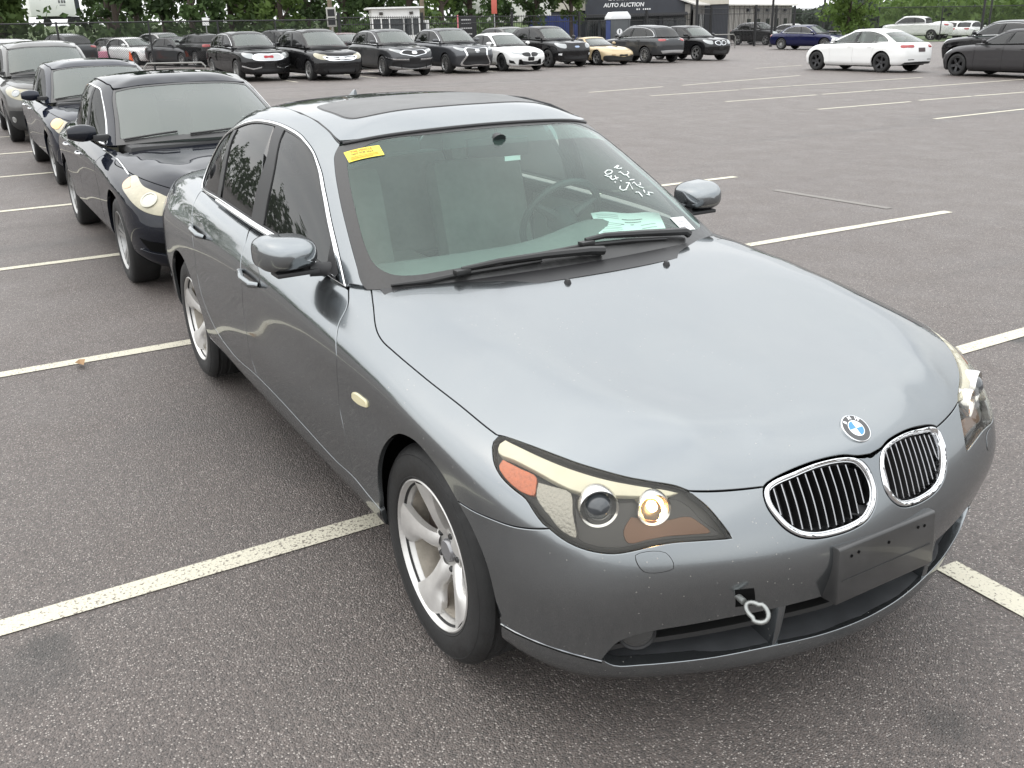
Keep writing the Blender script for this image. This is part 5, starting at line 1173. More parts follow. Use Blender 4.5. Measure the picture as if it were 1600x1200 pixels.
def bladed_wheel(parent, name='wheel'):
    w_ = bpy.data.objects.new(name, None); COL.objects.link(w_); w_.parent = parent; w_.empty_display_size = .1
    Rt, Rr = .327, .222
    ty = tyre_mesh(Rt, Rr, .222).build('tyre', TYRE, w_, smooth=True, angle=50)
    # sidewall ribs
    b = MB(); b.lathe([(.232, -.109), (.2345, -.1115), (.237, -.1105)], 72, 'y'); b.lathe([(.298, -.1105), (.300, -.1125), (.302, -.1095)], 72, 'y'); b.build('sidewall_rib', TYRE, ty, smooth=True)
    b = MB(); b.lathe([(.2265, -.098), (.2275, -.108), (.2235, -.1105), (.2195, -.107), (.2165, -.097), (.205, -.07), (.198, -.02), (.198, .09)], 72, 'y'); rim = b.build('rim', RIMMAT, w_, smooth=True, angle=60)
    b = MB(); b.lathe([(.1975, -.075), (.193, -.02), (.193, .085)], 60, 'y'); b.build('barrel', BARREL, rim, smooth=True)
    for k in range(5):
        a = R(105-72*k); V = []; F = []; nr, nw = 12, 8
        for lay in (0, 1):
            for i in range(nr+1):
                u = i/nr; r_ = .050+(.214-.050)*u
                half = .027+.014*u+.032*u**2.0                      # half width
                sweep = .012*math.sin(math.pi*u)                       # swept centre line
                scoop = .026*math.exp(-((u-.50)/.20)**2)              # concave flank towards one neighbour
                for j in range(nw+1):
                    v = -1+2*j/nw; wv = v*half+sweep
                    if v > 0: wv -= scoop*v
                    y = -.047-.052*u**.75-.010*math.cos(v*1.4)*(1-.4*u)+.012*(max(0, v)**2)*(1-.2*u)
                    y += .020 if lay else 0
                    V.append((r_*math.cos(a)-wv*math.sin(a), y, r_*math.sin(a)+wv*math.cos(a)))
        m = (nr+1)*(nw+1); idx = lambda l, i, j: l*m+i*(nw+1)+j
        for i in range(nr):
            for j in range(nw):
                F.append((idx(0, i, j), idx(0, i+1, j), idx(0, i+1, j+1), idx(0, i, j+1))); F.append((idx(1, i, j), idx(1, i, j+1), idx(1, i+1, j+1), idx(1, i+1, j)))
            for j in (0, nw): F.append((idx(0, i, j), idx(1, i, j), idx(1, i+1, j), idx(0, i+1, j)))
        b = MB(); b.add(V, F); b.build('spoke', RIMMAT, rim, smooth=True, angle=38)
    b = MB(); b.lathe([(.0, -.060), (.030, -.060), (.034, -.056), (.036, -.045)], 32, 'y'); cap = b.build('hub_cap', pbr('cap', (.28, .28, .29), .25, .6), rim, smooth=True, angle=40)
    b = MB(); b.lathe([(.036, -.046), (.075, -.052), (.078, -.035)], 40, 'y'); b.build('hub', RIMMAT, rim, smooth=True)
    for k in range(5):
        a = R(105-36-72*k); b = MB(); b.lathe([(0, -.056), (.007, -.056), (.010, -.050), (.010, -.046)], 10, 'y', (.058*math.cos(a), 0, .058*math.sin(a))); b.build('wheel_bolt', pbr('bolt', (.05, .05, .05), .4, .7), rim)
    b = MB(); b.lathe([(.06, -.005), (.155, -.005), (.155, .02), (.06, .02)], 48, 'y'); b.build('brake_disc', DISC, w_, smooth=True, angle=40)
    b = MB(); b.lathe([(.10, -.03), (.168, -.03), (.17, .03), (.10, .03)], 14, 'y', a0=R(130), a1=R(200)); b.build('brake_caliper', pbr('caliper', (.10, .08, .07), .6), w_)
    return w_
wh = bladed_wheel(hero); wh.location = (0, -.763, .322)
for (x, y, fl) in ((-2.888, -.77, 0), (0, .763, 1), (-2.888, .77, 1)):
    c = copy_tree(wh, hero); c.location = (x, y, .322); c.rotation_euler = (0, R(17 if x else 40), math.pi if fl else 0)
wh.rotation_euler = (0, 0, R(0))
# ---------------- mirrors
def mirror_right():
    r_ = bpy.data.objects.new('door_mirror', None); COL.objects.link(r_); r_.parent = hero; r_.empty_display_size = .1
    cx, cy, cz = -.915, -.913, 1.040
    nx, ny = 22, 48; V = []; F = []
    for i in range(nx+1):                                   # domed front, blunt rear opening
        u = i/nx; k = math.sin(min(1.0, u/.72)*math.pi/2)**.62; px = .070-.135*(1-math.cos(min(1.0, u/.72)*math.pi/2))**.9*.62-.135*.38*max(0, (u-.72)/.28)
        for j in range(ny):
            a = 2*math.pi*j/ny; c_, s_ = math.cos(a), math.sin(a); e = 2/3.1
            wy = .099*math.copysign(abs(c_)**e, c_)*k; wz = .058*math.copysign(abs(s_)**e, s_)*k
            V.append((cx+px-.030*(wy/.099 < 0)*(wy/.099)**2-.012*(wz/.058)**2, cy+wy, cz+wz*(1-.10*(wy/.099))))
    for i in range(nx):
        for j in range(ny): F.append((i*ny+j, i*ny+(j+1) % ny, (i+1)*ny+(j+1) % ny, (i+1)*ny+j))
    F.append(tuple(range(ny))); 
    b = MB(); b.add(V, F); b.build('mirror_housing', PAINT, r_, smooth=True, angle=60)
    Vb = [(v[0]-.006, cy+(v[1]-cy)*1.012, cz+(v[2]-cz)*1.012) for v in V[-ny:]]
    b = MB(); b.add(V[-ny:]+Vb+[(v[0]-.012, cy+(v[1]-cy)*.9, cz+(v[2]-cz)*.9) for v in V[-ny:]], [(j, (j+1) % ny, ny+(j+1) % ny, ny+j) for j in range(ny)]+[(ny+j, ny+(j+1) % ny, 2*ny+(j+1) % ny, 2*ny+j) for j in range(ny)]); rimm = b.build('mirror_rim', SATIN, r_, smooth=True)
    b = MB(); b.add([(v[0]-.008, cy+(v[1]-cy)*.92, cz+(v[2]-cz)*.92) for v in V[-ny:]], [tuple(reversed(range(ny)))]); b.build('mirror_glass', pbr('mirror_glass', (.8, .8, .8), .02, 1.0), r_)
    # lower black skirt and stalk to the door
    b = MB(); b.box((cx-.015, cy+.02, cz-.064), (.085, .15, .016)); b.build('mirror_skirt', SATIN, r_, bevel=.006)
    b = MB(); b.tube([(cx-.01, cy+.07, cz-.062), (cx+.0, cy+.115, cz-.066), (cx+.01, cy+.15, cz-.07)], [.026, .024, .03], 12); b.build('mirror_stalk', SATIN, r_, smooth=True)
    return r_
mr = mirror_right()
mr2 = bpy.data.objects.new('door_mirror', None); COL.objects.link(mr2); mr2.parent = hero
for ch in list(mr.children): mirrored(ch, parent=mr2)
# ---------------- door handles, side markers
def surf_pt(S, px, py, off=0.0):
    p, n = S.eval(S.px(px, py)[None]); return Vector(p[0]+n[0]*S.sgn*off)
def handle(px3, cup, parent_pair):
    cupm = pbr('handle_cup', (.03, .031, .032), .3, .3, coat=.5)
    o, o2 = panel('handle_recess', LOW, resolve(LOW, P(*cup)), cupm, hero, both=True, offset=.0012, gap=0, rnd=.0006, flange=.002, ds=.01)
    pts = [surf_pt(LOW, *px3[0], .004), surf_pt(LOW, *px3[0], .02).lerp(surf_pt(LOW, *px3[1], .02), .15), surf_pt(LOW, *px3[1], .034), surf_pt(LOW, *px3[2], .030).lerp(surf_pt(LOW, *px3[1], .03), .12), surf_pt(LOW, *px3[2], .003)]
    b = MB(); b.tube(pts, [.010, .013, .014, .013, .011], 12); h = b.build('door_handle', PAINT, parent_pair[0], smooth=True); mirrored(h, parent=parent_pair[1]); o.parent = parent_pair[0]; o2.parent = parent_pair[1]
handle([(379, 423), (391, 436), (404, 446)], [(389, 414), (398, 413), (404, 422), (406, 440), (399, 449), (388, 445), (383, 432)], fd)
handle([(302, 354), (310, 363), (319, 371)], [(309, 348), (315, 349), (319, 357), (320, 368), (314, 373), (307, 367), (305, 358)], rd)
mk = [(551, 614), (555, 612.5), (566, 620), (574, 628), (575.5, 635), (570, 635.5), (558, 629), (551.5, 621)]
panel('side_marker', LOW, resolve(LOW, P(*mk)), pbr('marker_lens', (.72, .66, .42), .25, coat=.6), hero, both=True, offset=.006, gap=0, rnd=.004, flange=.008, ds=.008)
wc = [(993, 868), (1000, 864.5), (1030, 861.5), (1040, 864), (1052, 880), (1052, 888), (1045, 891.5), (1014, 895), (1006, 893), (994, 876)]
WC = resolve(LOW, P(*wc))
panel('washer_cover_gap', LOW, inset(WC, -.0012), VOID, hero, both=True, offset=.0006, gap=0, rnd=.0004, flange=.002, ds=.012)
panel('washer_cover', LOW, WC, PAINT, hero, both=True, offset=.0014, gap=0, rnd=.001, flange=.002, ds=.012)
# ---------------- lower intake
def curve3(pts, off=0.0):
    o = []
    for q in pts:
        p, n = LOW.eval(LOW.px(*q)[None]); o.append(p[0]+n[0]*LOW.sgn*off)
    return o
low_c = curve3(intake_bot[::-1]+[])
cb = LOW.eval(np.array([[0.0, cen_f(zb[2])[2]]]), False)[0]
edge = [LOW.eval(LOW.px(*intake_top[0])[None], False)[0]]+low_c+[cb]
f_ = spline_ops(np.linspace(0, 1, len(edge))); edge = f_(np.linspace(0, 1, 30))@np.array(edge)
full = np.concatenate([edge, (edge*[1, -1, 1])[::-1][1:]])
n_ = len(full); V = []; 
for k, (dx, dz, sy) in enumerate(((-.002, -.003, 1.0), (-.035, .004, .985), (-.10, .016, .95), (-.15, .03, .92))):
    V += [(p[0]+dx, p[1]*sy, p[2]+dz) for p in full]
F = [(k*n_+i, k*n_+i+1, (k+1)*n_+i+1, (k+1)*n_+i) for k in range(3) for i in range(n_-1)]
b = MB(); b.add(V, F); b.build('lip_tray', pbr('lip_dark_paint', (.045, .047, .05), .38, coat=.4, noise=.15, nscale=20), hero, smooth=True)
topc = [LOW.eval(LOW.px(*q)[None], False)[0] for q in intake_top]; ct = LOW.eval(np.array([[0.0, cen_f(zt[2])[2]]]), False)[0]
tcurve = np.array(topc+[ct]); f2 = spline_ops(np.linspace(0, 1, len(tcurve))); tcurve = f2(np.linspace(0, 1, 30))@tcurve
V = [(p[0]-.13, p[1]*.93, p[2]+.03) for p in np.concatenate([tcurve, (tcurve*[1, -1, 1])[::-1][1:]])]+[(p[0]-.15, p[1]*.92, p[2]+.0) for p in full]
b = MB(); b.add(V, [(i, i+1, n_+i+1, n_+i) for i in range(n_-1)]); b.build('intake_back', VOID, hero)
# horizontal blade across the opening and the body-coloured fins
mid = (tcurve*.52+edge*.48); mid = mid[6:]; midf = np.concatenate([mid, (mid*[1, -1, 1])[::-1][1:]]); m_ = len(midf)
V = [(p[0]-.03, p[1], p[2]+.008) for p in midf]+[(p[0]-.028, p[1], p[2]-.004) for p in midf]+[(p[0]-.12, p[1]*.97, p[2]+.004) for p in midf]+[(p[0]-.12, p[1]*.97, p[2]+.02) for p in midf]
F = []
for i in range(m_-1):
    for k in range(4): F.append((k*m_+i, k*m_+i+1, ((k+1) % 4)*m_+i+1, ((k+1) % 4)*m_+i))
b = MB(); b.add(V, F); b.build('intake_blade', pbr('intake_black', (.012, .012, .012), .5), hero, smooth=True, angle=40)
for s_ in (-1, 1):
    yc = .285; i0 = int(np.argmin(np.abs(edge[:, 1]+yc))); pe, pt = edge[i0], tcurve[int(np.argmin(np.abs(tcurve[:, 1]+yc)))]
    b = MB(); poly = [(pe[0]-.004, pe[2]-.002), (pt[0]-.004, pt[2]+.01), (pt[0]-.11, pt[2]+.02), (pe[0]-.11, pe[2]+.012)]
    b.prism(poly, s_*yc-.011, s_*yc+.011, 'y'); b.build('intake_fin', PAINT, hero, bevel=.004)
    fp, fn = LOW.eval(LOW.px(1000, 1004)[None]); fp = fp[0]-fn[0]*LOW.sgn*.030; c = Vector((fp[0], s_*abs(fp[1]), fp[2])); ax = Vector((1, s_*.55, .05)).normalized(); q = Vector((0, 0, 1)).rotation_difference(ax).to_matrix()
    b = MB(); b.lathe([(.048, -.05), (.048, .0), (.044, .004), (.040, .0)], 32); b.v = [tuple(q @ Vector(v)+c) for v in b.v]; fog = b.build('fog_lamp', SATIN, hero, smooth=True)
    b = MB(); b.lathe([(.041, .0), (.03, .006), (.015, .009), (0, .010)], 28); b.v = [tuple(q @ Vector(v)+c) for v in b.v]; b.build('fog_lens', pbr('fog_glass', (.05, .052, .052), .08, .2, coat=1.0), fog, smooth=True)
    # blank closing panel behind the lamp
# ---------------- plate bracket
PB = pbr('plate_bracket', (.040, .040, .040), .36, coat=.25, noise=.25, nscale=9)
b = MB(); poly = [(.856, .388), (.860, .398), (.850, .536), (.846, .541), (.815, .541), (.80, .385)]
b.prism(poly, -.178, .178, 'y'); pb = b.build('plate_bracket', PB, hero, bevel=.004)
for (y, z) in ((-.135, .512), (-.110, .515), (.110, .515), (.135, .512), (.0, .507)):
    b = MB(); b.lathe([(0, .0), (.0042, .0), (.0042, -.004)], 10, 'x', (.8525+(.512-z)*.07+.0012, y, z)); b.build('screw_hole', VOID, pb)
b = MB(); b.box((.8575, 0, .452), (.0015, .33, .002)); b.build('rib', PB, pb)
# ---------------- tow eye
sq = [('p', 1148, 922, 'c'), ('p', 1178, 919, 'c'), ('p', 1180, 945, 'c'), ('p', 1149, 948, 'c')]
panel('tow_socket', LOW, resolve(LOW, sq), VOID, hero, offset=.0012, gap=0, rnd=.0005, flange=.002, ds=.01)
p0 = surf_pt(LOW, 1154, 932); ZINC = pbr('zinc_steel', (.30, .31, .30), .40, .8, noise=.2, nscale=60)
tow = MB(); tow.tube([p0+Vector((-.03, 0, .004)), p0+Vector((.022, -.004, -.001))], .0085, 12)
tow_o = tow.build('tow_eye', ZINC, hero, smooth=True)
c0 = p0+Vector((.018, -.004, -.001)); ax = Vector((.86, .30, -.36)).normalized(); sd2 = Vector((.59, -.60, .54)).cross(ax).normalized()
loop = []
for i in range(28):
    a = 2*math.pi*i/28; L_ = .046; r2 = .0185 if math.cos(a) > 0 else .014
    loop.append(c0+ax*(.040+L_*.62*math.cos(a)) + sd2*(r2*1.15*math.sin(a)))
b = MB(); b.tube(loop, .0058, 10, closed=True); b.build('tow_ring', ZINC, tow_o, smooth=True)
# ---------------- roundel
def hood_frame(x, y):
    p, n = HOOD_Z(np.array([[x, y, 0.0]]), None); n = Vector(n[0]); f = Vector((1, 0, 0)); f = (f-n*f.dot(n)).normalized(); return Vector(p[0]), n, f, n.cross(f)
EM = Vector(LOW.eval(LOW.px(1334, 670.5)[None], False)[0]); pc, nn, ff, ll = hood_frame(EM.x, 0)
def on_em(u, v, h): return pc+ll*u-ff*v+nn*(h+.002)         # u to the car's left, v towards the windscreen
emb = MB()
def ring(r0, r1, h, n=48):
    m = MB(); V = [tuple(on_em(r_*math.cos(2*math.pi*i/n), r_*math.sin(2*math.pi*i/n), h)) for r_ in (r0, r1) for i in range(n)]
    m.add(V, [(i, (i+1) % n, n+(i+1) % n, n+i) for i in range(n)]); return m
m = MB(); n = 48; prof = [(.041, -.004), (.041, .002), (.0395, .0035), (.0382, .003)]
V = [tuple(on_em(r_*math.cos(2*math.pi*i/n), r_*math.sin(2*math.pi*i/n), h)) for r_, h in prof for i in range(n)]
m.add(V, [(k*n+i, k*n+(i+1) % n, (k+1)*n+(i+1) % n, (k+1)*n+i) for k in range(3) for i in range(n)]); emo = m.build('emblem', CHROME, hero, smooth=True)
ring(.0232, .0385, .0032).build('black_ring', pbr('emblem_black', (.02, .02, .022), .2, coat=.6), emo)
ring(.0215, .0234, .0036).build('silver_ring', CHROME, emo)
for k in range(4):
    m = MB(); V = [tuple(on_em(0, 0, .0034))]+[tuple(on_em(.0217*math.cos(R(90*k+90*i/12)), .0217*math.sin(R(90*k+90*i/12)), .0033)) for i in range(13)]
    m.add(V, [(0, i, i+1) for i in range(1, 13)])
    m.build('quadrant', pbr('emblem_white', (.75, .76, .77), .25, coat=.5) if k % 2 == 0 else pbr('emblem_blue', (.02, .20, .62), .25, coat=.5), emo)
EW = pbr('emblem_white', (.75, .76, .77), .25)
# seen from the front, letters run clockwise over the top of the ring
for ch, a in (('B', 133), ('M', 90), ('W', 47)):
    ca, sa = math.cos(R(a)), math.sin(R(a)); r_ = .0308
    text_mesh(ch, .0145, EW, emo, lambda u, v: on_em(r_*ca+u*sa+v*ca, r_*sa-u*ca+v*sa, .0040), 'letter', bold=.0005)
# ---------------- washer jets, wipers
for (x, y) in ((887, 443.5), (1047, 412)):
    g = LOW.px(887, 443.5); q = LOW.eval(g[None], False)[0]; s_ = -1 if x < 900 else 1
    p, n, f, l_ = hood_frame(q[0], s_*abs(q[1]))
    b = MB(); b.box((0, 0, .006), (.024, .018, .014), taper=.6); rot = Matrix((tuple(f), tuple(l_), tuple(n))).transposed()
    b.v = [tuple(rot @ Vector(v)+p) for v in b.v]; b.build('washer_jet', SATIN, hero, bevel=.003)
def full_pt(S, px, py, off=0.0):
    """point on either half of a symmetric surface under a photo pixel"""
    d = pix_ray(px, py); h = S.hit(CAM_POS, d); s_ = 1
    if h is None: h = S.hit(CAM_POS*[1, -1, 1], d*[1, -1, 1]); s_ = -1
    if h is None: return None
    p, n = S.eval(np.array(h)[None]); p = p[0]+n[0]*S.sgn*off; return Vector((p[0], p[1]*s_, p[2]))
def pts_on(S, px, off): return [q for q in (full_pt(S, a, b_, o_) for (a, b_), o_ in zip(px, off if isinstance(off, (list, tuple)) else [off]*len(px))) if q is not None]
WIPER = pbr('wiper_black', (.012, .012, .012), .42, noise=.2, nscale=40)
for blade, arm in (([(612, 448), (670, 441), (722, 430), (790, 419), (846, 410)], [(722, 427), (780, 417), (850, 407), (918, 399.5), (940, 398)]),
                   ([(807, 405.6), (860, 397), (914, 386), (980, 379), (1040, 375.5)], [(912, 382), (940, 377), (1000, 373), (1064, 369), (1072, 372)])):
    r_ = bpy.data.objects.new('wiper', None); COL.objects.link(r_); r_.parent = hero; r_.empty_display_size = .05
    b = MB(); b.tube(pts_on(TOP, blade, .008), [.005]+[.0085]*(len(blade)-2)+[.005], 8); b.build('wiper_blade', WIPER, r_, smooth=True)
    b = MB(); b.tube(pts_on(TOP, arm, [.020, .026, .026, .024, .020]), [.008, .011, .013, .015, .016], 8); b.build('wiper_arm', WIPER, r_, smooth=True)
    c_ = full_pt(TOP, *blade[2], .018); b = MB(); b.box(tuple(c_), (.03, .055, .016), Matrix.Rotation(R(4), 3, 'Z')); b.build('wiper_joint', WIPER, r_, bevel=.004)
# cowl under the wipers
b = MB(); V = []; nn_ = 30
for i in range(nn_+1):
    s_ = TOP.sk[3]*i/nn_; p = TOP.eval(np.array([[s_, .0]]), False)[0]; V.append(p)
V = np.array(V); V = np.concatenate([V[::-1], (V*[1, -1, 1])[1:]]); k = len(V)
VV = [(p[0]-.02, p[1], p[2]+.005) for p in V]+[(p[0]+.10, p[1]*1.02, p[2]-.012) for p in V]+[(p[0]+.10, p[1]*1.02, p[2]-.08) for p in V]
b.add(VV, [(j*k+i, j*k+i+1, (j+1)*k+i+1, (j+1)*k+i) for j in range(2) for i in range(k-1)]); b.build('cowl', BLACK, hero, smooth=True, angle=30)
# roof seal above the screen, antenna fin
sl = pts_on(TOP, [(530, 227.5), (560, 222.5)], .004)
ss = []
for i in range(25):
    s_ = TOP.sk[3]*.985*(1-i/24); p, n = TOP.eval(np.array([[s_, TOP.tk[2]+.004]])); ss.append(Vector(p[0]+n[0]*TOP.sgn*.002))
ss = ss+[Vector((p.x, -p.y, p.z)) for p in reversed(ss[:-1])]
b = MB(); b.tube(ss, .0075, 8); b.build('roof_seal', BLACK, hero, smooth=True)
for s_ in (-1, 1):
    gp = [Vector((p.x, p.y*(-s_), p.z)) for p in pts_on(TOP, gutter, .0008)]
    b = MB(); b.tube(gp, .0035, 6); b.build('roof_joint', BLACK, hero, smooth=True)
b = MB(); prof = [(-2.66, 1.415, .012), (-2.63, 1.43, .026), (-2.58, 1.452, .022), (-2.55, 1.468, .014), (-2.53, 1.470, .009)]
V = []
for (x, z, h_) in prof:
    for a in range(9):
        t_ = math.pi*a/8; V.append((x, h_*math.cos(t_)*1.1, 1.40+(z-1.40)*math.sin(t_)**.6))
b.add(V, [(i*9+a, i*9+a+1, (i+1)*9+a+1, (i+1)*9+a) for i in range(4) for a in range(8)]+[tuple(range(36, 45)), tuple(reversed(range(9)))]); b.build('antenna_fin', PAINT, hero, smooth=True)

for s_ in (-1, 1):
    bpts = [Vector((p.x, p.y*(-s_), p.z)) for p in pts_on(TOP, belt, .006)]
    b = MB(); b.tube(bpts, [.006]+[.0085]*(len(bpts)-2)+[.005], 10); b.build('belt_moulding', CHROME, hero, smooth=True)

for s_ in (-1, 1):                                             # seam between bumper and lip
    sp_ = [Vector((p.x, p.y*(-s_), p.z)) for p in pts_on(LOW, [(783, 975), (806, 988), (840, 1003), (880, 1017), (912, 1026), (940, 1033)], .0006)]
    b = MB(); b.tube(sp_, .0022, 6); b.build('lip_seam', PAINT, hero, smooth=True)
    sq_ = [Vector((p.x, p.y, p.z-.004)) for p in sp_]; b = MB(); b.tube(sq_, .0018, 6); b.build('lip_gap', VOID, hero, smooth=True)
# ---------------- cabin interior of the silver sedan
DASH = pbr('dash_grey', (.13, .132, .128), .75, noise=.2, nscale=40, bump=.4, bscale=300); TRIMG = pbr('trim_grey', (.26, .255, .24), .7); LEATHER = pbr('seat_leather', (.27, .262, .245), .6, noise=.2, nscale=8)
nx, ny = 14, 24; V = []
for j in range(ny+1):
    y = -.70+1.40*j/ny; xf = -.40-.42*(y/.72)**2*.55
    for i in range(nx+1):
        u = i/nx; x = xf-.02-(.68-.12*(y/.7)**2)*u
        z = .955-.012*u-.10*max(0, u-.82)/.18-.02*(y/.7)**2+(.055*math.exp(-((y-.37)/.22)**2)*math.exp(-((u-.78)/.20)**2))
        V.append((x, y, z))
V2 = [(v[0]-.02, v[1], .60) for v in V[nx::nx+1]]
k = len(V); F = [(j*(nx+1)+i, j*(nx+1)+i+1, (j+1)*(nx+1)+i+1, (j+1)*(nx+1)+i) for j in range(ny) for i in range(nx)]+[(j*(nx+1)+nx, k+j, k+j+1, (j+1)*(nx+1)+nx) for j in range(ny)]
b = MB(); b.add(V+V2, F); b.build('dashboard', DASH, hero, smooth=True, angle=50)
# steering wheel
sw = bpy.data.objects.new('steering_wheel', None); COL.objects.link(sw); sw.parent = hero; cs = Vector((-1.20, .37, .965)); axs = Vector((-.90, 0, .43)).normalized(); u_ = Vector((0, 1, 0)); v_ = axs.cross(u_)
b = MB(); b.tube([cs+u_*.185*math.cos(2*math.pi*i/40)+v_*.185*math.sin(2*math.pi*i/40) for i in range(40)], .0155, 10, closed=True); b.build('wheel_ring', pbr('wheel_leather', (.025, .025, .025), .5), sw, smooth=True)
for a in (90, 210, 330): b = MB(); b.tube([cs-axs*.02, cs+u_*.18*math.cos(R(a))+v_*.18*math.sin(R(a))], [.03, .014], 8); b.build('wheel_spoke', MATS['wheel_leather'], sw, smooth=True)
b = MB(); b.tube([cs+axs*.01, cs-axs*.10], [.065, .05], 20); b.build('wheel_hub', MATS['wheel_leather'], sw, smooth=True)
b = MB(); b.tube([cs-axs*.1, cs-axs*.45], .035, 10); b.build('steering_column', BLACK, sw, smooth=True)
for s_ in (-1, 1):
    st_ = bpy.data.objects.new('front_seat', None); COL.objects.link(st_); st_.parent = hero; yc = s_*.38
    b = MB(); b.box((-1.62, yc, .50), (.52, .52, .16), Matrix.Rotation(R(-6), 3, 'Y')); b.build('seat_cushion', LEATHER, st_, bevel=.06)
    b = MB(); b.box((-1.93, yc, .83), (.15, .50, .66), Matrix.Rotation(R(-16), 3, 'Y')); b.build('seat_back', LEATHER, st_, bevel=.06)
    b = MB(); b.box((-2.03, yc, 1.215), (.10, .27, .17), Matrix.Rotation(R(-12), 3, 'Y')); b.build('headrest', LEATHER, st_, bevel=.045)
    for q in (-.06, .06): b = MB(); b.tube([(-2.01, yc+q, 1.10), (-2.03, yc+q, 1.18)], .006, 8); b.build('headrest_post', CHROME, st_)
    pl = MB(); pl.box((-1.45, s_*.80, .72), (1.3, .05, .42)); pl.build('door_trim', TRIMG, hero, bevel=.02)
b = MB(); b.box((-2.78, 0, .82), (.16, 1.25, .58), Matrix.Rotation(R(-18), 3, 'Y')); b.build('rear_bench', LEATHER, hero, bevel=.06)
for y in (-.38, .38): b = MB(); b.box((-2.92, y, 1.10), (.10, .26, .14)); b.build('rear_headrest', LEATHER, hero, bevel=.04)
b = MB(); b.box((-1.9, 0, .36), (2.3, 1.5, .04)); b.build('cabin_floor', pbr('carpet', (.10, .10, .095), .95), hero)
b = MB(); b.box((-1.65, 0, .55), (1.1, .20, .30)); b.build('centre_console', TRIMG, hero, bevel=.03)
b = MB(); b.box((-3.12, 0, .985), (.42, 1.1, .03)); b.build('parcel_shelf', TRIMG, hero)
# headliner and inner pillars
HEADL = pbr('headliner', (.55, .54, .51), .9); G = []
ys = np.linspace(-.5, .5, 12); xs = np.linspace(-1.22, -2.6, 12); Q = np.array([(x, y, 0) for x in xs for y in ys]); Pq, _ = ROOF_Z(Q, None); Pq[:, 2] -= .03
link('headliner', mesh_np('headliner', Pq, [(i*12+j, i*12+j+1, (i+1)*12+j+1, (i+1)*12+j) for i in range(11) for j in range(11)]), HEADL, hero)
# interior mirror
rv = bpy.data.objects.new('interior_mirror', None); COL.objects.link(rv); rv.parent = hero; mc = Vector((-1.105, 0.015, 1.305))
b = MB(); b.box((0, 0, 0), (.04, .25, .075), Matrix.Rotation(R(-14), 3, 'Z')); b.v = [tuple(Vector(v)+mc) for v in b.v]; b.build('mirror_shell', pbr('mirror_shell', (.014, .012, .013), .5), rv, bevel=.014)
b = MB(); b.tube([mc+Vector((.02, -.01, .01)), (-1.06, -.01, 1.345), (-1.045, -.01, 1.335)], [.018, .02, .03], 12); b.build('mirror_stem', BLACK, rv, smooth=True)
b = MB(); b.box(tuple(mc+Vector((.03, .05, -.045))), (.004, .07, .018)); b.build('mirror_tag', pbr('tag_white', (.75, .78, .76), .6), rv)
# ---------------- papers, stickers and chalk marks
def quad_frame(q4, S=TOP, off=.002):
    """bilinear frame over four photo pixels (top-left, top-right, bottom-right, bottom-left) on the screen"""
    c4 = [full_pt(S, *p, off) for p in q4]
    def f(u, v): return (c4[0]*(1-u)+c4[1]*u)*(1-v)+(c4[3]*(1-u)+c4[2]*u)*v
    def g(u, v):                                  # follow the glass
        p = f(u, v); s_ = 1 if p.y <= 0 else -1
        loc, nor, idx, dist = S.bvh.find_nearest(Vector((p.x, p.y*s_, p.z)))
        n_ = Vector(nor); n_ = n_ if n_.z > 0 else -n_
        return Vector((loc.x, loc.y*s_, loc.z))+Vector((n_.x, n_.y*s_, n_.z))*off
    return g
def sheet(name, g, mat, parent, nu=12, nv=8):
    V = [tuple(g(i/nu, j/nv)) for j in range(nv+1) for i in range(nu+1)]
    return link(name, mesh_np(name, V, [(j*(nu+1)+i, j*(nu+1)+i+1, (j+1)*(nu+1)+i+1, (j+1)*(nu+1)+i) for j in range(nv) for i in range(nu)]), mat, parent)
ysq = [(537.5, 239.5), (592.5, 228), (601, 243), (546, 255)]
ygf = quad_frame(ysq, TOP, .0035)
ysk = sheet('yellow_sticker', ygf, pbr('sticker_yellow', (.80, .62, .07), .6), hero, 14, 6)
yt = quad_frame(ysq, TOP, .0048); aspect = 2.6
for body, sz, u0, v0, mat in (('THIS VEHICLE', .255, .47, .20, pbr('ink_red', (.55, .12, .03), .6)), ('NOT FOR SALE', .235, .47, .45, pbr('ink_black', (.05, .05, .04), .6))):
    text_mesh(body, sz, mat, ysk, lambda u, v: yt(u0+u/aspect, v0-v*1.0), 'lettering', bold=.004)
for v0, w_ in ((.64, .78), (.76, .80), (.86, .62)):
    gg = lambda u, v: yt(.09+w_*u, v0+.05*v); sheet('fine_print', gg, pbr('ink_ochre', (.42, .30, .04), .6), ysk, 10, 1)
lab = quad_frame([(1046.4, 341.4), (1067, 339.3), (1085.6, 359), (1065.7, 361)], TOP, .003); lo_ = sheet('barcode_label', lab, pbr('label_white', (.80, .80, .80), .6), hero, 6, 6)
l2 = quad_frame([(1046.4, 341.4), (1067, 339.3), (1085.6, 359), (1065.7, 361)], TOP, .004)
for k in range(3):
    for i in range(7): gg = lambda u, v: l2(.12+.11*i+.06*u, .30+.20*k+.11*v); sheet('print', gg, pbr('print_grey', (.30, .30, .32), .7), lo_, 1, 1)
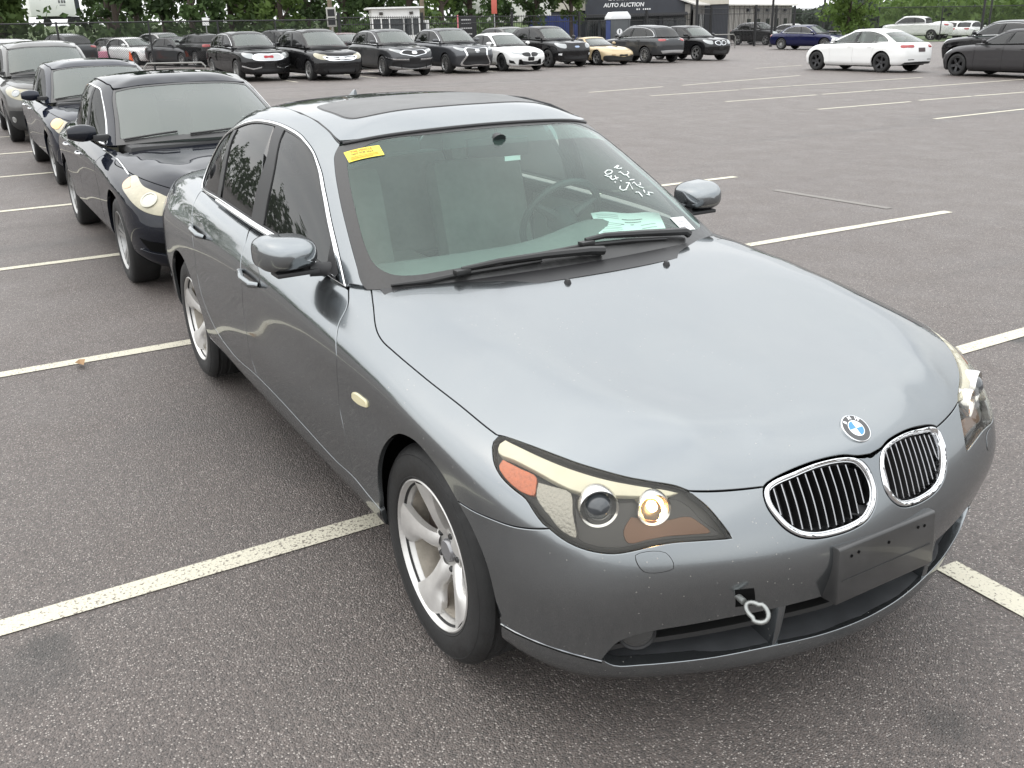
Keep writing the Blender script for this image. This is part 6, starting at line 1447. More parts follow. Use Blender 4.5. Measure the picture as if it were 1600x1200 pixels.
# chalk strokes on the screen
def Zc(l): return [(900+a/7.2727, 230+b_/7.2727) for a, b_ in l]
CHALK = pbr('paint_marker', (.80, .83, .82), .8)
strokes = [[(430, 240), (470, 212), (482, 217), (455, 245), (490, 250), (517, 242)], [(483, 290), (500, 286), (545, 320), (577, 318), (597, 295), (580, 280)], [(572, 320), (602, 350)], [(608, 378), (657, 372)], [(640, 417), (652, 400), (692, 440), (732, 430), (725, 410)], [(710, 452), (762, 468)], [(675, 515), (712, 518), (752, 566)], [(765, 490), (777, 520)], [(800, 540), (832, 550), (815, 515), (872, 525)],
           [(352, 266), (325, 290), (345, 316), (390, 306), (412, 281), (395, 266), (352, 266)], [(325, 325), (397, 350), (397, 328)], [(385, 352), (412, 375), (477, 350)], [(440, 330), (462, 372)], [(503, 384), (515, 393)], [(435, 399), (450, 406)], [(500, 448), (494, 475), (530, 496), (566, 486), (602, 410), (642, 482)], [(565, 410), (602, 412)]]
ch_ = bpy.data.objects.new('marker_writing', None); COL.objects.link(ch_); ch_.parent = hero
for s_ in strokes:
    pts = [p for p in (full_pt(TOP, *q, .002) for q in Zc(s_)) if p is not None]
    if len(pts) > 1: b = MB(); b.tube(pts, .0022, 5); b.build('stroke', CHALK, ch_, smooth=True)
# sheet of paper lying on the dashboard under the screen
def on_dash(px, py, z): d = pix_ray(px, py); k = (z-CAM_POS[2])/d[2]; return Vector(CAM_POS+k*d)
pc4 = [on_dash(922.7, 333, .985), on_dash(1030, 332.4, .985), on_dash(1041.6, 362.7, .968), on_dash(937, 366, .968)]
def pf(u, v, h=0.0): p = (pc4[0]*(1-u)+pc4[1]*u)*(1-v)+(pc4[3]*(1-u)+pc4[2]*u)*v; p.z += .004*math.sin(u*9)+.003*math.sin(u*4+v*5)+h; return p
pp_ = empty('paper_sheet', tuple(pc4[3]), 0, 'printed white sheet of paper lying on the dashboard of the silver sedan', 'paper')
o = sheet('page', lambda u, v: pf(u, v)-pc4[3], pbr('paper_white', (.82, .84, .83), .8), pp_, 20, 12)
INK = pbr('paper_ink', (.35, .37, .37), .8); INK2 = pbr('paper_ink_dark', (.08, .09, .09), .8)
for v0 in (.14, .22, .30, .52, .60, .70, .78, .88):
    sheet('print_line', lambda u, v: pf(.06+.32*u, v0+.018*v, .0012)-pc4[3], INK, o, 8, 1)
for v0, a, w_ in ((.30, .42, .30), (.42, .45, .24), (.52, .38, .05), (.53, .52, .05), (.62, .66, .22), (.80, .66, .22)):
    sheet('print_line', lambda u, v: pf(a+w_*u, v0+.03*v, .0012)-pc4[3], INK2 if v0 < .55 else INK, o, 8, 1)

# ================================================================ the other cars on the lot
WHEEL_MESH = {}
def spoke_rim(style):
    if style in WHEEL_MESH: return WHEEL_MESH[style]
    n, wd, dark = {'five': (5, .034, 0), 'ten': (10, .015, 0), 'multi': (14, .011, 0), 'dark5': (5, .045, 1), 'dark10': (10, .017, 1), 'steel': (7, .030, 0), 'twin': (5, .016, 0)}[style]
    b = MB(); b.lathe([(.222, -.098), (.2245, -.106), (.218, -.108), (.212, -.096), (.20, -.06), (.196, .09)], 40, 'y')
    b.lathe([(0, -.072), (.03, -.072), (.052, -.064), (.06, -.05)], 24, 'y')
    for k in range(n):
        for tw in ((0,) if style != 'twin' else (-.13, .13)):
            a = 2*math.pi*k/n+tw; V = []; ca, sa = math.cos(a), math.sin(a)
            for r_, h, y in ((.04, wd*1.0, -.066), (.12, wd*.8, -.078), (.206, wd*1.1, -.092), (.04, wd, -.045), (.12, wd*.8, -.055), (.206, wd*1.1, -.070)):
                for q in (-h, h): V.append((r_*ca-q*sa, y, r_*sa+q*ca))
            b.add(V, [(0, 1, 3, 2), (2, 3, 5, 4), (6, 8, 9, 7), (8, 10, 11, 9), (0, 2, 8, 6), (2, 4, 10, 8), (1, 7, 9, 3), (3, 9, 11, 5)])
    mat = pbr('dark_alloy', (.035, .035, .037), .4, .4) if dark else pbr('alloy_grey', (.34, .34, .335), .36, .7)
    o = b.build('rim', mat, None, smooth=True, angle=35); me = o.data; bpy.data.objects.remove(o)
    b = MB(); b.lathe([(0, -.02), (.17, -.02), (.196, -.03), (.196, .08)], 32, 'y'); o = b.build('rim_back', VOID, None); mb = o.data; bpy.data.objects.remove(o)
    WHEEL_MESH[style] = (me, mb); return WHEEL_MESH[style]
_ty = tyre_mesh(.33, .219, .215, 48, False).build('tyre', TYRE, None, smooth=True, angle=50); TYRE_ME = _ty.data; bpy.data.objects.remove(_ty)
def plain_wheel(parent, loc, style, Rt, flip, steer=0):
    w_ = bpy.data.objects.new('wheel', None); COL.objects.link(w_); w_.parent = parent; w_.location = loc; w_.empty_display_size = .1
    w_.scale = (Rt/.33,)*3; w_.rotation_euler = (0, R(RNG.integers(0, 70)), (math.pi if flip else 0)+steer)
    link('tyre', TYRE_ME, None, w_); me, mb = spoke_rim(style); r_ = link('rim', me, None, w_); link('rim_back', mb, None, r_)
GLASS_CAR = glass('car_glass', (.40, .48, .45), .17, (.46, .53, .49), ior=1.52, speck=False)
GLASS_DARK = glass('car_glass_tinted', (.05, .055, .055), .03, (.3, .32, .32), ior=1.5, speck=False, fmax=.5)
LAMP_CLEAR = pbr('lamp_clear', (.30, .31, .31), .14, .7, coat=1.0, bump=.5, bscale=60)
LAMP_HAZY = pbr('lamp_hazy', (.33, .305, .22), .25, .2, coat=.6, noise=.15, nscale=15)
LAMP_RED = pbr('lamp_red', (.30, .012, .012), .15, coat=1.0, noise=.3, nscale=30)
GRILLE = pbr('grille_dark', (.008, .008, .009), .4, bump=.8, bscale=70)
MESH_CHROME = pbr('grille_bright', (.42, .42, .42), .25, 1.0, bump=1.0, bscale=60)
CLAD = pbr('cladding', (.022, .022, .022), .6)
SEAT = pbr('seat_cloth', (.09, .085, .08), .85)
SEAT_T = pbr('seat_tan', (.30, .26, .21), .8)
def set_down(root, x, y, heading):
    """stand a thing on the sloping lot"""
    e = 1.0; n = Vector((-(gz(x+e, y)-gz(x-e, y))/(2*e), -(gz(x, y+e)-gz(x, y-e))/(2*e), 1)).normalized()
    f = Vector((math.cos(R(heading)), math.sin(R(heading)), 0)); f = (f-n*f.dot(n)).normalized(); l = n.cross(f)
    root.rotation_euler = Matrix((f, l, n)).transposed().to_euler(); a = math.radians(heading)
    root.location = (x, y, gz(x, y))
class Spec:
    fo = .92; wb = 2.8; ro = 1.05; hw = .92; H = 1.46; clr = .20; zf = .73; zs = .87; zb = .97; xc = -.42; xw = -1.15; xm = -2.0; xr = -2.85; xb = -3.5; wide = 1.0
    rt = .33; wheel = 'ten'; ds = .085; glass = None; tint = None; hl = None; tl = None; near = False; hl_mat = None; trim = True; clad = False; nose = 1.0; squareness = 0.0; upright = 0.0
    def __init__(s, **k):
        for a, b_ in k.items(): setattr(s, a, b_)
def car_surfaces(sp):
    L = sp.wb+sp.ro
    xk = [-4.05, -3.6, -3.2, -2.888, -2.5, -.5, 0, .45, .85]; xv = [-L, -(sp.wb+sp.ro*.62), -(sp.wb+.30), -sp.wb, -(sp.wb-.39), -.5, 0, .45+(sp.fo-.85)*.6, sp.fo]
    zk = [.165, .47, .73, .87, 1.0, 1.05]; zv = [sp.clr, sp.clr+(sp.zf-sp.clr)*.54, sp.zf, sp.zs, sp.zb, sp.zb+.03]
    low = np.array(low_rows).copy()
    low[..., 0] = np.interp(low[..., 0], xk, xv); low[..., 2] = np.interp(low[..., 2], zk, zv); low[..., 1] *= sp.hw/.922
    if sp.squareness:                                    # blunter corners in plan
        f = np.clip((np.abs(np.array(low_rows)[..., 1])/.9), 0, 1)
        fr = np.clip((np.array(low_rows)[..., 0]-.1)/.6, 0, 1); rr = np.clip((-np.array(low_rows)[..., 0]-3.3)/.6, 0, 1)
        low[..., 0] += sp.squareness*f*f*(fr-rr)*.12
    if sp.upright:                                       # steeper, higher nose
        b0 = np.array(low_rows); fr = np.clip((b0[..., 0]-.25)/.5, 0, 1)
        for r_, k_ in ((4, .5), (5, .75), (6, .8), (7, .6), (8, .25)):
            xf = low[3, :, 0]-.03*(r_-3); yy = low[3, :, 1]
            low[r_, :, 0] += (np.maximum(xf, low[r_, :, 0])-low[r_, :, 0])*k_*sp.upright*fr[r_]
            low[r_, :, 1] += (np.maximum(yy*.98, low[r_, :, 1])-low[r_, :, 1])*k_*.6*sp.upright*fr[r_]
            if r_ >= 6: low[r_, :, 2] += (sp.zs-.02*(9-r_)-low[r_, :, 2]).clip(0)*.5*sp.upright*fr[r_]
    tx = [-3.45, -3.2, -2.9, -2.0, -1.14, -.76, -.40]; tv = [sp.xb, sp.xr+(sp.xb-sp.xr)*.5, sp.xr, sp.xm, sp.xw, sp.xw+(sp.xc-sp.xw)*.51, sp.xc]
    top = np.array(top_rows).copy(); z0 = top[..., 2].copy()
    top[..., 0] = np.interp(top[..., 0], tx, tv); top[..., 2] = sp.zb-.0+(z0-.96)*(sp.H-sp.zb)/(1.47-.96)
    top[0, :, 2] = np.minimum(top[0, :, 2], sp.zb+.02)
    k = np.clip((z0-.96)/.4, 0, 1); top[..., 1] *= (sp.hw/.922)*(1+(sp.wide-1)*k)
    return low, top
def make_car(name, label, cat, sp, loc, heading, paint, group=None):
    root = empty(name, (loc[0], loc[1], 0), 0, label, cat, group)
    set_down(root, loc[0], loc[1], heading)
    lr, tr = car_surfaces(sp)
    LO = Surf(lr, smooth=.15); LO.prepare(); TO = Surf(tr, smooth=.1); TO.prepare()
    ck = lambda S, c: float(np.interp(c, np.arange(len(S.sk)), S.sk)); rk = lambda S, r_: float(np.interp(r_, np.arange(len(S.tk)), S.tk))
    lo = lambda *cr: [('g', ck(LO, c), rk(LO, r_)) for c, r_ in cr]
    to = lambda *cr: [('g', ck(TO, c), rk(TO, r_)) for c, r_ in cr]
    C = lambda l: [tuple(q)+('c',) for q in l]
    ds = sp.ds; kw = dict(ds=ds, gap=.003, rnd=.003, flange=.02)
    def s_at(x, t=0.0):
        ss = np.linspace(ck(LO, 4), ck(LO, 15.5), 400); q = LO.eval(np.stack([ss, np.full(400, t)], 1), False); return ss[np.argmin(np.abs(q[:, 0]-x))]
    hz = Height([lr[r_][c_] for r_ in (6, 7, 8, 9) for c_ in range(0, 9)], 3e-4)
    def hood_fix(Pp, Nn):
        Q, NQ = hz(Pp, Nn); tl_ = rk(LO, 6.4)
        return Pp, Nn, Q, NQ
    ra = sp.rt+.055
    def arcp(cx, a0, a1, n=12): return [('s', cx+ra*math.cos(R(a0+(a1-a0)*i/n)), sp.rt+ra*math.sin(R(a0+(a1-a0)*i/n))) for i in range(n+1)]
    t7 = rk(LO, 7); sa, sb, sc = s_at(-.62, .4), s_at(-sp.wb*.5-.22, .4), s_at(-(sp.wb-.40), .4)
    # front clip (bumper and wings), with the bonnet as its own panel
    t6 = rk(LO, 6.25)
    fa = arcp(0, -8, 188)
    hood_s = ck(LO, 4.6)
    fb = [('g', 0, 0, 'c')]+[('g', ck(LO, c), 0) for c in (1, 2, 3)]+[('g', s_at(ra+.01), 0, 'c'), fa[0]+('c',)]+fa[1:-1]+[fa[-1]+('c',), ('g', s_at(-ra-.02), 0, 'c'), ('g', sa, 0, 'c'), ('g', sa, rk(LO, 6.6), 'c'), ('g', sa, t7, 'c'), ('g', s_at(-.45, t7), t7), ('g', ck(LO, 7), t6), ('g', ck(LO, 6), t6), ('g', ck(LO, 5), t6), ('g', ck(LO, 4), t6), ('g', ck(LO, 3), t6), ('g', ck(LO, 2), t6), ('g', ck(LO, 1), t6), ('g', 0, t6, 'c')]
    panel('front_body', LO, resolve(LO, fb), paint, root, sym=True, **kw)
    shood = s_at(sp.xc+.04, rk(LO, 8))
    hb = [('g', 0, t6, 'c'), ('g', ck(LO, 1), t6), ('g', ck(LO, 2), t6), ('g', ck(LO, 3), t6), ('g', ck(LO, 4), t6), ('g', ck(LO, 5), t6), ('g', ck(LO, 6), t6), ('g', ck(LO, 7), t6), ('g', s_at(-.45, t7), t7), ('g', shood+.05, t7, 'c'), ('g', shood+.02, rk(LO, 8)), ('g', shood, LO.tmax, 'c'), ('g', 0, LO.tmax, 'c')]
    panel('hood', LO, resolve(LO, hb), paint, root, sym=True, height=hz, blend=.08, **kw)
    panel('front_door', LO, resolve(LO, [('g', sa, 0, 'c'), ('g', sa, rk(LO, 3)), ('g', sa, t7+.01, 'c'), ('g', sb, t7+.01, 'c'), ('g', sb, rk(LO, 3)), ('g', sb, 0, 'c')]), paint, root, both=True, **kw)
    panel('rear_door', LO, resolve(LO, [('g', sb, 0, 'c'), ('g', sb, rk(LO, 3)), ('g', sb, t7+.01, 'c'), ('g', sc+.1, t7+.01, 'c'), ('g', sc+.05, rk(LO, 5)), ('g', sc, rk(LO, 3)), ('g', sc, 0, 'c')]), paint, root, both=True, **kw)
    rar = arcp(-sp.wb, -8, 188)
    rb_ = [('g', sc, 0, 'c'), rar[0]+('c',)]+rar[1:-1]+[rar[-1]+('c',), ('g', s_at(-sp.wb-ra-.01), 0, 'c')]+[('g', ck(LO, c), 0) for c in (16, 17, 18)]+[('g', LO.smax, 0, 'c'), ('g', LO.smax, LO.tmax, 'c'), ('g', sc+.25, LO.tmax, 'c'), ('g', sc+.1, t7+.01, 'c'), ('g', sc+.05, rk(LO, 5)), ('g', sc, rk(LO, 3))]
    panel('rear_body', LO, resolve(LO, rb_), paint, root, sym=True, **kw)
    # cabin
    t2 = TO.tk[2]; S3 = ck(TO, 3.15); S10 = ck(TO, 10.35)
    rz = Height([tr[r_][c_] for r_ in (3, 4, 5) for c_ in range(NCT)]+[tr[2][c_] for c_ in (0, 1, 2, 11, 12, 13)], 3e-4)
    rl = [('g', 0, t2, 'c')]+[('g', ck(TO, c), t2) for c in (1, 2)]+[('g', S3, t2, 'c')]+[('g', ck(TO, c), rk(TO, 2.7)) for c in (4, 5, 6, 7, 8, 9)]+[('g', S10, t2, 'c'), ('g', ck(TO, 12), t2), ('g', TO.smax, t2, 'c'), ('g', TO.smax, TO.tmax, 'c'), ('g', 0, TO.tmax, 'c')]
    panel('roof', TO, resolve(TO, rl), paint, root, sym=True, height=rz, **kw)
    g1 = sp.glass or GLASS_CAR; g2 = sp.tint or GLASS_DARK
    wl = [('g', 0, .01, 'c'), ('g', ck(TO, 1), .01), ('g', ck(TO, 2), .01), ('g', S3, .01, 'c'), ('g', S3, rk(TO, 1)), ('g', S3, t2, 'c'), ('g', ck(TO, 2), t2), ('g', ck(TO, 1), t2), ('g', 0, t2, 'c')]
    W_ = resolve(TO, wl); panel('windshield', TO, W_, g1, root, sym=True, ds=ds, gap=.002, rnd=.001, flange=.004, offset=-.002)
    bw = .035 if sp.near else .045
    fl = [('g', 0, .0, 'c'), ('g', ck(TO, 1), .0), ('g', ck(TO, 2), .0), ('g', S3, 0, 'c'), ('g', S3, rk(TO, 1)), ('g', S3, t2, 'c'), ('g', ck(TO, 2), t2), ('g', ck(TO, 1), t2), ('g', 0, t2, 'c'), ('g', 0, t2-bw*.8, 'c'), ('g', ck(TO, 1), t2-bw*.8), ('g', ck(TO, 2), t2-bw*.8), ('g', S3-bw, t2-bw, 'c'), ('g', S3-bw, rk(TO, 1)), ('g', S3-bw, bw*2, 'c'), ('g', ck(TO, 2), bw*1.6), ('g', ck(TO, 1), bw*1.6), ('g', 0, bw*1.6, 'c')]
    panel('windshield_border', TO, resolve(TO, fl), FRIT, root, sym=True, ds=ds, offset=.001, gap=.001, rnd=.001, flange=.002)
    # side windows
    lowb, upb = .035, rk(TO, 1.86)
    wf = [('g', ck(TO, 4.02), lowb, 'c'), ('g', ck(TO, 4.08), rk(TO, .9)), ('g', ck(TO, 4.35), rk(TO, 1.6)), ('g', ck(TO, 5.0), upb), ('g', ck(TO, 6.2), upb+.01), ('g', ck(TO, 7), upb+.01), ('g', ck(TO, 8), upb), ('g', ck(TO, 9.1), rk(TO, 1.55)), ('g', ck(TO, 9.6), rk(TO, .7)), ('g', ck(TO, 9.55), lowb+.02, 'c'), ('g', ck(TO, 8), lowb), ('g', ck(TO, 6), lowb)]
    WF = resolve(TO, wf)
    side_l = [('g', S3, 0, 'c'), ('g', S3, rk(TO, 1)), ('g', S3, t2, 'c')]+[('g', ck(TO, c), rk(TO, 2.7)) for c in (4, 5, 6, 7, 8, 9)]+[('g', S10, t2, 'c'), ('g', S10, rk(TO, 1)), ('g', S10, 0, 'c')]+[('g', ck(TO, c), 0) for c in (9, 8, 7, 6, 5, 4)]
    panel('cabin_side', TO, resolve(TO, side_l), paint, root, holes=[WF], both=True, **kw)
    # glass pieces split at the pillars
    def vline(c, dc=0.0): return (ck(TO, c), 0.0), (ck(TO, c+dc), TO.tk[2])
    xb_ = -sp.wb*.5-.22
    def col_at(x):
        cs = np.linspace(4, 10, 200); q = TO.eval(np.array([(ck(TO, c), .02) for c in cs]), False); return cs[np.argmin(np.abs(q[:, 0]-x))]
    cb_ = col_at(xb_); cq = col_at(-(sp.wb-.05))
    def piece(l, a, keep, probe_c):
        r_ = clip_half(l, *a, True)
        m = r_[:, 0].mean(); want = ck(TO, probe_c)
        r2 = clip_half(l, *a, False)
        return r_ if (len(r2) < 3 or abs(m-want) < abs(r2[:, 0].mean()-want)) else r2
    gi = inset(WF, -.006)
    f_g = piece(gi, vline(cb_-.10), True, 5.0); rest_ = piece(gi, vline(cb_+.10), True, 8.5)
    panel('front_window', TO, f_g, g2 if not sp.near else GLASS_SIDE_NEAR, root, both=True, ds=ds, offset=-.006, gap=0, rnd=.001, flange=.003)
    panel('rear_side_window', TO, rest_, g2, root, both=True, ds=ds, offset=-.006, gap=0, rnd=.001, flange=.003)
    pl = [('g', ck(TO, cb_-.13), .02, 'c'), ('g', ck(TO, cb_+.13), .02, 'c'), ('g', ck(TO, cb_+.13), t2-.02, 'c'), ('g', ck(TO, cb_-.13), t2-.02, 'c')]
    panel('centre_pillar', TO, resolve(TO, pl), SATIN, root, both=True, ds=ds, offset=-.003, gap=0, rnd=.002, flange=.02)
    if cq < 9.2:
        pl = [('g', ck(TO, cq-.06), .03, 'c'), ('g', ck(TO, cq+.06), .03, 'c'), ('g', ck(TO, cq+.02), upb, 'c'), ('g', ck(TO, cq-.1), upb, 'c')]
        panel('rear_pillar', TO, resolve(TO, pl), SATIN, root, both=True, ds=ds, offset=-.003, gap=0, rnd=.002, flange=.02)
    if sp.trim: panel('window_trim', TO, inset(WF, -.020), CHROME if sp.trim is True else sp.trim, root, holes=[inset(WF, -.002)], both=True, ds=ds, offset=.002, gap=0, rnd=.002, flange=.006)
    rwl_ = [('g', S10, .02, 'c'), ('g', ck(TO, 12), .02), ('g', TO.smax, .02, 'c'), ('g', TO.smax, t2-.02, 'c'), ('g', ck(TO, 12), t2-.02), ('g', S10, t2-.02, 'c'), ('g', S10, rk(TO, 1))]
    panel('rear_window', TO, resolve(TO, rwl_), g2, root, sym=True, ds=ds, gap=.004, rnd=.001, flange=.003)
    # lamps, grille
    def lamp(nm, cr, mat, off=.004, both=True, sym=False, **k):
        a = dict(ds=min(ds, .04), offset=off, gap=0, rnd=.003, flange=.014); a.update(k)
        return panel(nm, LO, resolve(LO, C(lo(*cr)) if k.pop('hard', True) else lo(*cr)), mat, root, both=both, sym=sym, **a)
    def cr_panel(nm, cr, mat, off=.004, sym=False, parent=None, soft=False, both=None, holes=()):
        l = lo(*cr)
        if sym: l = [tuple(q)+(('c',) if (abs(q[1]) < 1e-6) else ()) for q in l]
        elif not soft: l = C(l)
        lp = resolve(LO, l)
        return panel(nm, LO, lp, mat, parent or root, both=(not sym) if both is None else both, sym=sym, ds=min(ds, .045), offset=off, gap=0, rnd=.003, flange=.016, holes=holes)
    hl = sp.hl or [(1.7, 4.6), (1.75, 5.7), (3.0, 6.05), (4.4, 6.0), (4.2, 5.2), (3.0, 4.5)]
    hp_ = cr_panel('headlight', hl, sp.hl_mat or LAMP_CLEAR, soft=True)
    tl = sp.tl or [(15.6, 4.9), (15.5, 6.0), (16.6, 6.1), (17.4, 5.8), (17.3, 5.0)]
    cr_panel('tail_light', tl, LAMP_RED, soft=True)
    if getattr(sp, 'front', None): sp.front(cr_panel, root, LO, ck, rk)
    else:
        cr_panel('grille', [(0, 4.1), (1.35, 4.2), (1.5, 5.3), (0, 5.4)], GRILLE, sym=True)
        cr_panel('lower_grille', [(0, 1.3), (1.9, 1.4), (1.7, 2.3), (0, 2.4)], GRILLE, sym=True)
    if getattr(sp, 'rear', None): sp.rear(cr_panel, root, LO, ck, rk)
    if sp.clad:
        cl_ = [('g', s_at(-ra-.02), 0, 'c'), ('g', sc, 0, 'c'), ('g', sc, rk(LO, 1.4), 'c'), ('g', s_at(-ra-.02), rk(LO, 1.4), 'c')]
        panel('sill_cladding', LO, resolve(LO, cl_), CLAD, root, both=True, ds=ds, offset=.006, gap=0, rnd=.004, flange=.01)
    # mirrors and handles
    for s_ in (-1, 1):
        q = TO.eval(np.array([[ck(TO, 4.15), .05]]), False)[0]; b = MB(); V = []; F = []
        for i in range(7):
            u = i/6; k = math.sin(math.pi*(.16+.72*u))**.6
            for j in range(12):
                a = 2*math.pi*j/12; V.append((q[0]-.02+.055*math.cos(a)*k-.05*u, s_*(abs(q[1])+.05+.21*u), q[2]+.07+.068*math.sin(a)*k))
        F = [(i*12+j, i*12+(j+1) % 12, (i+1)*12+(j+1) % 12, (i+1)*12+j) for i in range(6) for j in range(12)]+[tuple(range(12)), tuple(range(72, 84))]
        b.add(V, F); b.build('door_mirror', getattr(sp, 'mirror', None) or paint, root, smooth=True, angle=50)
        b = MB(); b.box((q[0], s_*(abs(q[1])+.02), q[2]+.03), (.09, .12, .05)); b.build('mirror_foot', SATIN, root, bevel=.01)
        for x in (-sp.wb*.5-.06, -sp.wb*.5-.90):
            g_ = LO.side(x, sp.zs-.03); p, n = LO.eval(g_[None]); p = p[0]
            b = MB(); b.tube([(p[0]+.08, s_*(abs(p[1])-.005), p[2]), (p[0]+.05, s_*(abs(p[1])+.022), p[2]), (p[0]-.07, s_*(abs(p[1])+.022), p[2]+.004), (p[0]-.10, s_*(abs(p[1])-.005), p[2]+.004)], .011, 6); b.build('door_handle', CHROME if sp.near else paint, root, smooth=True)
    # underside, wheels, cabin interior
    b = MB(); b.box((-sp.wb/2, 0, sp.clr+.08), (sp.wb-.75, sp.hw*1.66, .14)); b.box((-sp.wb/2, 0, sp.clr+.16), (sp.wb+sp.fo*.8+sp.ro*.8, sp.hw*1.1, .2)); b.build('underbody', VOID, root)
    for cx in (0, -sp.wb):
        for s_ in (-1, 1):
            b = MB(); b.lathe([(0, s_*sp.hw*.58), (ra+.02, s_*sp.hw*.58), (ra+.02, s_*(sp.hw-.05))], 16, 'y', (cx, 0, sp.rt), a0=0, a1=math.pi); b.build('wheel_well', VOID, root, smooth=True)
            plain_wheel(root, (cx, s_*(sp.hw-.135), sp.rt), sp.wheel, sp.rt, s_ > 0)
    sm = getattr(sp, 'seat', SEAT); b = MB(); b.box((-(sp.wb*.5+.25), 0, sp.zb-.42), (sp.wb*.80, sp.hw*1.5, .08)); b.build('cabin_floor', VOID, root)
    b = MB(); b.box((sp.xc-.28, 0, sp.zb-.06), (.60, sp.hw*1.45, .12)); b.build('dashboard', SATIN, root, bevel=.04)
    for s_ in (-1, 1):
        xs = sp.xw-.62; b = MB(); b.box((xs, s_*.38, sp.zb-.02), (.16, .50, .66), Matrix.Rotation(R(-14), 3, 'Y')); b.build('seat_back', sm, root, bevel=.05)
        b = MB(); b.box((xs-.13, s_*.38, sp.zb+.38*min(1, (sp.H-sp.zb)/.5)), (.10, .26, .17), Matrix.Rotation(R(-10), 3, 'Y')); b.build('headrest', sm, root, bevel=.04)
    b = MB(); b.box((sp.xr+.25 if sp.xr > -2.9 else -(sp.wb-.25), 0, sp.zb-.08), (.18, sp.hw*1.4, .55), Matrix.Rotation(R(-18), 3, 'Y')); b.build('rear_bench', sm, root, bevel=.05)
    return root, LO, TO, ck, rk
GLASS_SIDE_NEAR = glass('near_side_glass', (.12, .13, .13), .03, (.4, .42, .42), ior=1.5, speck=False, fmax=.25)
PNT_NAVY = car_paint('blue_black_paint', (.008, .010, .016), metal=.3, rough=.4, dust=.05)
PNT_NAVY2 = car_paint('navy_paint', (.009, .012, .022), metal=.4, rough=.4, dust=.05)
PNT_GREY = car_paint('grey_metallic', (.13, .13, .128), metal=.6, rough=.4, dust=.25)
PNT_BLACK = car_paint('black_paint', (.011, .011, .012), metal=.1, rough=.4, dust=.05)
PNT_CHAR = car_paint('charcoal_paint', (.055, .057, .060), metal=.5, rough=.4, dust=.05)
PNT_WHITE = car_paint('white_paint', (.74, .74, .73), metal=.0, rough=.4, dust=.10)
PNT_TAN = car_paint('tan_paint', (.50, .40, .25), metal=.1, rough=.45, dust=.15)
PNT_BLUE = car_paint('deep_blue_paint', (.008, .010, .050), metal=.4, rough=.38, dust=.05)
PNT_RED = car_paint('dark_red_paint', (.06, .008, .010), metal=.3, rough=.4, dust=.05)
def anchor(px, py, hd, local):
    """root position so that the car's local point stands on the ground under a pixel"""
    g = on_ground(px, py); a = R(hd); c, s_ = math.cos(a), math.sin(a)
    return (g[0]-(local[0]*c-local[1]*s_), g[1]-(local[0]*s_+local[1]*c))
# ---- the dark sedan right behind the silver one
def son_front(crp, root, LO, ck, rk):
    crp('grille', [(0, 4.4), (1.3, 4.6), (1.6, 5.6), (0, 5.7)], GRILLE, sym=True); crp('grille_bar', [(0, 5.0), (1.4, 5.1), (1.45, 5.25), (0, 5.15)], CHROME, .010, sym=True)
    crp('lower_grille', [(0, 1.3), (1.9, 1.5), (1.7, 2.7), (0, 2.9)], GRILLE, sym=True)
    f = crp('fog_recess', [(2.3, 1.7), (3.3, 1.8), (3.75, 2.5), (2.5, 2.35)], VOID, .002)
    crp('fog_blade', [(2.15, 1.45), (3.6, 1.65), (3.75, 1.85), (2.2, 1.62)], PNT_NAVY, .014)
def hl_detail(crp, shape, parent):
    pass
sp = Spec(fo=.96, wb=2.795, ro=1.06, hw=.918, H=1.465, zf=.72, zs=.865, zb=.965, xc=-.40, xw=-1.22, xm=-2.0, xr=-2.75, xb=-3.55, ds=.04, near=True, wheel='twin', rt=.325, hl_mat=LAMP_HAZY, seat=SEAT_T,
          hl=[(2.25, 4.75), (2.15, 5.2), (2.9, 5.75), (3.9, 5.95), (5.1, 6.15), (5.0, 5.6), (4.2, 4.85), (3.1, 4.35), (2.5, 4.35)], front=son_front)
son, LO_, TO_, ck_, rk_ = make_car('dark_sedan', 'blue black sedan with cloudy yellowed headlight parked close behind the silver sedan', 'car', sp, (-5.40, .03), 0.5, PNT_NAVY, 'cars queued behind the silver sedan')
def extra_lamp(LO, ck, rk, root, cr, r_, mat):
    """round projector behind the lens, both sides"""
    for s_ in (-1, 1):
        p, n = LO.eval(np.array([[ck(LO, cr[0]), rk(LO, cr[1])]])); n = n[0]*LO.sgn; p = p[0]+n*.006
        q = Vector((0, 0, 1)).rotation_difference(Vector((n[0], n[1]*(-s_), n[2]))).to_matrix(); c = Vector((p[0], p[1]*(-s_), p[2]))
        b = MB(); b.lathe([(r_, -.01), (r_, .003), (r_*.85, .006), (r_*.78, .001), (r_*.5, .004), (0, .008)], 28); b.v = [tuple(q @ Vector(v)+c) for v in b.v]; b.build('lamp_projector', mat, root, smooth=True, angle=30)
extra_lamp(LO_, ck_, rk_, son, (3.25, 5.1), .062, pbr('lamp_dull', (.45, .44, .37), .2, .3, coat=1.0))
AMB2 = pbr('amber_hazy', (.66, .36, .20), .3, coat=.5)
for cr in ([(4.45, 5.55), (4.9, 6.02), (5.05, 6.1), (4.98, 5.62), (4.6, 5.25)],):
    l_ = resolve(LO_, [('g', ck_(LO_, c), rk_(LO_, r_)) for c, r_ in cr]); panel('amber_marker', LO_, l_, AMB2, son, both=True, offset=.006, gap=0, rnd=.001, flange=.004, ds=.03)
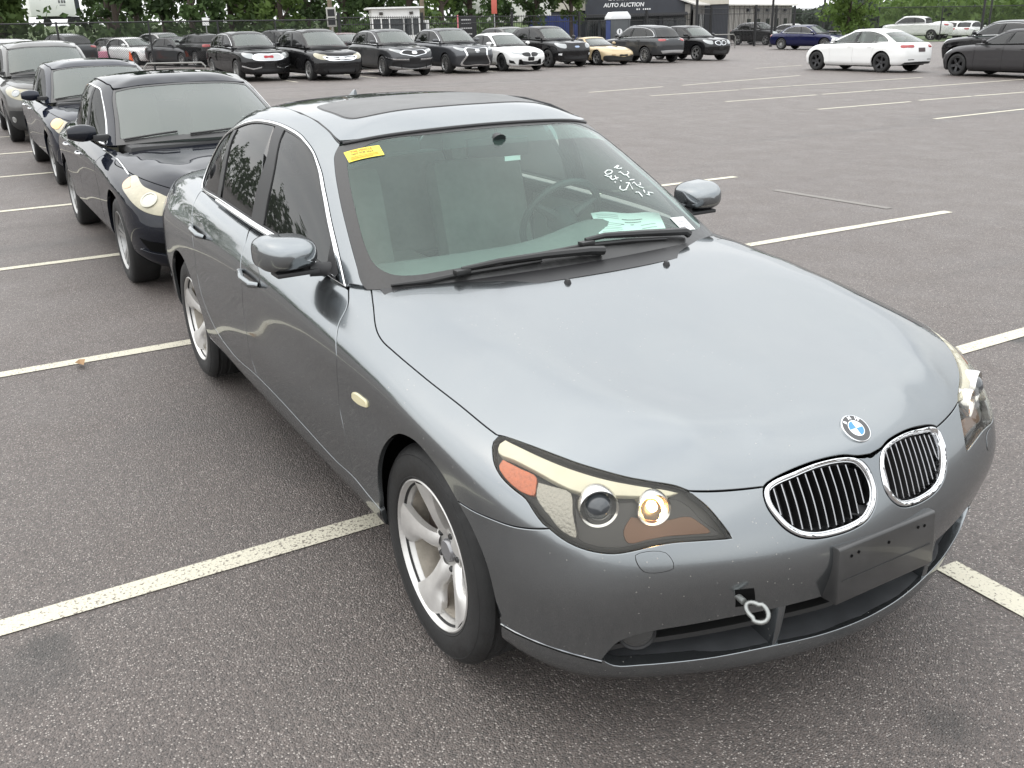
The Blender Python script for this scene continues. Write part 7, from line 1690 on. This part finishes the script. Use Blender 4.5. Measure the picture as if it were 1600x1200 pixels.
# bright belt strip running down the wing to the lamp
for s_ in (-1, 1):
    pts = []
    for u in np.linspace(0, 1, 24):
        c = 5.25+(8.6-5.25)*u; p, n = LO_.eval(np.array([[ck_(LO_, c), rk_(LO_, 6.15+.55*u)]])); p = p[0]+n[0]*LO_.sgn*.004; pts.append((p[0], abs(p[1])*s_, p[2]))
    b = MB(); b.tube(pts, .008, 6); b.build('belt_strip', CHROME, son, smooth=True)
def car_wipers(root, TO, ck, sp):
    for (c0, c1) in ((2.7, .9), (.6, -1.2)):
        pts = []
        for u in np.linspace(0, 1, 8):
            c = c0+(c1-c0)*u; s_ = 1 if c >= 0 else -1; p, n = TO.eval(np.array([[ck(TO, abs(c)), .045+.035*u]])); p = p[0]+n[0]*TO.sgn*.012; pts.append((p[0], p[1]*s_, p[2]))
        b = MB(); b.tube(pts, .008, 6); b.build('wiper', WIPER, root, smooth=True)
car_wipers(son, TO_, ck_, sp)
# ---- navy sedan
sp = Spec(fo=.93, wb=2.65, ro=1.0, hw=.885, H=1.455, zf=.74, zs=.88, zb=.965, xc=-.36, xw=-1.05, xm=-1.9, xr=-2.6, xb=-3.3, ds=.055, near=True, wheel='steel', rt=.31, hl_mat=LAMP_HAZY, seat=SEAT_T, trim=False)
r_, LO_, TO_, ck_, rk_ = make_car('navy_sedan', 'plain navy sedan with amber corner lamp between the dark sedan and the grey crossover', 'car', sp, (-11.15, .08), 0.5, PNT_NAVY2, 'cars queued behind the silver sedan')
l_ = resolve(LO_, [('g', ck_(LO_, c), rk_(LO_, q)) for c, q in [(3.6, 5.0), (3.7, 5.9), (4.7, 6.0), (4.5, 5.2)]]); panel('amber_marker', LO_, l_, pbr('amber_corner', (.72, .42, .16), .3, coat=.5), r_, both=True, offset=.008, gap=0, rnd=.001, flange=.004, ds=.04)
car_wipers(r_, TO_, ck_, sp)
# ---- grey crossover
def crv_front(crp, root, LO, ck, rk):
    crp('grille', [(0, 4.2), (1.5, 4.3), (1.6, 5.3), (0, 5.3)], GRILLE, sym=True); crp('lower_bumper', [(0, .1), (2.4, .1), (3.9, .3), (3.9, 2.6), (2.2, 2.9), (0, 2.9)], CLAD, .006, sym=True)
sp = Spec(fo=.90, wb=2.62, ro=1.0, hw=.91, H=1.66, clr=.21, zf=.88, zs=1.0, upright=.5, zb=1.09, xc=-.30, xw=-.98, xm=-1.9, xr=-3.1, xb=-3.5, wide=1.06, ds=.055, near=True, wheel='five', rt=.345, hl_mat=LAMP_HAZY, trim=False, front=crv_front, clad=True)
r_, LO_, TO_, ck_, rk_ = make_car('grey_crossover', 'grey crossover with black lower bumper parked behind the navy sedan', 'car', sp, (-17.1, -.02), 0.0, PNT_GREY, 'cars queued behind the silver sedan')
extra_lamp(LO_, ck_, rk_, r_, (3.3, 1.9), .05, pbr('fog_grey', (.3, .3, .29), .2, .3, coat=.6)); extra_lamp(LO_, ck_, rk_, r_, (2.9, 5.2), .07, LAMP_CLEAR)
car_wipers(r_, TO_, ck_, sp)
sp = Spec(fo=.9, wb=2.75, ro=1.0, hw=.92, H=1.68, clr=.21, zf=.9, zs=1.02, zb=1.1, xc=-.30, xw=-.98, xm=-1.9, xr=-3.2, xb=-3.6, wide=1.06, rt=.345, trim=False)
make_car('silver_crossover', 'pale silver crossover hidden but for its roof behind the grey crossover', 'car', sp, (-23.3, -.25), 0.0, car_paint('silver_paint', (.35, .35, .35), metal=.6, dust=.2), 'cars queued behind the silver sedan')
# ---- the row facing us
ROW = 'cars parked in a row before the fence'
def bright_grille(kind):
    def f(crp, root, LO, ck, rk):
        if kind == 'oval':        # large bright oval, red bar
            crp('grille_frame', [(0, 3.7), (1.15, 3.75), (1.86, 4.2), (1.92, 4.9), (1.66, 5.5), (0, 5.6)], CHROME, .010, sym=True); crp('grille', [(0, 3.9), (1.09, 3.95), (1.66, 4.3), (1.70, 4.85), (1.47, 5.3), (0, 5.4)], MESH_CHROME, .014, sym=True)
            crp('badge', [(0, 4.5), (0.54, 4.5), (0.54, 4.9), (0, 4.9)], pbr('badge_red', (.35, .01, .02), .3), .020, sym=True)
            crp('lower_grille', [(0, .5), (3.33, .7), (3.07, 2.5), (0, 2.2)], GRILLE, .006, sym=True); crp('bumper_strip', [(0.90, 2.3), (1.92, 2.0), (2.94, 2.3), (3.84, 2.45), (3.84, 2.2), (2.94, 2.05), (1.92, 1.75), (0.90, 2.1)], CHROME, .012); crp('plate', [(0, 2.0), (0.54, 2.0), (0.54, 3.0), (0, 3.0)], BLACK, .016, sym=True)
        if kind == 'van':
            crp('grille_frame', [(0, 4.0), (1.54, 4.2), (2.37, 5.2), (0, 5.2)], CHROME, .010, sym=True); crp('grille', [(0, 4.2), (1.41, 4.4), (1.98, 5.0), (0, 5.02)], GRILLE, .014, sym=True); crp('grille_bar', [(0, 4.55), (1.66, 4.65), (1.70, 4.78), (0, 4.68)], CHROME, .018, sym=True)
            crp('badge', [(0, 4.35), (0.28, 4.4), (0.38, 4.65), (0.28, 4.9), (0, 4.95)], pbr('badge_silver', (.7, .7, .7), .25, .8), .022, sym=True); crp('lower_grille', [(0, 1.2), (2.18, 1.4), (2.43, 2.6), (0, 2.6)], GRILLE, sym=True)
        if kind == 'pent':
            crp('grille_frame', [(0, 3.75), (0.96, 4.2), (1.92, 4.8), (1.66, 5.55), (0, 5.55)], CHROME, .010, sym=True); crp('grille', [(0, 4.0), (0.90, 4.35), (1.66, 4.8), (1.47, 5.38), (0, 5.4)], GRILLE, .014, sym=True)
            crp('badge', [(0, 4.45), (0.26, 4.5), (0.35, 4.8), (0.26, 5.1), (0, 5.15)], pbr('badge_silver', (.7, .7, .7), .25, .8), .022, sym=True)
            crp('lower_grille', [(0, 1.2), (3.33, 1.6), (3.07, 2.3), (0, 2.3)], GRILLE, sym=True); crp('bumper_strip', [(0.77, 3.05), (4.61, 3.2), (4.61, 2.9), (0.77, 2.75)], CHROME, .012); crp('skid_strip', [(0, .85), (4.10, .95), (4.10, .6), (0, .5)], pbr('skid_silver', (.5, .5, .5), .35, .7), .012, sym=True); crp('plate', [(0, 2.2), (0.58, 2.2), (0.58, 3.4), (0, 3.4)], BLACK, .018, sym=True)
        if kind == 'spindle':
            crp('grille_frame', [(0, 1.1), (2.43, 1.2), (1.60, 3.8), (1.86, 5.6), (0, 5.6)], CHROME, .010, sym=True); crp('grille', [(0, 1.4), (2.05, 1.5), (1.34, 3.7), (1.41, 4.2), (0, 4.3)], GRILLE, .016, sym=True); crp('upper_grille', [(0, 4.4), (1.38, 4.35), (1.56, 5.4), (0, 5.4)], pbr('grille_grey', (.10, .10, .10), .4, .6), .016, sym=True)
            crp('badge', [(0, 4.55), (0.26, 4.6), (0.33, 4.85), (0.26, 5.1), (0, 5.15)], pbr('badge_silver', (.7, .7, .7), .25, .8), .024, sym=True)
        if kind == 'kidney':
            crp('kidney_grille', [(.10, 4.1), (1.0, 4.2), (1.3, 5.0), (1.15, 5.5), (.16, 5.5)], GRILLE if sp_chrome[0] == 0 else CHROME, .010, soft=True)
            if sp_chrome[0]: crp('grille', [(.2, 4.3), (.93, 4.4), (1.15, 5.0), (1.05, 5.3), (.26, 5.3)], GRILLE, .014, soft=True)
            crp('lower_grille', [(0, 1.2), (1.5, 1.3), (1.6, 2.0), (0, 2.1)], GRILLE, sym=True); crp('side_intake', [(2.2, 1.4), (3.5, 1.6), (3.6, 2.6), (2.6, 2.3)], GRILLE); crp('plate', [(0, 2.4), (.42, 2.4), (.42, 3.7), (0, 3.7)], BLACK, .016, sym=True)
        if kind == 'hex':
            crp('grille', [(0, 3.6), (1.2, 3.7), (1.7, 4.5), (1.45, 5.3), (0, 5.35)], GRILLE, .012, sym=True); crp('badge', [(0, 4.5), (.3, 4.55), (.4, 4.75), (.3, 4.95), (0, 5.0)], pbr('badge_blue', (.35, .42, .55), .25, .5), .020, sym=True)
            crp('lower_grille', [(0, .7), (1.8, .8), (2.0, 2.0), (0, 2.1)], GRILLE, sym=True); crp('fog_lamp', [(2.5, 2.2), (3.2, 2.3), (3.2, 2.6), (2.5, 2.75)], pbr('drl', (.75, .76, .76), .2, coat=1.0), .012); crp('lower_lip', [(0, .1), (3.2, .15), (3.2, .6), (0, .5)], CLAD, .010, sym=True)
        if kind == 'wedge':
            crp('bumper_band', [(0, .8), (3.9, .9), (3.9, 2.6), (0, 2.5)], CLAD, .010, sym=True); crp('nose_slot', [(0, 2.9), (.8, 2.9), (.8, 3.7), (0, 3.7)], BLACK, .008, sym=True); crp('turn_lamp', [(1.5, 3.4), (2.2, 3.4), (2.2, 3.8), (1.5, 3.8)], pbr('amber_small', (.20, .10, .03), .3), .008)
    return f
sp_chrome = [0]
SUV = dict(H=1.70, clr=.24, zf=.95, zs=1.05, zb=1.14, xc=-.25, xw=-.95, xm=-1.9, wide=1.06, rt=.37, hw=.96, squareness=.7, upright=.8)
def row_car(name, label, px, hd, paint, sp, track_half=None):
    make_car(name, label, 'car', sp, anchor(px[0], px[1], hd, (0, -(sp.hw-.02))), hd, paint, ROW)
row_car('dark_suv', 'black sport utility vehicle with big bright oval grille beside the black minivan', (371, 127.5), 3, PNT_BLACK, Spec(**{**SUV, 'fo': .95, 'wb': 2.857, 'ro': 1.1, 'xr': -3.35, 'xb': -3.75, 'wheel': 'ten', 'front': bright_grille('oval'), 'hl': [(1.75, 4.5), (1.8, 5.4), (3.2, 5.9), (4.0, 5.7), (3.9, 5.0), (3.0, 4.5)]}))
row_car('minivan', 'black minivan with bright winged grille parked between two dark sport utility vehicles', (483, 126), 2, PNT_BLACK, Spec(fo=.95, wb=3.08, ro=1.1, hw=.97, H=1.75, clr=.2, zf=.86, zs=1.0, zb=1.12, xc=-.10, xw=-.95, xm=-2.0, xr=-3.6, xb=-4.0, wide=1.08, rt=.34, upright=.4, squareness=.4, wheel='five', trim=False, front=bright_grille('van'), hl_mat=LAMP_HAZY))
row_car('dark_suv', 'dark grey sport utility vehicle with pentagon grille and silver bumper strips', (598, 119.5), 1, PNT_CHAR, Spec(**{**SUV, 'fo': .97, 'wb': 2.82, 'ro': 1.15, 'xr': -3.25, 'xb': -3.75, 'wheel': 'ten', 'front': bright_grille('pent'), 'hl': [(1.6, 4.9), (1.7, 5.5), (3.2, 5.9), (4.2, 5.85), (4.0, 5.3), (3.0, 5.0)]}))
row_car('dark_suv', 'grey sport utility vehicle with large hourglass grille beside the white sedan', (696, 115), 1, car_paint('steel_grey_paint', (.075, .078, .085), metal=.6, dust=.1), Spec(**{**SUV, 'fo': 1.02, 'wb': 2.79, 'ro': 1.05, 'hw': .945, 'xr': -3.0, 'xb': -3.6, 'wheel': 'ten', 'front': bright_grille('spindle'), 'hl': [(1.9, 4.9), (1.8, 5.4), (3.2, 5.95), (4.2, 5.95), (3.9, 5.4), (2.8, 4.9)]}))
row_car('white_sedan', 'white sedan with black double grille standing in the row of dark cars', (783, 111.5), 1, PNT_WHITE, Spec(fo=.87, wb=2.975, ro=1.1, hw=.934, H=1.47, wheel='dark10', front=bright_grille('kidney'), hl=[(1.25, 4.75), (1.2, 5.3), (2.5, 5.75), (3.8, 5.9), (3.4, 5.3), (2.2, 4.9)], trim=False))
row_car('dark_suv', 'near black sport utility vehicle with black six-sided grille and small oval badge', (855, 105.5), 2, PNT_BLACK, Spec(**{**SUV, 'fo': .95, 'wb': 2.85, 'ro': 1.0, 'hw': .964, 'xr': -3.2, 'xb': -3.7, 'wheel': 'dark5', 'trim': False, 'front': bright_grille('hex'), 'clad': True}))
row_car('tan_coupe', 'low tan wedge nosed coupe with dark lower band, smallest car of its row', (931, 102), 2, PNT_TAN, Spec(fo=.95, wb=2.37, ro=.84, hw=.875, H=1.19, clr=.17, zf=.60, zs=.74, zb=.82, xc=-.45, xw=-1.2, xm=-1.5, xr=-1.95, xb=-2.6, wheel='five', rt=.31, trim=False, front=bright_grille('wedge'), hl=[(2.2, 6.3), (2.2, 6.6), (3.0, 6.6), (3.0, 6.3)], hl_mat=PNT_TAN, clad=True))
def esc_rear(crp, root, LO, ck, rk):
    crp('rear_diffuser', [(16.2, 1.6), (19, 1.7), (19, .9), (16.6, .6)], pbr('skid_silver', (.5, .5, .5), .35, .7), .012, both=True); crp('reverse_lamp', [(17.3, 5.2), (17.9, 5.2), (17.9, 5.6), (17.4, 5.7)], LAMP_CLEAR, .008)
sp_ = Spec(**{**SUV, 'fo': .92, 'wb': 2.71, 'ro': .97, 'hw': .94, 'H': 1.66, 'zb': 1.1, 'zs': 1.02, 'zf': .92, 'xr': -3.05, 'xb': -3.55, 'wheel': 'ten', 'rear': esc_rear, 'rt': .355, 'tl': [(15.7, 5.0), (15.6, 5.9), (16.6, 6.1), (17.3, 5.8), (17.3, 5.1)]})
hd = 183; make_car('grey_suv', 'charcoal sport utility vehicle showing its red tail lamps, backed towards the lot', 'car', sp_, anchor(1006, 98.5, hd, (-sp_.wb, sp_.hw-.02)), hd, PNT_CHAR, ROW)
sp_chrome[0] = 1
row_car('black_crossover', 'small black crossover with bright double grille at the end of the row', (1086, 95), 3, PNT_BLACK, Spec(**{**SUV, 'fo': .84, 'wb': 2.67, 'ro': .95, 'hw': .91, 'H': 1.60, 'zb': 1.08, 'zs': 1.0, 'zf': .9, 'xr': -3.0, 'xb': -3.4, 'wheel': 'five', 'rt': .35, 'trim': False, 'front': bright_grille('kidney')}))
# ---- cars to the right, across the lot
def place(name, label, sp, px, hd, local, paint, group=None): return make_car(name, label, 'car', sp, anchor(px[0], px[1], hd, local), hd, paint, group)
def tes_rear(crp, root, LO, ck, rk):
    crp('plate', [(18.3, 4.0), (19, 4.0), (19, 5.0), (18.3, 5.0)], pbr('plate_dark', (.05, .03, .03), .4), .010); crp('rear_diffuser', [(15.6, .2), (19, .2), (19, 1.2), (16.2, 1.1)], CLAD, .008, both=True); crp('reflector', [(16.6, 1.7), (17.6, 1.7), (17.6, 1.9), (16.6, 1.9)], BLACK, .006)
sp_ = Spec(fo=.84, wb=2.875, ro=.98, hw=.925, H=1.443, clr=.17, zf=.70, zs=.88, zb=.985, xc=-.10, xw=-1.15, xm=-1.9, xr=-2.75, xb=-3.7, wheel='dark5', rt=.335, ds=.06, trim=BLACK, rear=tes_rear, tint=glass('car_glass_clear', (.42, .46, .44), .10, (.45, .5, .48), ior=1.45, speck=False), seat=pbr('seat_white', (.6, .6, .58), .7), tl=[(15.4, 5.2), (15.3, 5.75), (16.3, 6.0), (17.5, 5.85), (17.5, 5.35), (16.4, 5.1)],
           front=lambda crp, root, LO, ck, rk: crp('lower_grille', [(0, 1.2), (1.8, 1.3), (1.6, 2.0), (0, 2.0)], GRILLE, sym=True))
place('white_sedan', 'smooth white sedan with dark wheels and glass roof standing alone on the lot', sp_, (1373, 113.5), 181, (-2.875, .905), PNT_WHITE)
sp_ = Spec(fo=.87, wb=2.82, ro=.96, hw=.93, H=1.43, clr=.15, zf=.72, zs=.88, zb=.985, xc=-.42, xw=-1.2, xm=-2.0, xr=-2.7, xb=-3.3, wheel='dark5', rt=.34, ds=.06, trim=False)
place('matte_sedan', 'dark grey sport sedan with black wheels and small white badge on its wing', sp_, (1491, 118.5), 176, (0, .91), car_paint('slate_paint', (.055, .053, .055), metal=.5, rough=.5, dust=.1, coat=.5))
sp_ = Spec(**{**SUV, 'fo': .93, 'wb': 2.82, 'ro': .9, 'hw': .95, 'H': 1.66, 'xr': -3.1, 'xb': -3.5, 'trim': CHROME, 'wheel': 'five'})
place('dark_suv', 'black sport utility vehicle standing behind the dark grey sport sedan', sp_, (1489, 106), 178, (0, .93), PNT_BLACK)
sp_ = Spec(fo=.9, wb=3.07, ro=1.12, hw=.95, H=1.48, wheel='multi', rt=.35, xr=-2.95, xb=-3.75)
place('blue_sedan', 'deep blue luxury sedan with bright wheels and chrome window trim', sp_, (1219, 77.5), 12, (-3.07, -.93), PNT_BLUE)
place('dark_suv', 'dark sport utility vehicle by the grey building, next to the blue sedan', Spec(**{**SUV, 'fo': .9, 'wb': 2.7, 'ro': 1.0, 'H': 1.66, 'xr': -3.0, 'xb': -3.45, 'wheel': 'five'}), (1195, 70.5), 8, (0, -.93), PNT_BLACK)
place('white_hatchback', 'white car half hidden between the dark vehicle and the blue sedan', Spec(wheel='five', H=1.5), (1255, 67), 10, (0, -.9), PNT_WHITE)

# ---- pickup and the cars beyond the fence
def truck_front(crp, root, LO, ck, rk): crp('grille', [(0, 3.2), (1.5, 3.3), (1.5, 5.3), (0, 5.4)], GRILLE, .012, sym=True)
sp_ = Spec(fo=.98, wb=3.57, ro=1.25, hw=1.0, H=1.96, clr=.34, zf=1.12, zs=1.26, zb=1.36, xc=-.10, xw=-.75, xm=-1.6, xr=-2.85, xb=-3.02, wide=1.08, rt=.41, wheel='five', trim=False, squareness=.8, upright=1.0, front=truck_front, tint=GLASS_DARK)
g_ = along(1452, 82); hd = 196; a = R(hd); place('pickup_truck', 'white crew cab pickup with black wheel arches on the grass edge', sp_, (1453, 63), hd, (-3.57, .98), PNT_WHITE)
def place_at(name, label, sp, px, D, hd, paint, group=None):
    c = along(px, D); return make_car(name, label, 'car', sp, (c.x, c.y), hd, paint, group)
BEY = 'cars parked beyond the chain-link fence'
far = dict(ds=.12)
SU = {**SUV, **far, 'fo': .9, 'wb': 2.7, 'ro': 1.0, 'H': 1.68, 'xr': -3.05, 'xb': -3.45, 'trim': False}
place_at('black_pickup', 'dark vehicle standing under the box trailer', Spec(**SU), 72, 60, 200, PNT_CHAR, BEY)
place_at('dark_saloon', 'charcoal saloon side-on with bright wheels beyond the fence', Spec(**far, H=1.45, wheel='ten', trim=False), 300, 54, 20, PNT_CHAR, BEY)
place_at('silver_wagon', 'silver wagon behind the charcoal saloon', Spec(**{**SU, 'H': 1.66}), 275, 60, 20, car_paint('silver_paint', (.35, .35, .35)), BEY)
place_at('white_saloon', 'white saloon with tail towards the orange cone', Spec(**far, H=1.45, trim=False), 226, 58, 22, PNT_WHITE, BEY)
place_at('grey_saloon', 'grey saloon left of the orange cone', Spec(**far, H=1.45, trim=False), 205, 61, 25, PNT_GREY, BEY)
place_at('silver_saloon', 'pale saloon at the far end of the cars beyond the fence', Spec(**far, H=1.46, trim=False), 312, 68, 15, PNT_GREY, BEY)
place_at('red_black_hatch', 'dark hatchback with red tail lamps tucked beside the oval grilled vehicle', Spec(**{**SU, 'H': 1.6, 'tl': [(15.6, 4.7), (15.5, 5.9), (16.6, 6.1), (17.6, 5.7), (17.5, 4.9)]}), 292, 55, 190, PNT_BLACK, ROW)
place_at('dark_suv', 'dark vehicle roof showing over the black minivan', Spec(**{**SU, 'H': 1.75}), 478, 50, 20, PNT_CHAR, BEY)
place_at('red_saloon', 'dark red car mostly hidden behind the hourglass grilled vehicle', Spec(**far, H=1.42, trim=False), 742, 52, 200, PNT_RED, BEY)
place_at('maroon_suv', 'maroon vehicle between the minivan and the pentagon grilled vehicle', Spec(**{**SU, 'H': 1.55}), 560, 45, 8, PNT_RED, BEY)
place_at('grey_hatchback', 'grey car behind the white sedan with only its cabin showing', Spec(**{**SU, 'H': 1.68}), 822, 49, 5, PNT_GREY, BEY)
for lb_, px in (('small white car beside the grass edge beyond the wire fence', 1488), ('small white car in the middle of three beyond the wire fence', 1508), ('small white car partly hidden by the black vehicle beyond the wire fence', 1530)): place_at('white_car', lb_, Spec(**far, H=1.5, trim=False), px, 100, 100, PNT_WHITE, 'white cars beyond the wire fence')
